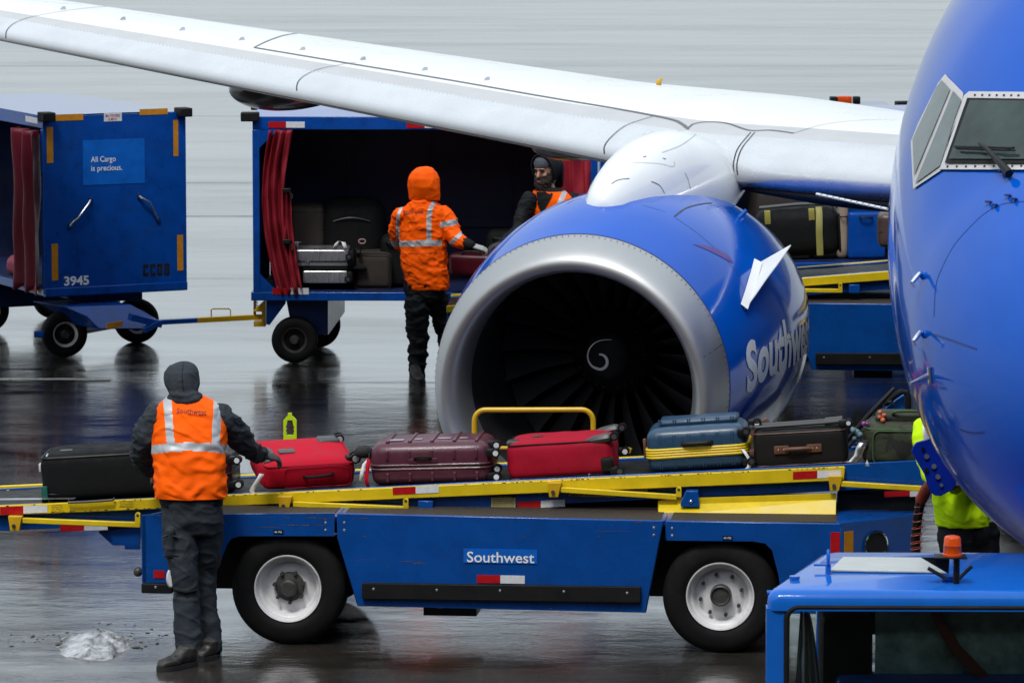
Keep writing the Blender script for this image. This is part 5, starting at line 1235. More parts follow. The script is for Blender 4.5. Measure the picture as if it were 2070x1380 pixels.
M['red_cloth2'] = mat('crimson_suitcase_fabric', (.36, .002, .020), .7, spec=.2, var=.12, vscale=12, bump=.3, bscale=320, dirt=.15)
M['plum'] = mat('plum_hard_shell', (.085, .022, .038), .36, var=.12, vscale=30, bump=.08, bscale=260, coat=.25)
M['navy'] = mat('slate_blue_hard_shell', (.022, .060, .115), .38, var=.1, vscale=30, bump=.06, bscale=260, coat=.2)
M['bag_black'] = mat('black_fabric', (.005, .0055, .006), .8, spec=.2, var=.25, vscale=12, bump=.3, bscale=280)
M['bag_brown'] = mat('brown_fabric', (.028, .021, .016), .75, var=.2, vscale=12, bump=.3, bscale=200)
M['bag_dark'] = mat('dark_brown_fabric', (.008, .0065, .006), .7, spec=.25, var=.2, bump=.3, bscale=260)
M['leather'] = mat('tan_leather', (.13, .05, .028), .5, var=.15, vscale=30)
M['band'] = mat('yellow_luggage_band', (.75, .52, .004), .5, var=.06, bump=.1, bscale=200)
M['paper'] = mat('white_paper_tag', (.70, .70, .72), .55, var=.06)
M['alu'] = mat('aluminium_case', (.60, .60, .62), .3, metal=.85, var=.08)
M['camo_base'] = mat('olive_green_trim', (.03, .085, .022), .7, var=.2, bump=.2, bscale=200)
M['grey_pl'] = mat('grey_plastic', (.05, .052, .055), .4, var=.1)
M['lime'] = mat('lime_plastic', (.50, .72, .01), .35, var=.05)
def camo():
    m = bpy.data.materials.new('camouflage_fabric'); m.use_nodes = True; t = m.node_tree; p = t.nodes['Principled BSDF']; N = t.nodes.new
    tc = N('ShaderNodeTexCoord'); n = N('ShaderNodeTexNoise'); n.inputs['Scale'].default_value = 11; n.inputs['Detail'].default_value = 2; n.inputs['Distortion'].default_value = .8
    r = N('ShaderNodeValToRGB'); r.color_ramp.interpolation = 'CONSTANT'; e = r.color_ramp.elements; e[0].position = 0; e[0].color = (.008, .009, .007, 1); e[1].position = .44; e[1].color = (.022, .030, .012, 1)
    k = e.new(.52); k.color = (.045, .036, .024, 1); k = e.new(.60); k.color = (.03, .05, .016, 1)
    t.links.new(tc.outputs['Object'], n.inputs[0]); t.links.new(n.outputs[0], r.inputs[0]); t.links.new(r.outputs[0], p.inputs['Base Color']); p.inputs['Roughness'].default_value = .75; return m
M['camo'] = camo()
def soft_box(L_, W_, H_, r, seed=0, bulge=.01, n=20, wr=.004):
    """rounded bag body with slightly bulging, uneven faces; near lower left corner at the origin"""
    mb = MB(); bm = bmesh.new(); bmesh.ops.create_cube(bm, size=1)
    for v in bm.verts: v.co = Vector((v.co.x*L_, v.co.y*W_, v.co.z*H_))
    bmesh.ops.bevel(bm, geom=bm.edges[:], offset=r, segments=4, profile=.5, affect='EDGES')
    bmesh.ops.triangulate(bm, faces=[f for f in bm.faces if len(f.verts) > 4])
    for _ in range(3):
        es = [e for e in bm.edges if e.calc_length() > max(L_, W_)/12]
        if es: bmesh.ops.subdivide_edges(bm, edges=es, cuts=1, use_grid_fill=True); bmesh.ops.triangulate(bm, faces=[f for f in bm.faces if len(f.verts) > 4])
    bm.normal_update()
    for v in bm.verts:
        c = v.co; fx = 1-min(1, abs(c.x)/(L_/2))**4; fy = 1-min(1, abs(c.y)/(W_/2))**4; fz = 1-min(1, abs(c.z)/(H_/2))**4
        k = max(fx*fy*(abs(c.z) > H_*.4), fx*fz*(abs(c.y) > W_*.4), fy*fz*(abs(c.x) > L_*.4))
        w = noise.noise(c*9+Vector((seed, 0, 0)))*wr+noise.noise(c*23+Vector((0, seed, 0)))*wr*.4
        if c.z < -H_*.45: w = 0; k = 0
        v.co += v.normal*(bulge*k+w)
    bm.verts.index_update(); mb.v = [tuple(v.co+Vector((L_/2, W_/2, H_/2))) for v in bm.verts]; mb.f = [[v.index for v in f.verts] for f in bm.faces]; mb.m = [0]*len(mb.f); bm.free(); return mb
def piping(par, L_, W_, H_, r, z=None, y=None, m='black', rad_=.006, name='piping'):
    """cord round the bag at height z (or in plane y)"""
    pts = []
    if z is not None:
        for cx, cy, a0 in ((L_-r, r, -90), (L_-r, W_-r, 0), (r, W_-r, 90), (r, r, 180)):
            for k in range(5): a = radians(a0+22.5*k); pts.append((cx+r*cos(a), cy+r*sin(a), z))
    else:
        for cx, cz, a0 in ((L_-r, r, -90), (L_-r, H_-r, 0), (r, H_-r, 90), (r, r, 180)):
            for k in range(5): a = radians(a0+22.5*k); pts.append((cx+r*cos(a), y, cz+r*sin(a)))
    mb = MB(); mb.tube(pts, rad_, 6, closed=True); return part(name, mb, M[m], par)
def spinner(par, p, d=(1, 0, 0), r=.027, face='y', hubm='tape_white', double=False):
    """castor: bracket, forked housing and wheel"""
    p = Vector(p); d = Vector(d).normalized(); c = p+d*.045
    mb = MB(); mb.box(p+d*.008, (.05, .055, .05), r=.012); mb.tube([p+d*.01, c], [.022, .018], 8); br = part('castor_bracket', mb, M['black'], par, smooth=40)
    ax = Vector((0, 1, 0)) if face == 'y' else Vector((0, 0, 1))
    for s in (-1, 1):
        mb = MB(); mb.tube([c+ax*(s*.018-.009), c+ax*(s*.018+.009)], r, 18); mb2 = part('castor_wheel', mb, M['black'], br, smooth=40)
        mb = MB(); mb.tube([c+ax*(s*.018+s*.0095), c+ax*(s*.018+s*.0125)], r*.62, 14); part('castor_cap', mb, M[hubm], br, smooth=40)
def handle(par, a, b, out, r=.009, m='black', name='carry_handle', w=.014):
    a, b, o = Vector(a), Vector(b), Vector(out); d = (b-a)
    mb = MB(); mb.tube([a, a+d*.08+o*.8, a+d*.2+o, a+d*.5+o*1.08, a+d*.8+o, b-d*.08+o*.8, b], r, 8); return part(name, mb, M[m], par)
def tag_paper(par, p, path, w=.03, m='paper', name='luggage_tag'):
    p = Vector(p); l = []; r = []
    for q in path:
        c = p+Vector(q); l.append(c+Vector((-w/2, 0, .003))); r.append(c+Vector((w/2, 0, -.003)))
    mb = MB(); mb.grid([l, r]); o = part(name, mb, M[m], par, smooth=180, recalc=False); o.modifiers.new('t', 'SOLIDIFY').thickness = .0015; return o
GB = 'suitcases riding on the near conveyor belt'
# 1 large black soft case
Mx, ln = on_belt(88, 335, 1000, yaw=radians(3)); b1 = thingM('suitcase', 'large black soft suitcase, leftmost on the near belt, left of the grey-hooded worker', 'suitcase', Mx, GB)
H1 = .285; part('body', soft_box(ln, .46, H1, .05, 1, .014, wr=.005), M['bag_black'], b1, smooth=60); piping(b1, ln, .46, H1, .05, z=H1-.012); piping(b1, ln, .46, H1, .05, z=.05)
mb = MB(); mb.box((.14, .15, H1+.012), (.075, .06, .006), r=.002); part('badge', mb, M['grey_pl'], b1)
mb = MB(); mb.tube([Vector((.035, .07+.04*cos(a), H1-.03+.035*sin(a))) for a in [2*pi*k/16 for k in range(16)]], .007, 6, closed=True); part('pull_ring', mb, M['steel'], b1)
mb = MB(); mb.box((-.012, .05, H1*.75), (.012, .05, .05), r=.004); part('white_tag', mb, M['paper'], b1)
mb = MB(); mb.box((.012, -.012, .055), (.04, .02, .10), r=.006); part('teal_ribbon', mb, mat('teal_ribbon', (.004, .09, .07), .5), b1)
# 2 small plum-black hard case behind the worker
Mx, ln = on_belt(318, 468, 1000, yo=Y0+.03); b2 = thingM('suitcase', 'small dark hard case on the belt mostly hidden behind the grey-hooded worker', 'suitcase', Mx, GB)
part('body', soft_box(ln, .40, .26, .045, 2, .006), mat('dark_plum_shell', (.022, .012, .014), .4, coat=.3), b2, smooth=60); piping(b2, ln, .40, .26, .045, z=.12, rad_=.008)
for z in (.05, .20): spinner(b2, (ln, .04, z), (1, 0, 0))
# 3 first red soft case, turned and tilted towards us
Mx, ln = on_belt(570, 716, 980, yo=Y0+.02, yaw=radians(22), pitch=radians(1), roll=radians(15), lift=.005)
b3 = thingM('suitcase', "bright red soft suitcase, tilted, that the grey-hooded worker's hand is on", 'suitcase', Mx @ Matrix.Translation((-.11, 0, 0)), GB); ln = .56; W3, H3 = .40, .17
part('body', soft_box(ln, W3, H3, .04, 3, .014, wr=.004), M['red_cloth'], b3, smooth=60); piping(b3, ln, W3, H3, .04, z=H3-.012, m='red_cloth2', rad_=.006); piping(b3, ln, W3, H3, .04, z=.06, m='red_cloth2', rad_=.005)
handle(b3, (.24, -.012, H3*.55), (.42, -.012, H3*.62), (0, -.03, 0), m='bag_dark', r=.010)
mb = MB(); mb.box((.17, .17, H3+.016), (.10, .06, .008), r=.003); part('badge', mb, M['grey_pl'], b3)
spinner(b3, (ln-.03, .05, H3-.01), (.8, -.2, .35), r=.034); spinner(b3, (ln-.05, W3-.06, H3-.02), (.6, .2, .5), r=.03); spinner(b3, (ln-.01, W3*.6, .02), (1, 0, -.1))
mb = MB(); mb.box((ln-.09, W3-.07, H3+.005), (.14, .09, .035), r=.016); part('corner_guard', mb, M['grey_pl'], b3, smooth=50)
# pull-handle recess at the left end (grey oval)
mb = MB(); mb.tube([Vector((.035+.055*cos(a)*.6, .14+.085*sin(a), H3+.005+.02*cos(a))) for a in [2*pi*k/20 for k in range(20)]], .013, 8, closed=True); part('grip', mb, M['grey_pl'], b3)
mb = MB(); mb.box((.04, .14, H3-.004), (.06, .15, .02), r=.008); part('grip_recess', mb, M['bag_black'], b3)
tag_paper(b3, (-.02, .0, .07), [(.0, 0, .05), (-.02, -.01, .02), (-.05, -.02, -.02), (-.065, -.02, -.05), (-.05, -.03, -.075), (-.02, -.03, -.085)], .03)
piping(b3, ln*.75, W3, H3*.8, .03, y=-.014, m='red_cloth2', rad_=.003, name='pocket_seam').location = (.12, 0, .02)
# lime green hand grip standing up behind the red case
g = LF.px(586, 878, CW+.76); mb = MB(); w_ = .041; hh = .15; z0 = g.z-.035; x0 = g.x; y0 = CW+.76
outer = [(x0-w_, z0), (x0+w_, z0), (x0+w_, z0+hh-.025), (x0+w_-.02, z0+hh-.003), (x0+.012, z0+hh), (x0+.012, z0+hh+.02), (x0-.012, z0+hh+.02), (x0-.012, z0+hh), (x0-w_+.02, z0+hh-.003), (x0-w_, z0+hh-.025)]
inner = [(x0-w_*.6, z0+.032), (x0+w_*.6, z0+.032)]+[(x0+w_*.6+(.004 if k % 2 else -.003), z0+.045+.012*k) for k in range(5)]+[(x0+w_*.4, z0+hh-.025), (x0-w_*.4, z0+hh-.025)]+[(x0-w_*.6-(.004 if k % 2 else -.003), z0+.093-.012*k) for k in range(5)]
mb.prism(outer, y0, y0+.018, holes=[inner]); mb.v = [tuple(LF.M @ Vector(v)) for v in mb.v]
solo('hand_grip', mb, M['lime'], 'lime green plastic hand grip standing up behind the tilted red suitcase', 'grip', bev=.003)
# 4 plum hard shell
Mx, ln = on_belt(752, 992, 968, pitch=radians(2.2)); b4 = thingM('suitcase', 'plum purple ribbed hard-shell suitcase with stickers, lying on the belt', 'suitcase', Mx, GB); W4, H4 = .44, .265
part('body', soft_box(ln, W4, H4, .065, 4, .008, wr=.0015), M['plum'], b4, smooth=60)
for dz in (-.012, .012): piping(b4, ln+.012, W4+.012, H4, .068, z=H4*.46+dz, m='plum', rad_=.008, name='zip_band').location = (-.006, -.006, 0)
piping(b4, ln+.006, W4+.006, H4, .066, z=H4*.46, m='bag_dark', rad_=.005, name='zip').location = (-.003, -.003, 0)
for k in range(5):
    x = .10+(ln-.18)*k/4
    mb = MB(); mb.bb(x-.012, x+.012, .04, W4-.04, H4-.004, H4+.014, r=.006); part('shell_rib', mb, M['plum'], b4, smooth=50)
    for z0_, z1_ in ((H4*.62, H4*.85), (H4*.12, H4*.33)): mb = MB(); mb.bb(x-.010, x+.010, -.014, .01, z0_, z1_, r=.005); part('shell_rib', mb, M['plum'], b4, smooth=50)
mb = MB(); mb.box((ln*.44, -.006, H4*.60), (.18, .022, .035), r=.006); part('handle_plate', mb, M['plum'], b4); handle(b4, (ln*.37, -.012, H4*.64), (ln*.51, -.012, H4*.64), (0, -.02, .015), r=.008, m='bag_dark')
for (x, y, sx, sy) in ((.15, .10, .09, .07), (.28, .12, .05, .05), (.44, .14, .08, .05), (.56, .13, .05, .04)):
    mb = MB(); mb.box((x, y, H4+.0105), (sx, sy, .003), r=.001); part('sticker', mb, mat('faded_sticker', (.30, .24, .28), .4, var=.5, vscale=60), b4)
for y, z in ((.06, H4-.05), (.0, H4-.09), (.06, .07), (-.0, .03)): spinner(b4, (ln-.005, y+.03, z+.02), (1, -.3, 0), r=.027)
mb = MB(); mb.tube([(-.02+.0*k, .1+.05*cos(a)*.4, H4-.09+.03*sin(a)) for k, a in enumerate([2*pi*i/14 for i in range(14)])], .006, 6, closed=True); mb.sph((-.06, .12, H4-.06), (.06, .05, .04), n=8); part('fur_charm', mb, mat('black_fur', (.012, .012, .012), .9, bump=1, bscale=60), b4)
tag_paper(b4, (-.02, -.01, H4*.55), [(.01, 0, .03), (-.02, 0, .0), (-.035, -.01, -.05), (-.045, -.01, -.10)], .022); tag_paper(b4, (-.01, -.02, H4*.45), [(.0, 0, .06), (-.01, 0, .0), (-.02, -.01, -.06), (-.01, -.01, -.11)], .024, m='red_cloth', name='red_ribbon')
# 5 second red case
Mx, ln = on_belt(1030, 1240, 955, pitch=radians(4.2)); b5 = thingM('suitcase', 'crimson soft suitcase with grey wheel brackets, between the plum and the slate blue case', 'suitcase', Mx, GB); W5, H5 = .42, .225
part('body', soft_box(ln, W5, H5, .045, 5, .016, wr=.005), M['red_cloth2'], b5, smooth=60); piping(b5, ln, W5, H5, .045, z=H5-.010, m='bag_dark', rad_=.005); piping(b5, ln, W5, H5, .045, z=.012, m='bag_dark', rad_=.005)
mb = MB(); mb.box((.17, .19, H5+.016), (.06, .05, .006), r=.002); part('badge', mb, M['grey_pl'], b5)
for (x, y, z) in ((ln-.12, .02, H5-.005), (ln-.10, W5-.06, H5+.0)):
    mb = MB(); mb.tube([(x-.06, y+.01, z-.015), (x+.02, y, z-.0), (x+.10, y, z+.01)], [.012, .032, .038], 8, flat=.8, round_ends=True); part('wheel_guard', mb, M['grey_pl'], b5); spinner(b5, (x+.10, y, z+.005), (.7, -.1, .2), r=.026, hubm='grey_pl')
mb = MB(); mb.box((.03, .10, H5-.004), (.08, .12, .03), r=.012); part('corner_guard', mb, M['grey_pl'], b5)
mb = MB(); mb.box((ln-.03, -.0, .07), (.08, .05, .09), r=.02); part('corner_guard', mb, M['black'], b5); spinner(b5, (ln+.0, .0, .03), (1, 0, -.1), r=.026, hubm='grey_pl'); spinner(b5, (ln+.01, W5-.1, .10), (1, 0, 0), r=.026)
mb = MB(); mb.tube([(ln*.77, -.02, .0), (ln*.77, -.024, .02), (ln*.785, -.024, .02)], .004, 6); part('zip_pull', mb, M['chrome'], b5)
mb = MB(); mb.box((.04, .0, .0), (.06, .03, .03), r=.012); part('corner_foot', mb, M['steel'], b5)
# 6 blue hard shell with yellow strap
Mx, ln = on_belt(1312, 1512, 945, pitch=radians(4.5)); b6 = thingM('suitcase', 'slate blue ribbed hard-shell suitcase with a wide yellow band round it', 'suitcase', Mx, GB); W6, H6 = .40, .27
part('body', soft_box(ln, W6, H6, .06, 6, .006, wr=.001), M['navy'], b6, smooth=60)
for k in range(4): piping(b6, ln+.012, W6+.012, H6, .063, z=H6*.37+.0155*k, m='band', rad_=.0095, name='yellow_band').location = (-.006, -.006, 0)
mb = MB(); mb.box((ln*.52, .22, H6+.018), (ln*.8, .24, .04), r=.018); part('raised_shell', mb, M['navy'], b6, smooth=50)
for k in range(6):
    x = .08+(ln-.16)*k/5
    for dx in (-.007, .007):
        mb = MB(); mb.bb(x+dx-.003, x+dx+.003, -.006, .06, H6*.64, H6-.035, r=.0028); part('shell_rib', mb, M['navy'], b6); mb = MB(); mb.bb(x+dx-.003, x+dx+.003, -.008, .01, H6*.10, H6*.24, r=.0028); part('shell_rib', mb, M['navy'], b6)
        mb = MB(); mb.bb(x+dx-.003, x+dx+.003, .09, .15, H6+.03, H6+.042, r=.0028); part('shell_rib', mb, M['navy'], b6)
handle(b6, (ln*.36, -.01, H6*.66), (ln*.66, -.01, H6*.66), (0, -.018, 0), r=.013, m='black')
for (x, y, z) in ((ln-.03, .0, H6-.05), (ln+.03, .14, H6-.02), (ln-.01, -.01, .04)): spinner(b6, (x, y+.02, z), (.9, -.5, .2), r=.026, hubm='chrome')
tag_paper(b6, (ln, -.03, H6*.45), [(-.02, .02, .0), (0, 0, -.03), (.02, 0, -.07), (.01, 0, -.11), (-.04, -.01, -.135)], .022)
mb = MB(); mb.box((-.02, .1, H6*.55), (.02, .03, .12), r=.006); part('side_grip', mb, M['leather'], b6)
# 7 dark brown case with telescopic bars
Mx, ln = on_belt(1527, 1712, 942, yo=Y0-.01, pitch=radians(4)); b7 = thingM('suitcase', 'blackish-brown fabric suitcase with tan leather handle, right of the blue one', 'suitcase', Mx, GB); W7, H7 = .38, .225
part('body', soft_box(ln, W7, H7, .03, 7, .006, wr=.002), M['bag_dark'], b7, smooth=60); piping(b7, ln, W7, H7, .03, z=H7-.01, m='leather', rad_=.0035); piping(b7, ln, W7, H7, .03, z=.02, m='leather', rad_=.0035)
for x, s in ((ln*.30, 1), (ln*.66, 1)): mb = MB(); mb.box((x, -.014, H7*.52), (.09, .012, .05), r=.005); lp_ = part('leather_tab', mb, M['leather'], b7)
for x in (ln*.27, ln*.33, ln*.64, ln*.69): mb = MB(); mb.sph((x, -.021, H7*.53), .005, n=4); part('rivet', mb, M['chrome'], b7)
mb = MB(); mb.tube([(ln*.34, -.022, H7*.52), (ln*.40, -.035, H7*.54), (ln*.56, -.035, H7*.54), (ln*.62, -.022, H7*.52)], .012, 8); part('carry_handle', mb, M['leather'], b7)
for y in (.08, .18): mb = MB(); mb.tube([(.0, y, H7+.022), (ln*.85, y, H7+.030)], .011, 8); mb.tube([(ln*.78, y, H7+.03), (ln*.97, y, H7+.035)], .017, 8); part('telescopic_bar', mb, M['grey_pl'], b7)
mb = MB(); mb.tube([(.0, .06, H7+.02), (-.02, .13, H7+.022), (.0, .20, H7+.02)], .013, 8); part('pull_handle', mb, M['grey_pl'], b7)
mb = MB(); mb.bb(.05, ln-.02, .05, .21, H7, H7+.014, r=.005); part('handle_base', mb, M['black'], b7); spinner(b7, (ln-.02, .06, H7+.02), (1, 0, .1), r=.022)
mb = MB(); mb.bb(-.03, .0, .0, .03, H7*.40, H7*.55, r=.005); part('side_tab', mb, M['leather'], b7)
tan = MB(); Mt, _ = on_belt(1525, 1560, 900, yo=Y0+.42); tan.prism([(-.02, .1), (.13, .1), (.12, .20), (.09, .255), (.07, .25), (-.02, .19)], 0, .05)
tb_ = thingM('carton', 'brown cardboard flap sticking up behind the blue suitcase and the dark brown one', 'carton', Mt); part('flap', tan, mat('tan_board', (.13, .075, .055), .6, var=.15), tb_, bev=.004)
# 8 camouflage duffel
Mx, ln = on_belt(1748, 1900, 935, yo=Y0-.02, pitch=0); b8 = thingM('duffel_bag', 'green camouflage duffel bag with toy charms at the right end of the belt', 'bag', Mx); W8, H8 = .40, .245
part('body', soft_box(ln, W8, H8, .05, 8, .02, wr=.010), M['camo'], b8, smooth=60); piping(b8, ln, W8, H8, .05, z=H8-.025, m='camo_base', rad_=.008); piping(b8, ln*.93, W8, H8*.82, .04, y=-.018, m='camo_base', rad_=.005, name='pocket_seam').location = (.05, 0, .01)
mb = MB(); mb.box((ln*.5, .17, H8+.03), (ln*.75, .22, .07), r=.03); part('top_pocket', mb, M['camo'], b8, smooth=50); handle(b8, (ln*.35, .08, H8+.05), (ln*.8, .08, H8+.05), (0, -.04, .03), r=.010, m='camo_base')
mb = MB(); mb.bb(-.02, .02, -.01, .03, H8*.45, H8*.62, r=.008); part('strap_tab', mb, M['bag_brown'], b8)
def charm(p, r, m, n=5, seed=1, name='charm', lab=None):
    R = random.Random(seed); mb = MB()
    for k in range(n): mb.sph(Vector(p)+Vector((R.uniform(-r, r), R.uniform(-r, r)*.5, R.uniform(-r, r))), r*R.uniform(.4, .7), n=6)
    return part(name, mb, m, b8, smooth=60)
charm((-.045, .0, H8*.78), .03, mat('toy_grey_blue', (.10, .17, .20), .6, var=.4, vscale=50), 7, 1, 'toy_charm'); charm((-.005, .02, H8*.98), .022, mat('cord_pink', (.32, .05, .28), .5), 4, 2, 'cord_charm'); charm((.10, .04, H8+.05), .024, mat('toy_orange', (.60, .14, .06), .5), 5, 3, 'toy_charm')
tag_paper(b8, (-.03, -.02, .1), [(.02, 0, .04), (0, 0, 0), (-.01, 0, -.04), (-.04, -.01, -.075), (-.075, -.01, -.08)], .05, m='steel')
mb = MB(); mb.prism([(.0, 0), (.03, .0), (.015, .04)], -.03, -.02); part('white_tag', mb, M['paper'], b8)
# 9 folded pushchair standing behind the duffel
ps = thing('folded_pushchair', 'folded black pushchair frame with blue fabric sticking up behind the camouflage bag', 'pushchair')
A_ = lambda x, y, d=29.1: at(x, y, d)
mb = MB(); mb.tube([A_(1700, 905), A_(1755, 840), A_(1806, 786)], [.014, .016, .012], 8, round_ends=True); part('side_tube', mb, M['black'], ps)
mb = MB(); mb.tube([A_(1715, 905, 29.2), A_(1765, 842, 29.2), A_(1783, 815, 29.2)], .010, 8); part('side_tube', mb, M['black'], ps)
mb = MB(); mb.tube([A_(1792, 815), A_(1808, 799), A_(1822, 791), A_(1832, 793), A_(1836, 805), A_(1835, 860)], .019, 10, round_ends=True); part('foam_handle', mb, M['rubber'], ps)
mb = MB(); mb.tube([A_(1770, 846), A_(1790, 818)], .003, 5); mb.tube([A_(1796, 812), A_(1802, 808)], .020, 10); part('handle_clip', mb, M['grey_pl'], ps)
mb = MB(); c = A_(1806, 814, 29.05); mb.tube([c, c+Vector((0, -.012, 0))], .010, 12); part('clip_button', mb, M['chrome'], ps)
mb = MB(); P_ = [A_(*p, 29.14) for p in ((1775, 846), (1792, 822), (1828, 796), (1831, 850), (1775, 865))]; mb.add(P_+[p+Vector((0, .03, 0)) for p in P_], [tuple(range(5)), tuple(range(9, 4, -1))]+[(i, (i+1) % 5, 5+(i+1) % 5, 5+i) for i in range(5)]); part('seat_fabric', mb, mat('bright_blue_fabric', (.004, .13, .50), .6, bump=.2), ps, bev=.006)
# ---------------------------------------------------------------- bags in cart B
GC = 'luggage stowed in the middle cart'
def cbag(px0, py0, px1, py1, yo, W_, r, m, label, name='suitcase', cat='suitcase', bulge=.01, fr=CB, grp=GC, wr=.004, floor=None):
    a = fr.px(px0, py1, yo); b = fr.px(px1, py0, yo); Mx = fr.M @ Matrix.Translation((a.x, yo, a.z if floor is None else floor)); L_, H_ = b.x-a.x, b.z-(a.z if floor is None else floor)
    t = thingM(name, label, cat, Mx, grp); part('body', soft_box(L_, W_, H_, r, px0*.1, bulge, wr=wr), M[m], t, smooth=60); return t, L_, H_
for (c, lab) in (((598, 505, 704, 539), 'silver ribbed aluminium case, upper of the two, beside the red curtain'), ((612, 547, 702, 573), 'silver ribbed aluminium case, lower of the two, on the cart floor')):
    t, L_, H_ = cbag(*c, .10, .42, .015, 'alu', lab, bulge=0, wr=0)
    n = 8
    for k in range(n): x = .03+(L_-.06)*k/(n-1); mb = MB(); mb.bb(x-.008, x+.008, -.006, .0, .012 if c[1] > 540 else H_*.38, H_-.01, r=.003); part('case_rib', mb, M['alu'], t)
    if c[1] < 540: mb = MB(); mb.bb(0, L_, -.004, .0, H_*.28, H_*.34); part('case_seam', mb, M['bag_dark'], t); mb = MB(); mb.bb(.08, .12, -.014, .0, .02, .05, r=.003); part('latch', mb, M['chrome'], t)
    mb = MB(); mb.bb(L_, L_+.05, .0, .3, .0, H_*.95, r=.015); part('corner_guard', mb, M['black'], t)
    spinner(t, (L_+.0, .0, H_*.62 if c[1] < 540 else H_*.4), (.2, -1, 0), r=.026, hubm='chrome'); 
    if c[1] < 540: spinner(t, (L_+.08, .1, H_*.9), (.2, -1, 0), r=.024, hubm='chrome')
    else: mb = MB(); mb.bb(.0, L_, .0, .4, H_, H_+.03, r=.01); part('padding', mb, M['bag_black'], t)
    if c[1] < 540:
        mb = MB(); mb.bb(-.01, L_+.16, .02, .44, -.030, -.002, r=.01); part('padding', mb, M['bag_black'], t)
        tag_paper(t, (L_*.78, .0, H_), [(-.02, 0, .01), (-.0, 0, .05), (.03, 0, .075), (.06, -.01, .07), (.085, -.01, .0)], .035); tag_paper(t, (.0, .1, H_), [(0, 0, .0), (0, 0, .06), (.03, 0, .06)], .04)
        mb = MB(); mb.tube([Vector((L_+.12+.03*cos(a), .05, H_+.07+.02*sin(a))) for a in [2*pi*k/14 for k in range(14)]], .006, 6, closed=True); part('tag_loop', mb, mat('pink_cord', (.35, .2, .22), .5), t)
t, L_, H_ = cbag(585, 418, 655, 503, .55, .4, .05, 'bag_brown', 'brown soft suitcase at the left of the cart behind the silver cases', floor=.65); piping(t, L_, .4, H_, .05, z=H_*.7, m='bag_dark'); piping(t, L_, .4, H_, .05, z=H_*.93, m='bag_dark')
t, L_, H_ = cbag(650, 412, 772, 515, .55, .5, .10, 'bag_black', 'large black rounded bag in the cart between the brown case and the orange worker', floor=.65, bulge=.03); mb = MB(); mb.tube([(L_*(.2+.06*k), -.035-.012*sin(pi*k/10), H_*(.79+.045*sin(pi*k/10))) for k in range(11)], .005, 6); part('white_piping', mb, M['grey_pl'], t)
t, L_, H_ = cbag(716, 513, 790, 572, .2, .4, .04, 'bag_brown', 'grey-brown suitcase lying on the cart floor right of the silver cases', floor=.65); piping(t, L_, .4, H_, .04, y=-.012, m='bag_dark')
t, L_, H_ = cbag(770, 480, 830, 572, .3, .4, .05, 'bag_black', 'black case on the cart floor behind the orange-hooded worker', floor=.65); handle(t, (L_*.2, -.01, H_*.9), (L_*.8, -.01, H_*.9), (0, -.03, 0))
t, L_, H_ = cbag(985, 470, 1040, 572, .4, .4, .06, 'bag_black', 'black bag on the cart floor between the two orange workers', floor=.65); handle(t, (L_*.2, -.01, H_*.9), (L_*.8, -.01, H_*.9), (0, -.03, 0))
# dark red case the two men lift
Mx = Matrix.Translation(at(905, 560, 41.7)) @ Matrix.Rotation(radians(-12), 4, 'Z'); t = thingM('suitcase', 'dark red hard case being lifted by the orange-hooded worker beside the engine', 'suitcase', Mx)
part('body', soft_box(.42, .22, .20, .04, 3, .006, wr=.001), mat('wine_shell', (.06, .006, .012), .35, coat=.4), t, smooth=60); piping(t, .42, .22, .20, .04, y=.05, m='bag_dark'); handle(t, (.12, .02, .19), (.3, .02, .19), (0, 0, .035)); spinner(t, (.38, .02, .16), (.5, 0, .8), r=.024)
# pink bag at the very left inside cart A
Mx = CAf.M @ Matrix.Translation((.95, EWd-.30, .65)); t = thingM('bag', 'small pink bag inside the numbered cart at the left edge', 'bag', Mx); part('body', soft_box(.3, .2, .16, .05, 2, .02), mat('pink_fabric', (.28, .03, .06), .6), t, smooth=60); handle(t, (.1, .1, .16), (.22, .1, .16), (0, 0, .05), r=.006, m='paper')
# ---------------------------------------------------------------- bags on the far loader and in cart C
zb = LB.px(1640, 520, CW+.12)
Mx = LB.M @ Matrix.Translation((LB.px(1535, 520, CW+.12).x, CW+.12, LB.px(1640, 524, CW+.12).z)) @ Matrix.Rotation(radians(-3), 4, 'Y')
L_ = LB.px(1697, 520, CW+.12).x-LB.px(1535, 520, CW+.12).x; t = thingM('duffel_bag', 'large black bag with yellow-green straps on the far loader behind the engine', 'bag', Mx); H_ = .39
part('body', soft_box(L_, .45, H_, .09, 9, .02, wr=.008), M['bag_black'], t, smooth=60)
for x in (.06, L_*.64): mb = MB(); mb.bb(x, x+.05, -.016, .05, H_-.10, H_+.012, r=.004); part('yellow_patch', mb, mat('olive_yellow_webbing', (.30, .26, .05), .6), t)
mb = MB(); mb.tube([(L_*.76, -.02, .01), (L_*.76, -.035, H_*.5), (L_*.77, -.015, H_-.04), (L_*.77, .04, H_+.02)], .028, 8, flat=.25, ref=(0, 1, 0)); part('yellow_strap', mb, mat('olive_yellow_webbing', (.26, .24, .06), .6), t)
mb = MB(); mb.tube([(.02, .05, H_+.035), (L_*.5, .05, H_+.05), (L_*.93, .05, H_+.045), (L_*.98, .05, H_-.02)], .016, 8); part('pull_handle', mb, M['grey_pl'], t)
mb = MB(); mb.bb(L_, L_+.02, .02, .4, .02, H_*.9, r=.008); part('base_board', mb, M['black'], t)
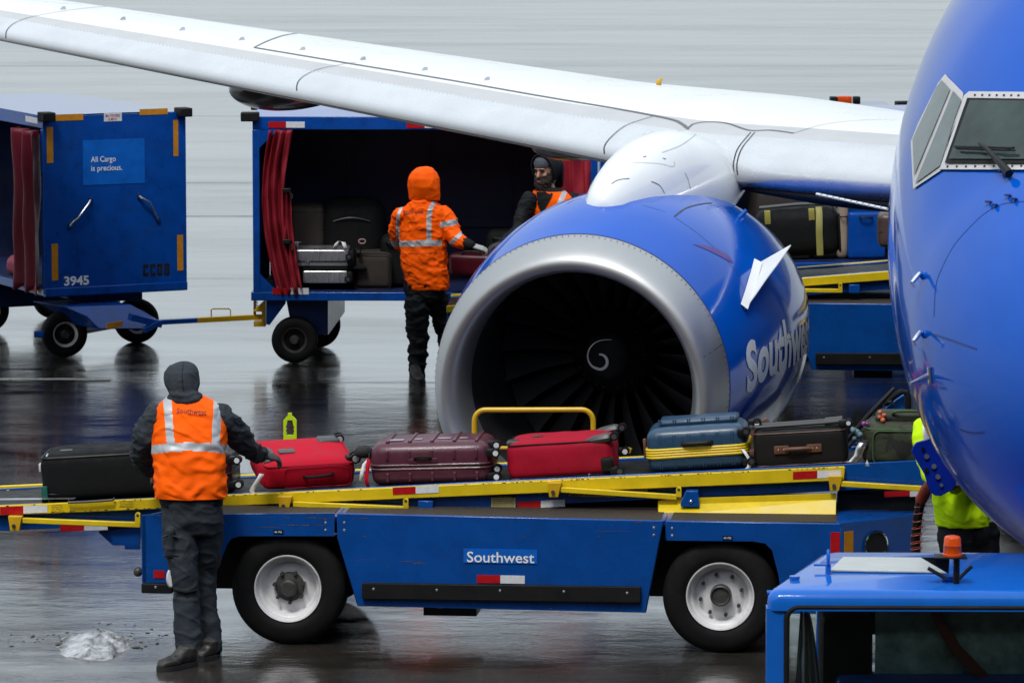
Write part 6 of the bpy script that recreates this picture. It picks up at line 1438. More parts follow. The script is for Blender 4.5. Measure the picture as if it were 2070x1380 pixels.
b_ = LB.px(1778, 500, CW+.12); Mx = LB.M @ Matrix.Translation((b_.x, CW+.2, b_.z-.01)); t = thingM('suitcase', 'brown hard case on the far loader at the edge of the blue fuselage', 'suitcase', Mx); part('body', soft_box(.4, .35, .28, .04, 4, .01), mat('brown_shell', (.07, .04, .035), .45), t, smooth=60); piping(t, .4, .35, .28, .04, z=.13, m='bag_dark')
for (x0, x1, y0, m, lab) in ((1530, 1640, 385, 'bag_brown', 'brown bag in the third cart above the yellow-strapped black bag'), (1645, 1693, 395, 'bag_dark', 'dark bag in the third cart beside the beige one'), (1694, 1716, 400, 'leather', 'narrow beige bag in the third cart left of the blue one')):
    a = CC.px(x0, 420, .2); b = CC.px(x1, y0, .2); Mx = CC.M @ Matrix.Translation((a.x, .2, .65)); t = thingM('bag', lab, 'bag', Mx); part('body', soft_box(b.x-a.x, .5, b.z-.65, .04, x0, .01), M[m] if m != 'leather' else mat('beige_fabric', (.32, .24, .17), .7), t, smooth=60); handle(t, (.02, -.01, .4), (b.x-a.x-.02, -.01, .4), (0, -.03, 0), r=.006)
a = CC.px(1716, 480, .15); b = CC.px(1792, 428, .15); Mx = CC.M @ Matrix.Translation((a.x, .15, .65)); t = thingM('suitcase', 'plain blue case in the third cart right of the beige bag', 'suitcase', Mx); part('body', soft_box(b.x-a.x, .4, b.z-.65, .03, 3, .004, wr=.001), M['cart_blue'], t, smooth=60); handle(t, (.1, -.01, b.z-.70), (.22, -.01, b.z-.70), (0, -.03, 0), r=.010)
# ================================================================ tow tractor in the lower right corner
ZT = 1.83; q0 = atz(1566, 1190, ZT); q1 = atz(1680, 1114, ZT)
TG = Fr((q0.x, q0.y, 0), radians(-1.0)); tug = thing('tow_tractor', 'bright blue tractor cab with orange beacon on its roof in the lower right corner', 'tractor', TG)
g0 = TG.pz(1566, 1190, ZT); g1 = TG.pz(1680, 1114, ZT); DW = g1.y-g0.y; XR = g0.x+1.62
ins = g1.x-g0.x
M['tug_glass'] = None
def glass_mat():
    m = bpy.data.materials.new('cab_glass'); m.use_nodes = True; t = m.node_tree; t.nodes.clear(); N = t.nodes.new
    o = N('ShaderNodeOutputMaterial'); mx = N('ShaderNodeMixShader'); tr = N('ShaderNodeBsdfTransparent'); gl = N('ShaderNodeBsdfGlossy'); fr = N('ShaderNodeFresnel'); fr.inputs[0].default_value = 1.5
    tr.inputs[0].default_value = (.80, .88, .86, 1); gl.inputs['Roughness'].default_value = .05
    nz = N('ShaderNodeTexNoise'); nz.inputs['Scale'].default_value = 60; nz.inputs['Detail'].default_value = 4; b = N('ShaderNodeBump'); b.inputs['Strength'].default_value = .1; b.inputs['Distance'].default_value = .01
    t.links.new(nz.outputs[0], b.inputs['Height']); t.links.new(b.outputs[0], gl.inputs['Normal']); t.links.new(b.outputs[0], fr.inputs['Normal'])
    t.links.new(fr.outputs[0], mx.inputs[0]); t.links.new(tr.outputs[0], mx.inputs[1]); t.links.new(gl.outputs[0], mx.inputs[2]); t.links.new(mx.outputs[0], o.inputs[0]); return m
M['tug_glass'] = glass_mat()
# roof: shallow pan with rounded shoulders
rf = MB(); rr = .055; rings = []
def rrect(x0, x1, y0, y1, z, r, skew):
    pts = []
    for cx, cy, a0 in ((x1-r, y0+r, -90), (x1-r, y1-r, 0), (x0+r, y1-r, 90), (x0+r, y0+r, 180)):
        for k in range(7):
            a = radians(a0+15*k); x, y = cx+r*cos(a), cy+r*sin(a); f = (y-y0)/(y1-y0); s = skew*f*(1-(x-x0)/(x1-x0)*1.6); pts.append((x+s, y, z))
    return pts
for dz, di in ((-.085, 0), (-.05, 0), (-.03, .004), (-.014, .014), (-.004, .028), (0, .045)):
    rings.append(rrect(g0.x-.045+di, XR+.045-di, -.045+di, DW+.02-di, ZT+dz, .06, ins))
rf.loft(rings); roof = part('roof', rf, M['tug_blue'], tug, smooth=60)
# rear wall with window opening (faces the camera)
xa, xb = g0.x-.035, XR+.035; zt = ZT-.075
wz1 = TG.px(1700, 1226, -.03).z; wx0 = TG.px(1590, 1300, -.03).x; r = .05; wz0 = .80
hole = [(wx0, wz0), (wx0, wz1-r)]+[(wx0+r-r*cos(a), wz1-r+r*sin(a)) for a in [pi/2*k/6 for k in range(1, 6)]]+[(wx0+r, wz1), (xb-.12-r, wz1)]+[(xb-.12-r+r*sin(a), wz1-r+r*cos(a)) for a in [pi/2*k/6 for k in range(1, 6)]]+[(xb-.12, wz1-r), (xb-.12, wz0)]
mb = MB(); mb.prism([(xa, .45), (xb, .45), (xb, zt), (xa, zt)], -.035, .0, holes=[list(reversed(hole))]); part('rear_wall', mb, M['tug_blue'], tug, bev=.004)
mb = MB(); mb.tube([(x, -.036, z) for x, z in hole], .013, 8, closed=True); gk = part('window_seal', mb, M['rubber'], tug)
mb = MB(); mb.add([(x, -.018, z) for x, z in hole], [tuple(range(len(hole)))]); part('rear_window', mb, M['tug_glass'], tug, smooth=0)
# side walls, front wall low, posts
for x, nm in ((xa+.0, 1), (xb-.03, 2)):
    mb = MB(); sx_ = ins*.9 if nm == 1 else 0; mb.prism([(x, .0), (x+.03, .0), (x+.03+sx_, DW), (x+sx_, DW)], .45, 1.0, axis='z'); part('side_wall', mb, M['tug_blue'], tug)
    for y in (.001, DW-.05): mb = MB(); x_ = x+(sx_ if y > .1 else 0); mb.bb(x_, x_+.035, y, y+.05, 1.0, zt); part('cab_post', mb, M['tug_blue'], tug)
mb = MB(); mb.bb(xa+.04+ins, xb-.04, DW-.04, DW, .45, 1.1); part('front_wall', mb, M['dark_blue'], tug)
mb = MB(); mb.bb(xa+ins*.8, xb, -.0, DW+1.2, .32, .45, r=.03); part('chassis', mb, M['tug_blue'], tug, smooth=40)
mb = MB(); mb.bb(xa+.05, xb-.05, DW+.02, DW+1.2, .45, .98, r=.05); part('bonnet', mb, M['tug_blue'], tug, smooth=40)
for x in (xa+.12, xb-.12):
    for y in (-.5, DW+.8): 
        mb = MB(); mb.revolve([(-.11, .14), (-.11, .28), (-.08, .32), (.08, .32), (.11, .28), (.11, .14)], (0, 0, 0), 'x', 32); mb.v = [(v[0]+x, v[1]+y, v[2]+.32) for v in mb.v]; w_ = part('wheel', mb, M['tyre'], tug); mb = MB(); mb.revolve([(-.10, .14), (.10, .14)], (0, 0, 0), 'x', 20); mb.v = [(v[0]+x, v[1]+y, v[2]+.32) for v in mb.v]; part('rim', mb, M['rim'], w_)
# inside the cab
cur = MB(); rows = []
for j in range(21):
    t = j/20; z = 1.72-.62*t; w = .035+.10*t**.8; l = []
    for i in range(25): u = i/24; l.append((wx0+.06-.035*t+(w)*u*1.15, .07+.02*sin(u*13)+.01*noise.noise((u*3, t*5, 0)), z))
    rows.append(l)
cur.grid(rows); cu = part('curtain', cur, mat('translucent_vinyl', (.36, .38, .36), .45, var=.2), tug, smooth=180, recalc=False)
mb = MB(); mb.bb(wx0+.15, wx0+.37, .10, .40, .5, 1.70, r=.04); part('seat_back', mb, M['bag_black'], tug, smooth=40)
mb = MB(); mb.bb(wx0+.17, wx0+.45, .30, .36, 1.58, 1.70, r=.02); part('head_rest', mb, M['bag_black'], tug, smooth=40)
M['sheet_reflection'] = mat('grey_green_reflection_sheet', (.42, .62, .58), .4, var=.5, vscale=9, bump=.9, bscale=22, coat=.6, dirt=.5)
mb = MB(); mb.grid([[(wx0+.38+1.2*i/40, .13+.012*noise.noise((i*.4, j*.3, 0)), 1.0+.75*j/20) for i in range(41)] for j in range(21)]); part('reflection_sheet', mb, M['sheet_reflection'], tug, smooth=180)  # added sheet, coloured to stand for the grey-green reflection in the glass
mb = MB(); P_ = [TG.px(1888, 1226, .07), TG.px(1902, 1260, .07), TG.px(1932, 1310, .07), TG.px(1995, 1375, .07), TG.px(2010, 1400, .07)]; mb.tube(P_, .024, 8, flat=.18, ref=(0, 1, 0)); part('seat_belt', mb, mat('rust_red_webbing', (.16, .035, .02), .6), tug)
mb = MB(); mb.tube([TG.px(1738, 1290, .3), TG.px(1765, 1258, .3), TG.px(1800, 1232, .3)], .006, 6); part('brace_rod', mb, M['black'], tug)
mb = MB(); a = TG.px(1690, 1368, .04); mb.bb(a.x, xb-.06, .02, .5, .9, a.z-.0, r=.03); part('dash_shelf', mb, M['tug_blue'], tug, smooth=40)
# roof fittings
hz = ZT+.002
def rz(px, py, z=hz): return TG.pz(px, py, z)
P_ = [rz(1678, 1155), rz(1915, 1159), rz(1912, 1131), rz(1703, 1129)]; mb = MB(); mb.prism([(p.x, p.y) for p in P_], hz, hz+.010, axis='z'); part('roof_hatch', mb, mat('cream_hatch', (.42, .44, .42), .22, var=.06, coat=.5), tug, bev=.003)
mb = MB(); c = rz(1674, 1160); mb.tube([c, c+Vector((0, 0, .045))], .012, 8); mb.tube([c+Vector((0, 0, .06+.0)), ] and [Vector((c.x+.0, c.y+.018*cos(a), c.z+.07+.032*sin(a))) for a in [2*pi*k/16 for k in range(16)]], .007, 6, closed=True); ey = part('lifting_eye', mb, M['tug_blue'], tug)
mb = MB(); a, b = rz(1645, 1141, hz+.02), rz(1676, 1141, hz+.02); mb.tube([a, b], .006, 6); part('eye_rod', mb, M['tug_blue'], tug)
mb = MB(); c = rz(1606, 1170); mb.tube([c, c+Vector((0, 0, .014))], .022, 12); part('roof_bolt', mb, M['tug_blue'], tug)
mb = MB(); c = TG.px(1560, 1197, .05); mb.tube([c, c+Vector((-.02, 0, 0))], .01, 8); part('side_bolt', mb, M['tug_blue'], tug)
c = rz(1933, 1178); zb = TG.px(1925, 1126, c.y).z
bc = MB(); bc.tube([(c.x, c.y, hz), (c.x, c.y, zb)], .014, 10); be = part('beacon_post', bc, M['black'], tug)
bx0 = TG.px(1925, 1126, c.y).x
mb = MB(); mb.bb(bx0-.075, bx0+.06, c.y-.05, c.y+.05, zb, zb+.008, r=.003); part('beacon_plate', mb, M['black'], be)
for (u, v) in (((1872, 1138), (1912, 1160)), ((1960, 1134), (1938, 1160))):
    mb = MB(); a = TG.px(*u, c.y+.12); b = TG.px(*v, c.y); mb.tube([(a.x, c.y, a.z), (b.x, c.y, hz+.02)], .009, 6); part('beacon_brace', mb, M['black'], be)
mb = MB(); mb.prism([(rz(1843, 1133).x, .0), (rz(1900, 1133).x, .0), (rz(1898, 1133).x, -.07)], c.y-.005, c.y+.005); mb.v = [(x, y, z+zb-.0) for x, y, z in mb.v]; part('beacon_gusset', mb, M['black'], be)
mb = MB(); mb.revolve([(zb+.008, .042), (zb+.016, .042), (zb+.018, .039), (zb+.05, .037), (zb+.052, .0385), (zb+.056, .037), (zb+.082, .035), (zb+.090, .030), (zb+.093, .02), (zb+.094, .002)], (bx0, c.y, 0), 'z', 28); part('beacon_lens', mb, M['orange_lamp'], tug, smooth=50)
mb = MB(); cc_ = rz(1920, 1172); mb.tube([cc_, cc_+Vector((0, 0, .022))], .038, 16); part('beacon_base', mb, M['tug_blue'], tug, bev=.004)
# ================================================================ ground-power cable under the nose
A = lambda x, y, d: at(x, y, d)
pc = thing('power_cable', 'thick black ground-power cable with orange-red sleeve hanging from the nose', 'cable')
path = [A(1884, 978, 26.2), A(1872, 990, 26.25), A(1862, 1010, 26.3), A(1855, 1045, 26.35), A(1851, 1085, 26.4), A(1852, 1130, 26.4), A(1856, 1200, 26.4), A(1880, 1270, 26.4)]
mb = MB(); mb.tube(path, .026, 12); mb.tube([path[-1], Vector((path[-1].x+.1, path[-1].y, .03)), Vector((path[-1].x+1.5, path[-1].y+.3, .03))], .026, 10); part('hose', mb, M['black'], pc)
M['orange_red'] = mat('orange_red_sleeve', (.26, .030, .010), .5, var=.3, bump=.3, bscale=80)
mb = MB(); mb.tube(path[:3], .034, 12); part('sleeve', mb, M['orange_red'], pc)
for y in (1022, 1036, 1052, 1066, 1080, 1096, 1108):
    k = (y-1010)/100; c = A(1862-10*min(1, k*1.3), y, 26.32); mb = MB(); mb.tube([c+Vector((.027*cos(a)*1.15, .03*sin(a), .006*cos(a))) for a in [2*pi*i/14 for i in range(14)]], .003, 5, closed=True); part('tie_ring', mb, M['orange_red'], pc)
# dark ground power unit / dolly behind the vest
# ================================================================ people
M['hiviz'] = mat('orange_vest_fabric', (.99, .115, .001), .7, spec=.1, var=.05, vscale=6, bump=.25, bscale=38)
M['hiviz2'] = mat('orange_jacket_fabric', (.99, .110, .001), .6, spec=.1, var=.05, vscale=6, bump=.2, bscale=30)
M['hivizy'] = mat('lime_yellow_fabric', (.62, .97, .004), .7, spec=.2, var=.05, vscale=6, bump=.2, bscale=38)
M['silver'] = mat('silver_reflective_tape', (.40, .42, .44), .45, metal=.2, var=.08, vscale=20)
M['grey_knit'] = mat('charcoal_sweatshirt', (.030, .036, .044), .85, spec=.2, var=.15, vscale=10, bump=.35, bscale=70)
M['blk_cloth'] = mat('black_jacket_cloth', (.006, .007, .009), .75, spec=.2, var=.25, vscale=9, bump=.3, bscale=60)
M['trouser'] = mat('dark_grey_work_trousers', (.022, .028, .036), .7, spec=.25, var=.3, vscale=7, bump=.3, bscale=60)
M['trouser2'] = mat('black_trousers', (.006, .008, .011), .7, spec=.2, var=.3, vscale=7, bump=.3, bscale=60)
M['shoe'] = mat('worn_brown_black_boot', (.022, .019, .017), .5, var=.3, vscale=20, bump=.3, bscale=80)
M['sole'] = mat('boot_sole', (.012, .012, .012), .6)
M['skin'] = mat('skin', (.50, .26, .19), .45, var=.08, vscale=25, bump=.05, bscale=120)
M['skin'].node_tree.nodes['Principled BSDF'].inputs['Subsurface Weight'].default_value = .1
M['hair'] = mat('dark_brown_beard', (.018, .010, .007), .8, var=.5, vscale=60, bump=1., bscale=120)
M['glove'] = mat('light_grey_glove', (.34, .36, .36), .7, var=.15, vscale=40, bump=.3, bscale=120)
M['glove_d'] = mat('black_grey_glove', (.022, .024, .026), .7, var=.3, vscale=60, bump=.3, bscale=120)
M['print_dark'] = mat('vest_print_dark_red', (.10, .008, .012), .6)
def px2(pts):
    """list of (px,py,depth) -> world points"""
    return [at(*p) for p in pts]
def hand(mb, wrist, dirv, palmn, size=.19, curl=.6, thumb=1):
    """palm, four unequal bent fingers and a thumb, added to mb"""
    d = Vector(dirv).normalized(); n = Vector(palmn); n = (n-d*n.dot(d)).normalized(); s = d.cross(n).normalized()*thumb
    w = Vector(wrist); k = size/.19
    mb.ell([(w-d*.02*k, s*.028*k, n*.020*k), (w+d*.02*k, s*.034*k, n*.017*k), (w+d*.06*k, s*.042*k, n*.016*k), (w+d*.095*k, s*.042*k, n*.013*k), (w+d*.102*k, s*.036*k, n*.009*k)], 14)
    for i, (off, ln) in enumerate(((.031, .070), (.011, .080), (-.010, .075), (-.030, .058))):
        p = w+d*.092*k+s*off*k; a = 0; path = [p-d*.02*k, p]; dd = d.copy()
        for j, f in enumerate((.42, .32, .26)):
            a += curl*(.75+.1*i)*(1 if j else .7); dd = d*cos(a)+n*sin(a); path.append(path[-1]+dd*ln*f*k)
        mb.tube(path, [.0105*k, .0105*k, .0100*k, .0092*k, .0080*k], 8, round_ends=True)
    p = w+d*.025*k+s*.030*k; mb.tube([p-s*.01*k, p+d*.025*k+s*.018*k+n*.008*k, p+d*.055*k+s*.022*k+n*.020*k, p+d*.078*k+s*.014*k+n*.030*k], [.014*k, .013*k, .011*k, .009*k], 8, round_ends=True)
    return w+d*.1*k
def shoe(mb, heel, toe, w=.052, h=.10, up=Vector((0, 0, 1))):
    h_, t_ = Vector(heel), Vector(toe); d = (t_-h_); L_ = d.length; d = d.normalized(); s = d.cross(up).normalized(); R_ = []
    for u, wd, ht in ((0, .5, .7), (.04, .75, .95), (.15, .86, 1.0), (.3, .85, 1.0), (.42, .82, .85), (.55, .92, .62), (.7, 1.0, .50), (.85, .96, .45), (.95, .7, .36), (1.0, .35, .25)):
        R_.append((h_+d*(u*L_)+up*(h*ht/2), s*(w*wd), up*(h*ht/2)))
    mb.ell(R_, 18, p=2.6)
def sole(mb, heel, toe, w=.056):
    h_, t_ = Vector(heel), Vector(toe); d = (t_-h_); L_ = d.length; d = d.normalized(); up = Vector((0, 0, 1)); s = d.cross(up).normalized(); l = []
    prof = [(-.01, .4), (.03, .75), (.15, .88), (.35, .82), (.5, .86), (.7, 1.0), (.88, .92), (.98, .55), (1.02, .2)]
    pts = [h_+d*(u*L_)+s*(w*wd) for u, wd in prof]+[h_+d*(u*L_)-s*(w*wd) for u, wd in reversed(prof)]
    mb.loft([[p+up*.0 for p in pts], [p+up*.026 for p in pts]])
def torso_rings(rows, side, fwd):
    """rows: (px, py, depth, half width in m, half depth in m)"""
    return [(at(x, y, d), side*w, fwd*t) for x, y, d, w, t in rows]
SX = Vector((1, 0, 0)); SY = Vector((0, 1, 0)); SZ = Vector((0, 0, 1))
def vest(par, rows, side, fwd, m, name='vest', n=220, stripes=None, wr=.008, seed=0, off=.0, sub=13, p=2.3, cap=False):
    """hi-vis shell: rows as for torso_rings, stripes(pxx, pyy, uu) -> True where silver"""
    R = torso_rings(rows, side, fwd); RR = []
    for j in range(len(R)-1):
        for k in range(sub):
            t = k/sub
            def cr(a0, a1, a2, a3): return .5*((2*a1)+(-a0+a2)*t+(2*a0-5*a1+4*a2-a3)*t*t+(-a0+3*a1-3*a2+a3)*t**3)
            g = lambda i: R[max(0, min(len(R)-1, i))]
            RR.append(tuple(cr(g(j-1)[q], g(j)[q], g(j+1)[q], g(j+2)[q]) for q in range(3)))
    RR.append(R[-1]); rings = []
    for j, (c, u, v) in enumerate(RR):
        l = []
        for i in range(n):
            a = 2*pi*i/n; ca, sa = cos(a), sin(a); q = c+u*(math.copysign(abs(ca)**(2/p), ca))+v*(math.copysign(abs(sa)**(2/p), sa)); o = (q-c).normalized()
            h = noise.noise(Vector((q.x*9+seed, q.y*9, q.z*5)))*.8+noise.noise(Vector((q.x*17, q.y*17+seed, q.z*22)))*.45
            rdg = max(0, 1-abs(noise.noise(Vector((q.x*7+q.z*5, q.y*7, q.z*9+seed)))*5)); l.append(q+o*(wr*(h+.7*rdg)+off))
        rings.append(l)
    def sc(pt): v = pt-CP; d = v.dot(FW); return 1035+FPX*v.dot(SX)/d, 690-FPX*v.dot(UPV)/d
    mb = MB()
    if stripes:
        cen = [[sc((rings[j][i]+rings[j+1][(i+1) % n])/2) for i in range(n)] for j in range(len(rings)-1)]
        mf = lambda j, i: 1 if stripes(cen[j][i][0], cen[j][i][1], i/n) else 0
    else: mf = lambda j, i: 0
    mb.loft(rings, mfun=mf, cap=cap); o = part(name, mb, [M[m], M['silver']], par, smooth=180, recalc=False); s = o.modifiers.new('t', 'SOLIDIFY'); s.thickness = .006; s.offset = 1
    return mb, o
def hood_blob(rings, n=26): mb = MB(); mb.ell(rings, n); return mb
# ---------------------------------------------------------------- 1: grey hood, orange vest, foreground
pA = thing('person', 'worker seen from behind in charcoal hood and orange vest reaching over the near belt', 'person')
D = 28.2
bod = MB()      # one continuous body under the clothes
bod.ell([(at(388, 1030, 28.15), SX*.14, SY*.10), (at(388, 1000, 28.15), SX*.15, SY*.11), (at(386, 940, 28.18), SX*.145, SY*.10), (at(384, 870, 28.25), SX*.165, SY*.105), (at(382, 830, 28.3), SX*.15, SY*.09), (at(378, 808, 28.32), SX*.07, SY*.06), (at(374, 795, 28.34), SX*.055, SY*.055), (at(370, 780, 28.36), SX*.06, SY*.07), (at(368, 762, 28.38), SX*.072, SY*.09), (at(368, 745, 28.38), SX*.06, SY*.08), (at(368, 735, 28.38), SX*.03, SY*.04)], 24)
LLEG = px2([(358, 1010, 28.15), (362, 1090, 28.1), (374, 1165, 28.05), (378, 1240, 28.02), (384, 1318, 28.0)]); RLEG = px2([(420, 1010, 28.18), (421, 1090, 28.2), (414, 1165, 28.25), (418, 1240, 28.22), (419, 1312, 28.18)])
LARM = px2([(318, 842, 28.28), (300, 880, 28.28), (287, 912, 28.33), (296, 935, 28.55), (306, 948, 28.8)]); RARM = px2([(448, 842, 28.28), (472, 868, 28.34), (492, 893, 28.45), (510, 906, 28.58), (527, 919, 28.72)])
for l in (LLEG, RLEG): bod.tube(l, [.085, .07, .052, .050, .038], 14, round_ends=True)
for l in (LARM, RARM): bod.tube(l, [.05, .042, .036, .033, .027], 12, round_ends=True)
hd = MB(); hdir = (RARM[-1]-RARM[-2]); hand(bod, RARM[-1], Vector((.85, .35, -.22)), Vector((0, .3, -1)), .185, .7, 1); hand(bod, LARM[-1], Vector((.2, .8, -.5)), Vector((0, -.2, -1)), .185, .6, -1)
part('body', remeshed(bod, .011, 2), M['skin'], pA, smooth=180, recalc=False)
tr = MB(); tr.ell([(at(386, 985, 28.16), SX*.175, SY*.125), (at(387, 1015, 28.15), SX*.178, SY*.14), (at(389, 1050, 28.15), SX*.176, SY*.135), (at(391, 1075, 28.15), SX*.16, SY*.11)], 28, p=2.4)
tr.tube(px2([(360, 1035, 28.14), (362, 1095, 28.1), (370, 1155, 28.05), (376, 1190, 28.04), (378, 1240, 28.02), (382, 1285, 28.0), (384, 1333, 27.99)]), [.096, .100, .084, .075, .078, .080, .088], 20)
tr.tube(px2([(418, 1035, 28.18), (420, 1095, 28.2), (415, 1155, 28.24), (412, 1190, 28.24), (418, 1240, 28.22), (421, 1275, 28.2), (421, 1318, 28.18)]), [.098, .092, .075, .070, .072, .074, .080], 20)
tr.box(at(345, 1095, 28.04), (.05, .13, .17), r=.02)
part('trousers', remeshed(tr, .009, 3, .011, 7, (1, 1, 1.3), 2.), M['trouser'], pA, smooth=180, recalc=False)
mb = MB(); mb.ell([(at(356, 1085, 28.0), SX*.001, SY*.001), (at(356, 1086, 28.0), SX*.06, SY*.05), (at(356, 1096, 27.99), SX*.062, SY*.052), (at(356, 1100, 28.0), SX*.055, SY*.04)], 16); 
# dark hem of the sweatshirt below the vest
mb = MB(); mb.ell([(at(386, 970, 28.17), SX*.185, SY*.135), (at(386, 1000, 28.16), SX*.19, SY*.14), (at(388, 1018, 28.15), SX*.186, SY*.14), (at(388, 1024, 28.15), SX*.17, SY*.12)], 28, p=2.4); part('shirt_hem', remeshed(mb, .01, 3, .006, 9), M['blk_cloth'], pA, smooth=180, recalc=False)
# sweatshirt with sleeves and hood
sw = MB(); sw.ell([(at(385, 960, 28.18), SX*.17, SY*.12), (at(384, 880, 28.24), SX*.185, SY*.125), (at(383, 845, 28.28), SX*.19, SY*.12), (at(381, 822, 28.3), SX*.155, SY*.10), (at(378, 805, 28.32), SX*.085, SY*.075), (at(376, 795, 28.33), SX*.07, SY*.07)], 28)
sw.tube(LARM, [.078, .080, .068, .060, .048], 16, round_ends=True); sw.tube(px2([(322, 842, 28.28), (305, 860, 28.28), (291, 885, 28.3), (284, 912, 28.34), (292, 935, 28.5), (304, 948, 28.78)]), [.075, .080, .078, .068, .060, .046], 16, round_ends=True)
sw.tube(px2([(445, 840, 28.28), (464, 860, 28.32), (482, 882, 28.4), (494, 895, 28.45), (510, 910, 28.56), (526, 922, 28.68)]), [.075, .078, .070, .066, .054, .046], 16, round_ends=True)
part('sweatshirt', remeshed(sw, .009, 3, .016, 11, (1, 1, 1.3), 5.), M['grey_knit'], pA, smooth=180, recalc=False)
hb = MB(); hb.ell([(at(374, 806, 28.28), SX*.098, SY*.08), (at(372, 797, 28.29), SX*.086, SY*.085), (at(370, 787, 28.31), SX*.090, SY*.10), (at(368, 775, 28.34), SX*.104, SY*.125), (at(367, 762, 28.36), SX*.108, SY*.13), (at(368, 750, 28.37), SX*.104, SY*.12), (at(369, 741, 28.38), SX*.088, SY*.095), (at(372, 735, 28.38), SX*.062, SY*.065), (at(374, 731, 28.38), SX*.028, SY*.03)], 28)
hb.tube(px2([(344, 803, 28.26), (360, 809, 28.22), (378, 811, 28.215), (396, 807, 28.22), (404, 800, 28.26)]), [.02, .024, .026, .024, .02], 10, round_ends=True); hb.tube(px2([(346, 795, 28.24), (362, 800, 28.21), (380, 801, 28.21), (398, 794, 28.24)]), [.014, .018, .018, .014], 10, round_ends=True)
hm = remeshed(hb, .007, 2, .006, 11, (1, 1, .8), 3.); ho = part('hood', hm, M['grey_knit'], pA, smooth=180, recalc=False); HBV = bvh_of(hm)
part('hood_seam', line_on(HBV, [(371, 733), (369, 745), (368, 760), (369, 775), (371, 790)], .005, .002, 3), M['blk_cloth'], ho, smooth=0, recalc=False)
rows = [(386, 1003, 28.15, .205, .152), (385, 975, 28.16, .206, .155), (384, 940, 28.18, .204, .155), (384, 905, 28.21, .208, .152), (384, 875, 28.24, .212, .150), (384, 850, 28.27, .214, .145), (383, 832, 28.29, .205, .135), (381, 818, 28.30, .175, .118), (378, 807, 28.31, .125, .096), (375, 799, 28.315, .088, .082), (374, 795, 28.32, .082, .078)]
def strA(x, y, u):
    if y < 1000:
        c = 903+ (abs(x-384)/70)**2*5
        if c-8.5 < y < c+8.5: return True
        if y < 905:
            t = (y-800)/100
            for xc in (338+8*t, 440-5*t):
                if abs(x-xc) < 8: return True
    return False
vmb, vo = vest(pA, rows, SX, SY, 'hiviz', stripes=strA, wr=.015, seed=1)
VB = bvh_of(vmb)
part('vest_lettering', text_on(VB, 'Southwest', (357, 836), (417, 839), 9.5, .011, .004), M['print_dark'], vo, smooth=0, recalc=False)
part('vest_emblem', sheet_on(VB, [(382, 803), (387, 806), (392, 803), (393, 809), (387, 814), (381, 809)], .012, 4), M['print_dark'], vo, smooth=0, recalc=False)
sh = MB(); so_ = MB()
h1, t1 = atz(392, 1338, .015), atz(322, 1352, .015); h2, t2 = atz(432, 1325, .015), atz(396, 1331, .015)
for nm, (h_, t_) in (('a', (h1, t1)), ('b', (h2+Vector((0, .0, 0)), t2))):
    mb = MB(); shoe(mb, h_, t_, .052, .115); mb.tube([h_+(t_-h_)*.22+Vector((0, 0, .05)), h_+(t_-h_)*.18+Vector((0, 0, .10))], [.052, .052], 14); s1 = part('boot', remeshed(mb, .007, 4, .004, 20), M['shoe'], pA, smooth=180, recalc=False)
    mb = MB(); sole(mb, h_-Vector((0, 0, .013)), t_-Vector((0, 0, .013))); part('sole', mb, M['sole'], s1)
for x, y, w_ in ((341, 1080, .10), (343, 1118, .10)):
    mb = MB(); mb.tube([at(x-14, y+6, 28.0), at(x, y, 27.99), at(x+18, y+5, 27.99)], [.010, .013, .010], 8, flat=.5); part('pocket_flap', mb, M['trouser'], pA)
gl = MB(); hand(gl, RARM[-1], Vector((.85, .35, -.22)), Vector((0, .3, -1)), .205, .7, 1); part('glove', remeshed(gl, .004, 2), M['glove_d'], pA, smooth=180, recalc=False)
gl = MB(); hand(gl, LARM[-1], Vector((.2, .8, -.5)), Vector((0, -.2, -1)), .205, .6, -1); part('glove', remeshed(gl, .004, 2), M['glove_d'], pA, smooth=180, recalc=False)
mb = MB(); a = at(383, 1003, 28.0)
mb = MB(); mb.tube([at(352, 1192, 27.96), at(375, 1196, 27.95), at(398, 1192, 27.99)], [.012, .014, .012], 8, flat=.6); kp = part('knee_strap', mb, M['bag_black'], pA)
mb = MB(); mb.ell([(at(346, 1168, 28.1), SX*.001, SZ*.001), (at(346, 1168, 28.09), SX*.025, SZ*.055), (at(346, 1168, 28.03), SX*.03, SZ*.06), (at(346, 1168, 28.01), SX*.02, SZ*.05)], 14); part('knee_pad', mb, M['tape_white'], pA)
# ---------------------------------------------------------------- 2: orange hood, at the middle cart
pB = thing('person', 'worker seen from behind in bright orange hooded rain jacket lifting luggage at the middle cart', 'person')
d = 41.2; RT = Vector((cos(radians(-14)), sin(radians(-14)), 0)); FT = Vector((-RT.y, RT.x, 0))
bod = MB(); bod.ell([(at(858, 590, d), RT*.11, FT*.08), (at(857, 560, d), RT*.15, FT*.11), (at(856, 500, d), RT*.14, FT*.1), (at(855, 450, d), RT*.16, FT*.1), (at(856, 425, d), RT*.13, FT*.09), (at(857, 410, d), RT*.06, FT*.06), (at(857, 400, d), RT*.055, FT*.06), (at(857, 385, d), RT*.07, FT*.09), (at(857, 362, d), RT*.07, FT*.09), (at(857, 350, d), RT*.04, FT*.05)], 20)
LB_ = px2([(846, 600, d-.02), (842, 640, d-.02), (845, 685, d), (843, 730, d), (842, 762, d)]); RB_ = px2([(880, 590, d+.05), (892, 630, d+.1), (904, 675, d+.15), (908, 720, d+.15), (912, 758, d+.15)])
RA_ = px2([(900, 432, d), (912, 458, d), (920, 480, d-.05), (938, 492, d-.15), (950, 496, d-.18)]); LA_ = px2([(812, 434, d), (804, 462, d+.08), (806, 488, d+.2), (830, 500, d+.4), (860, 505, d+.5)])
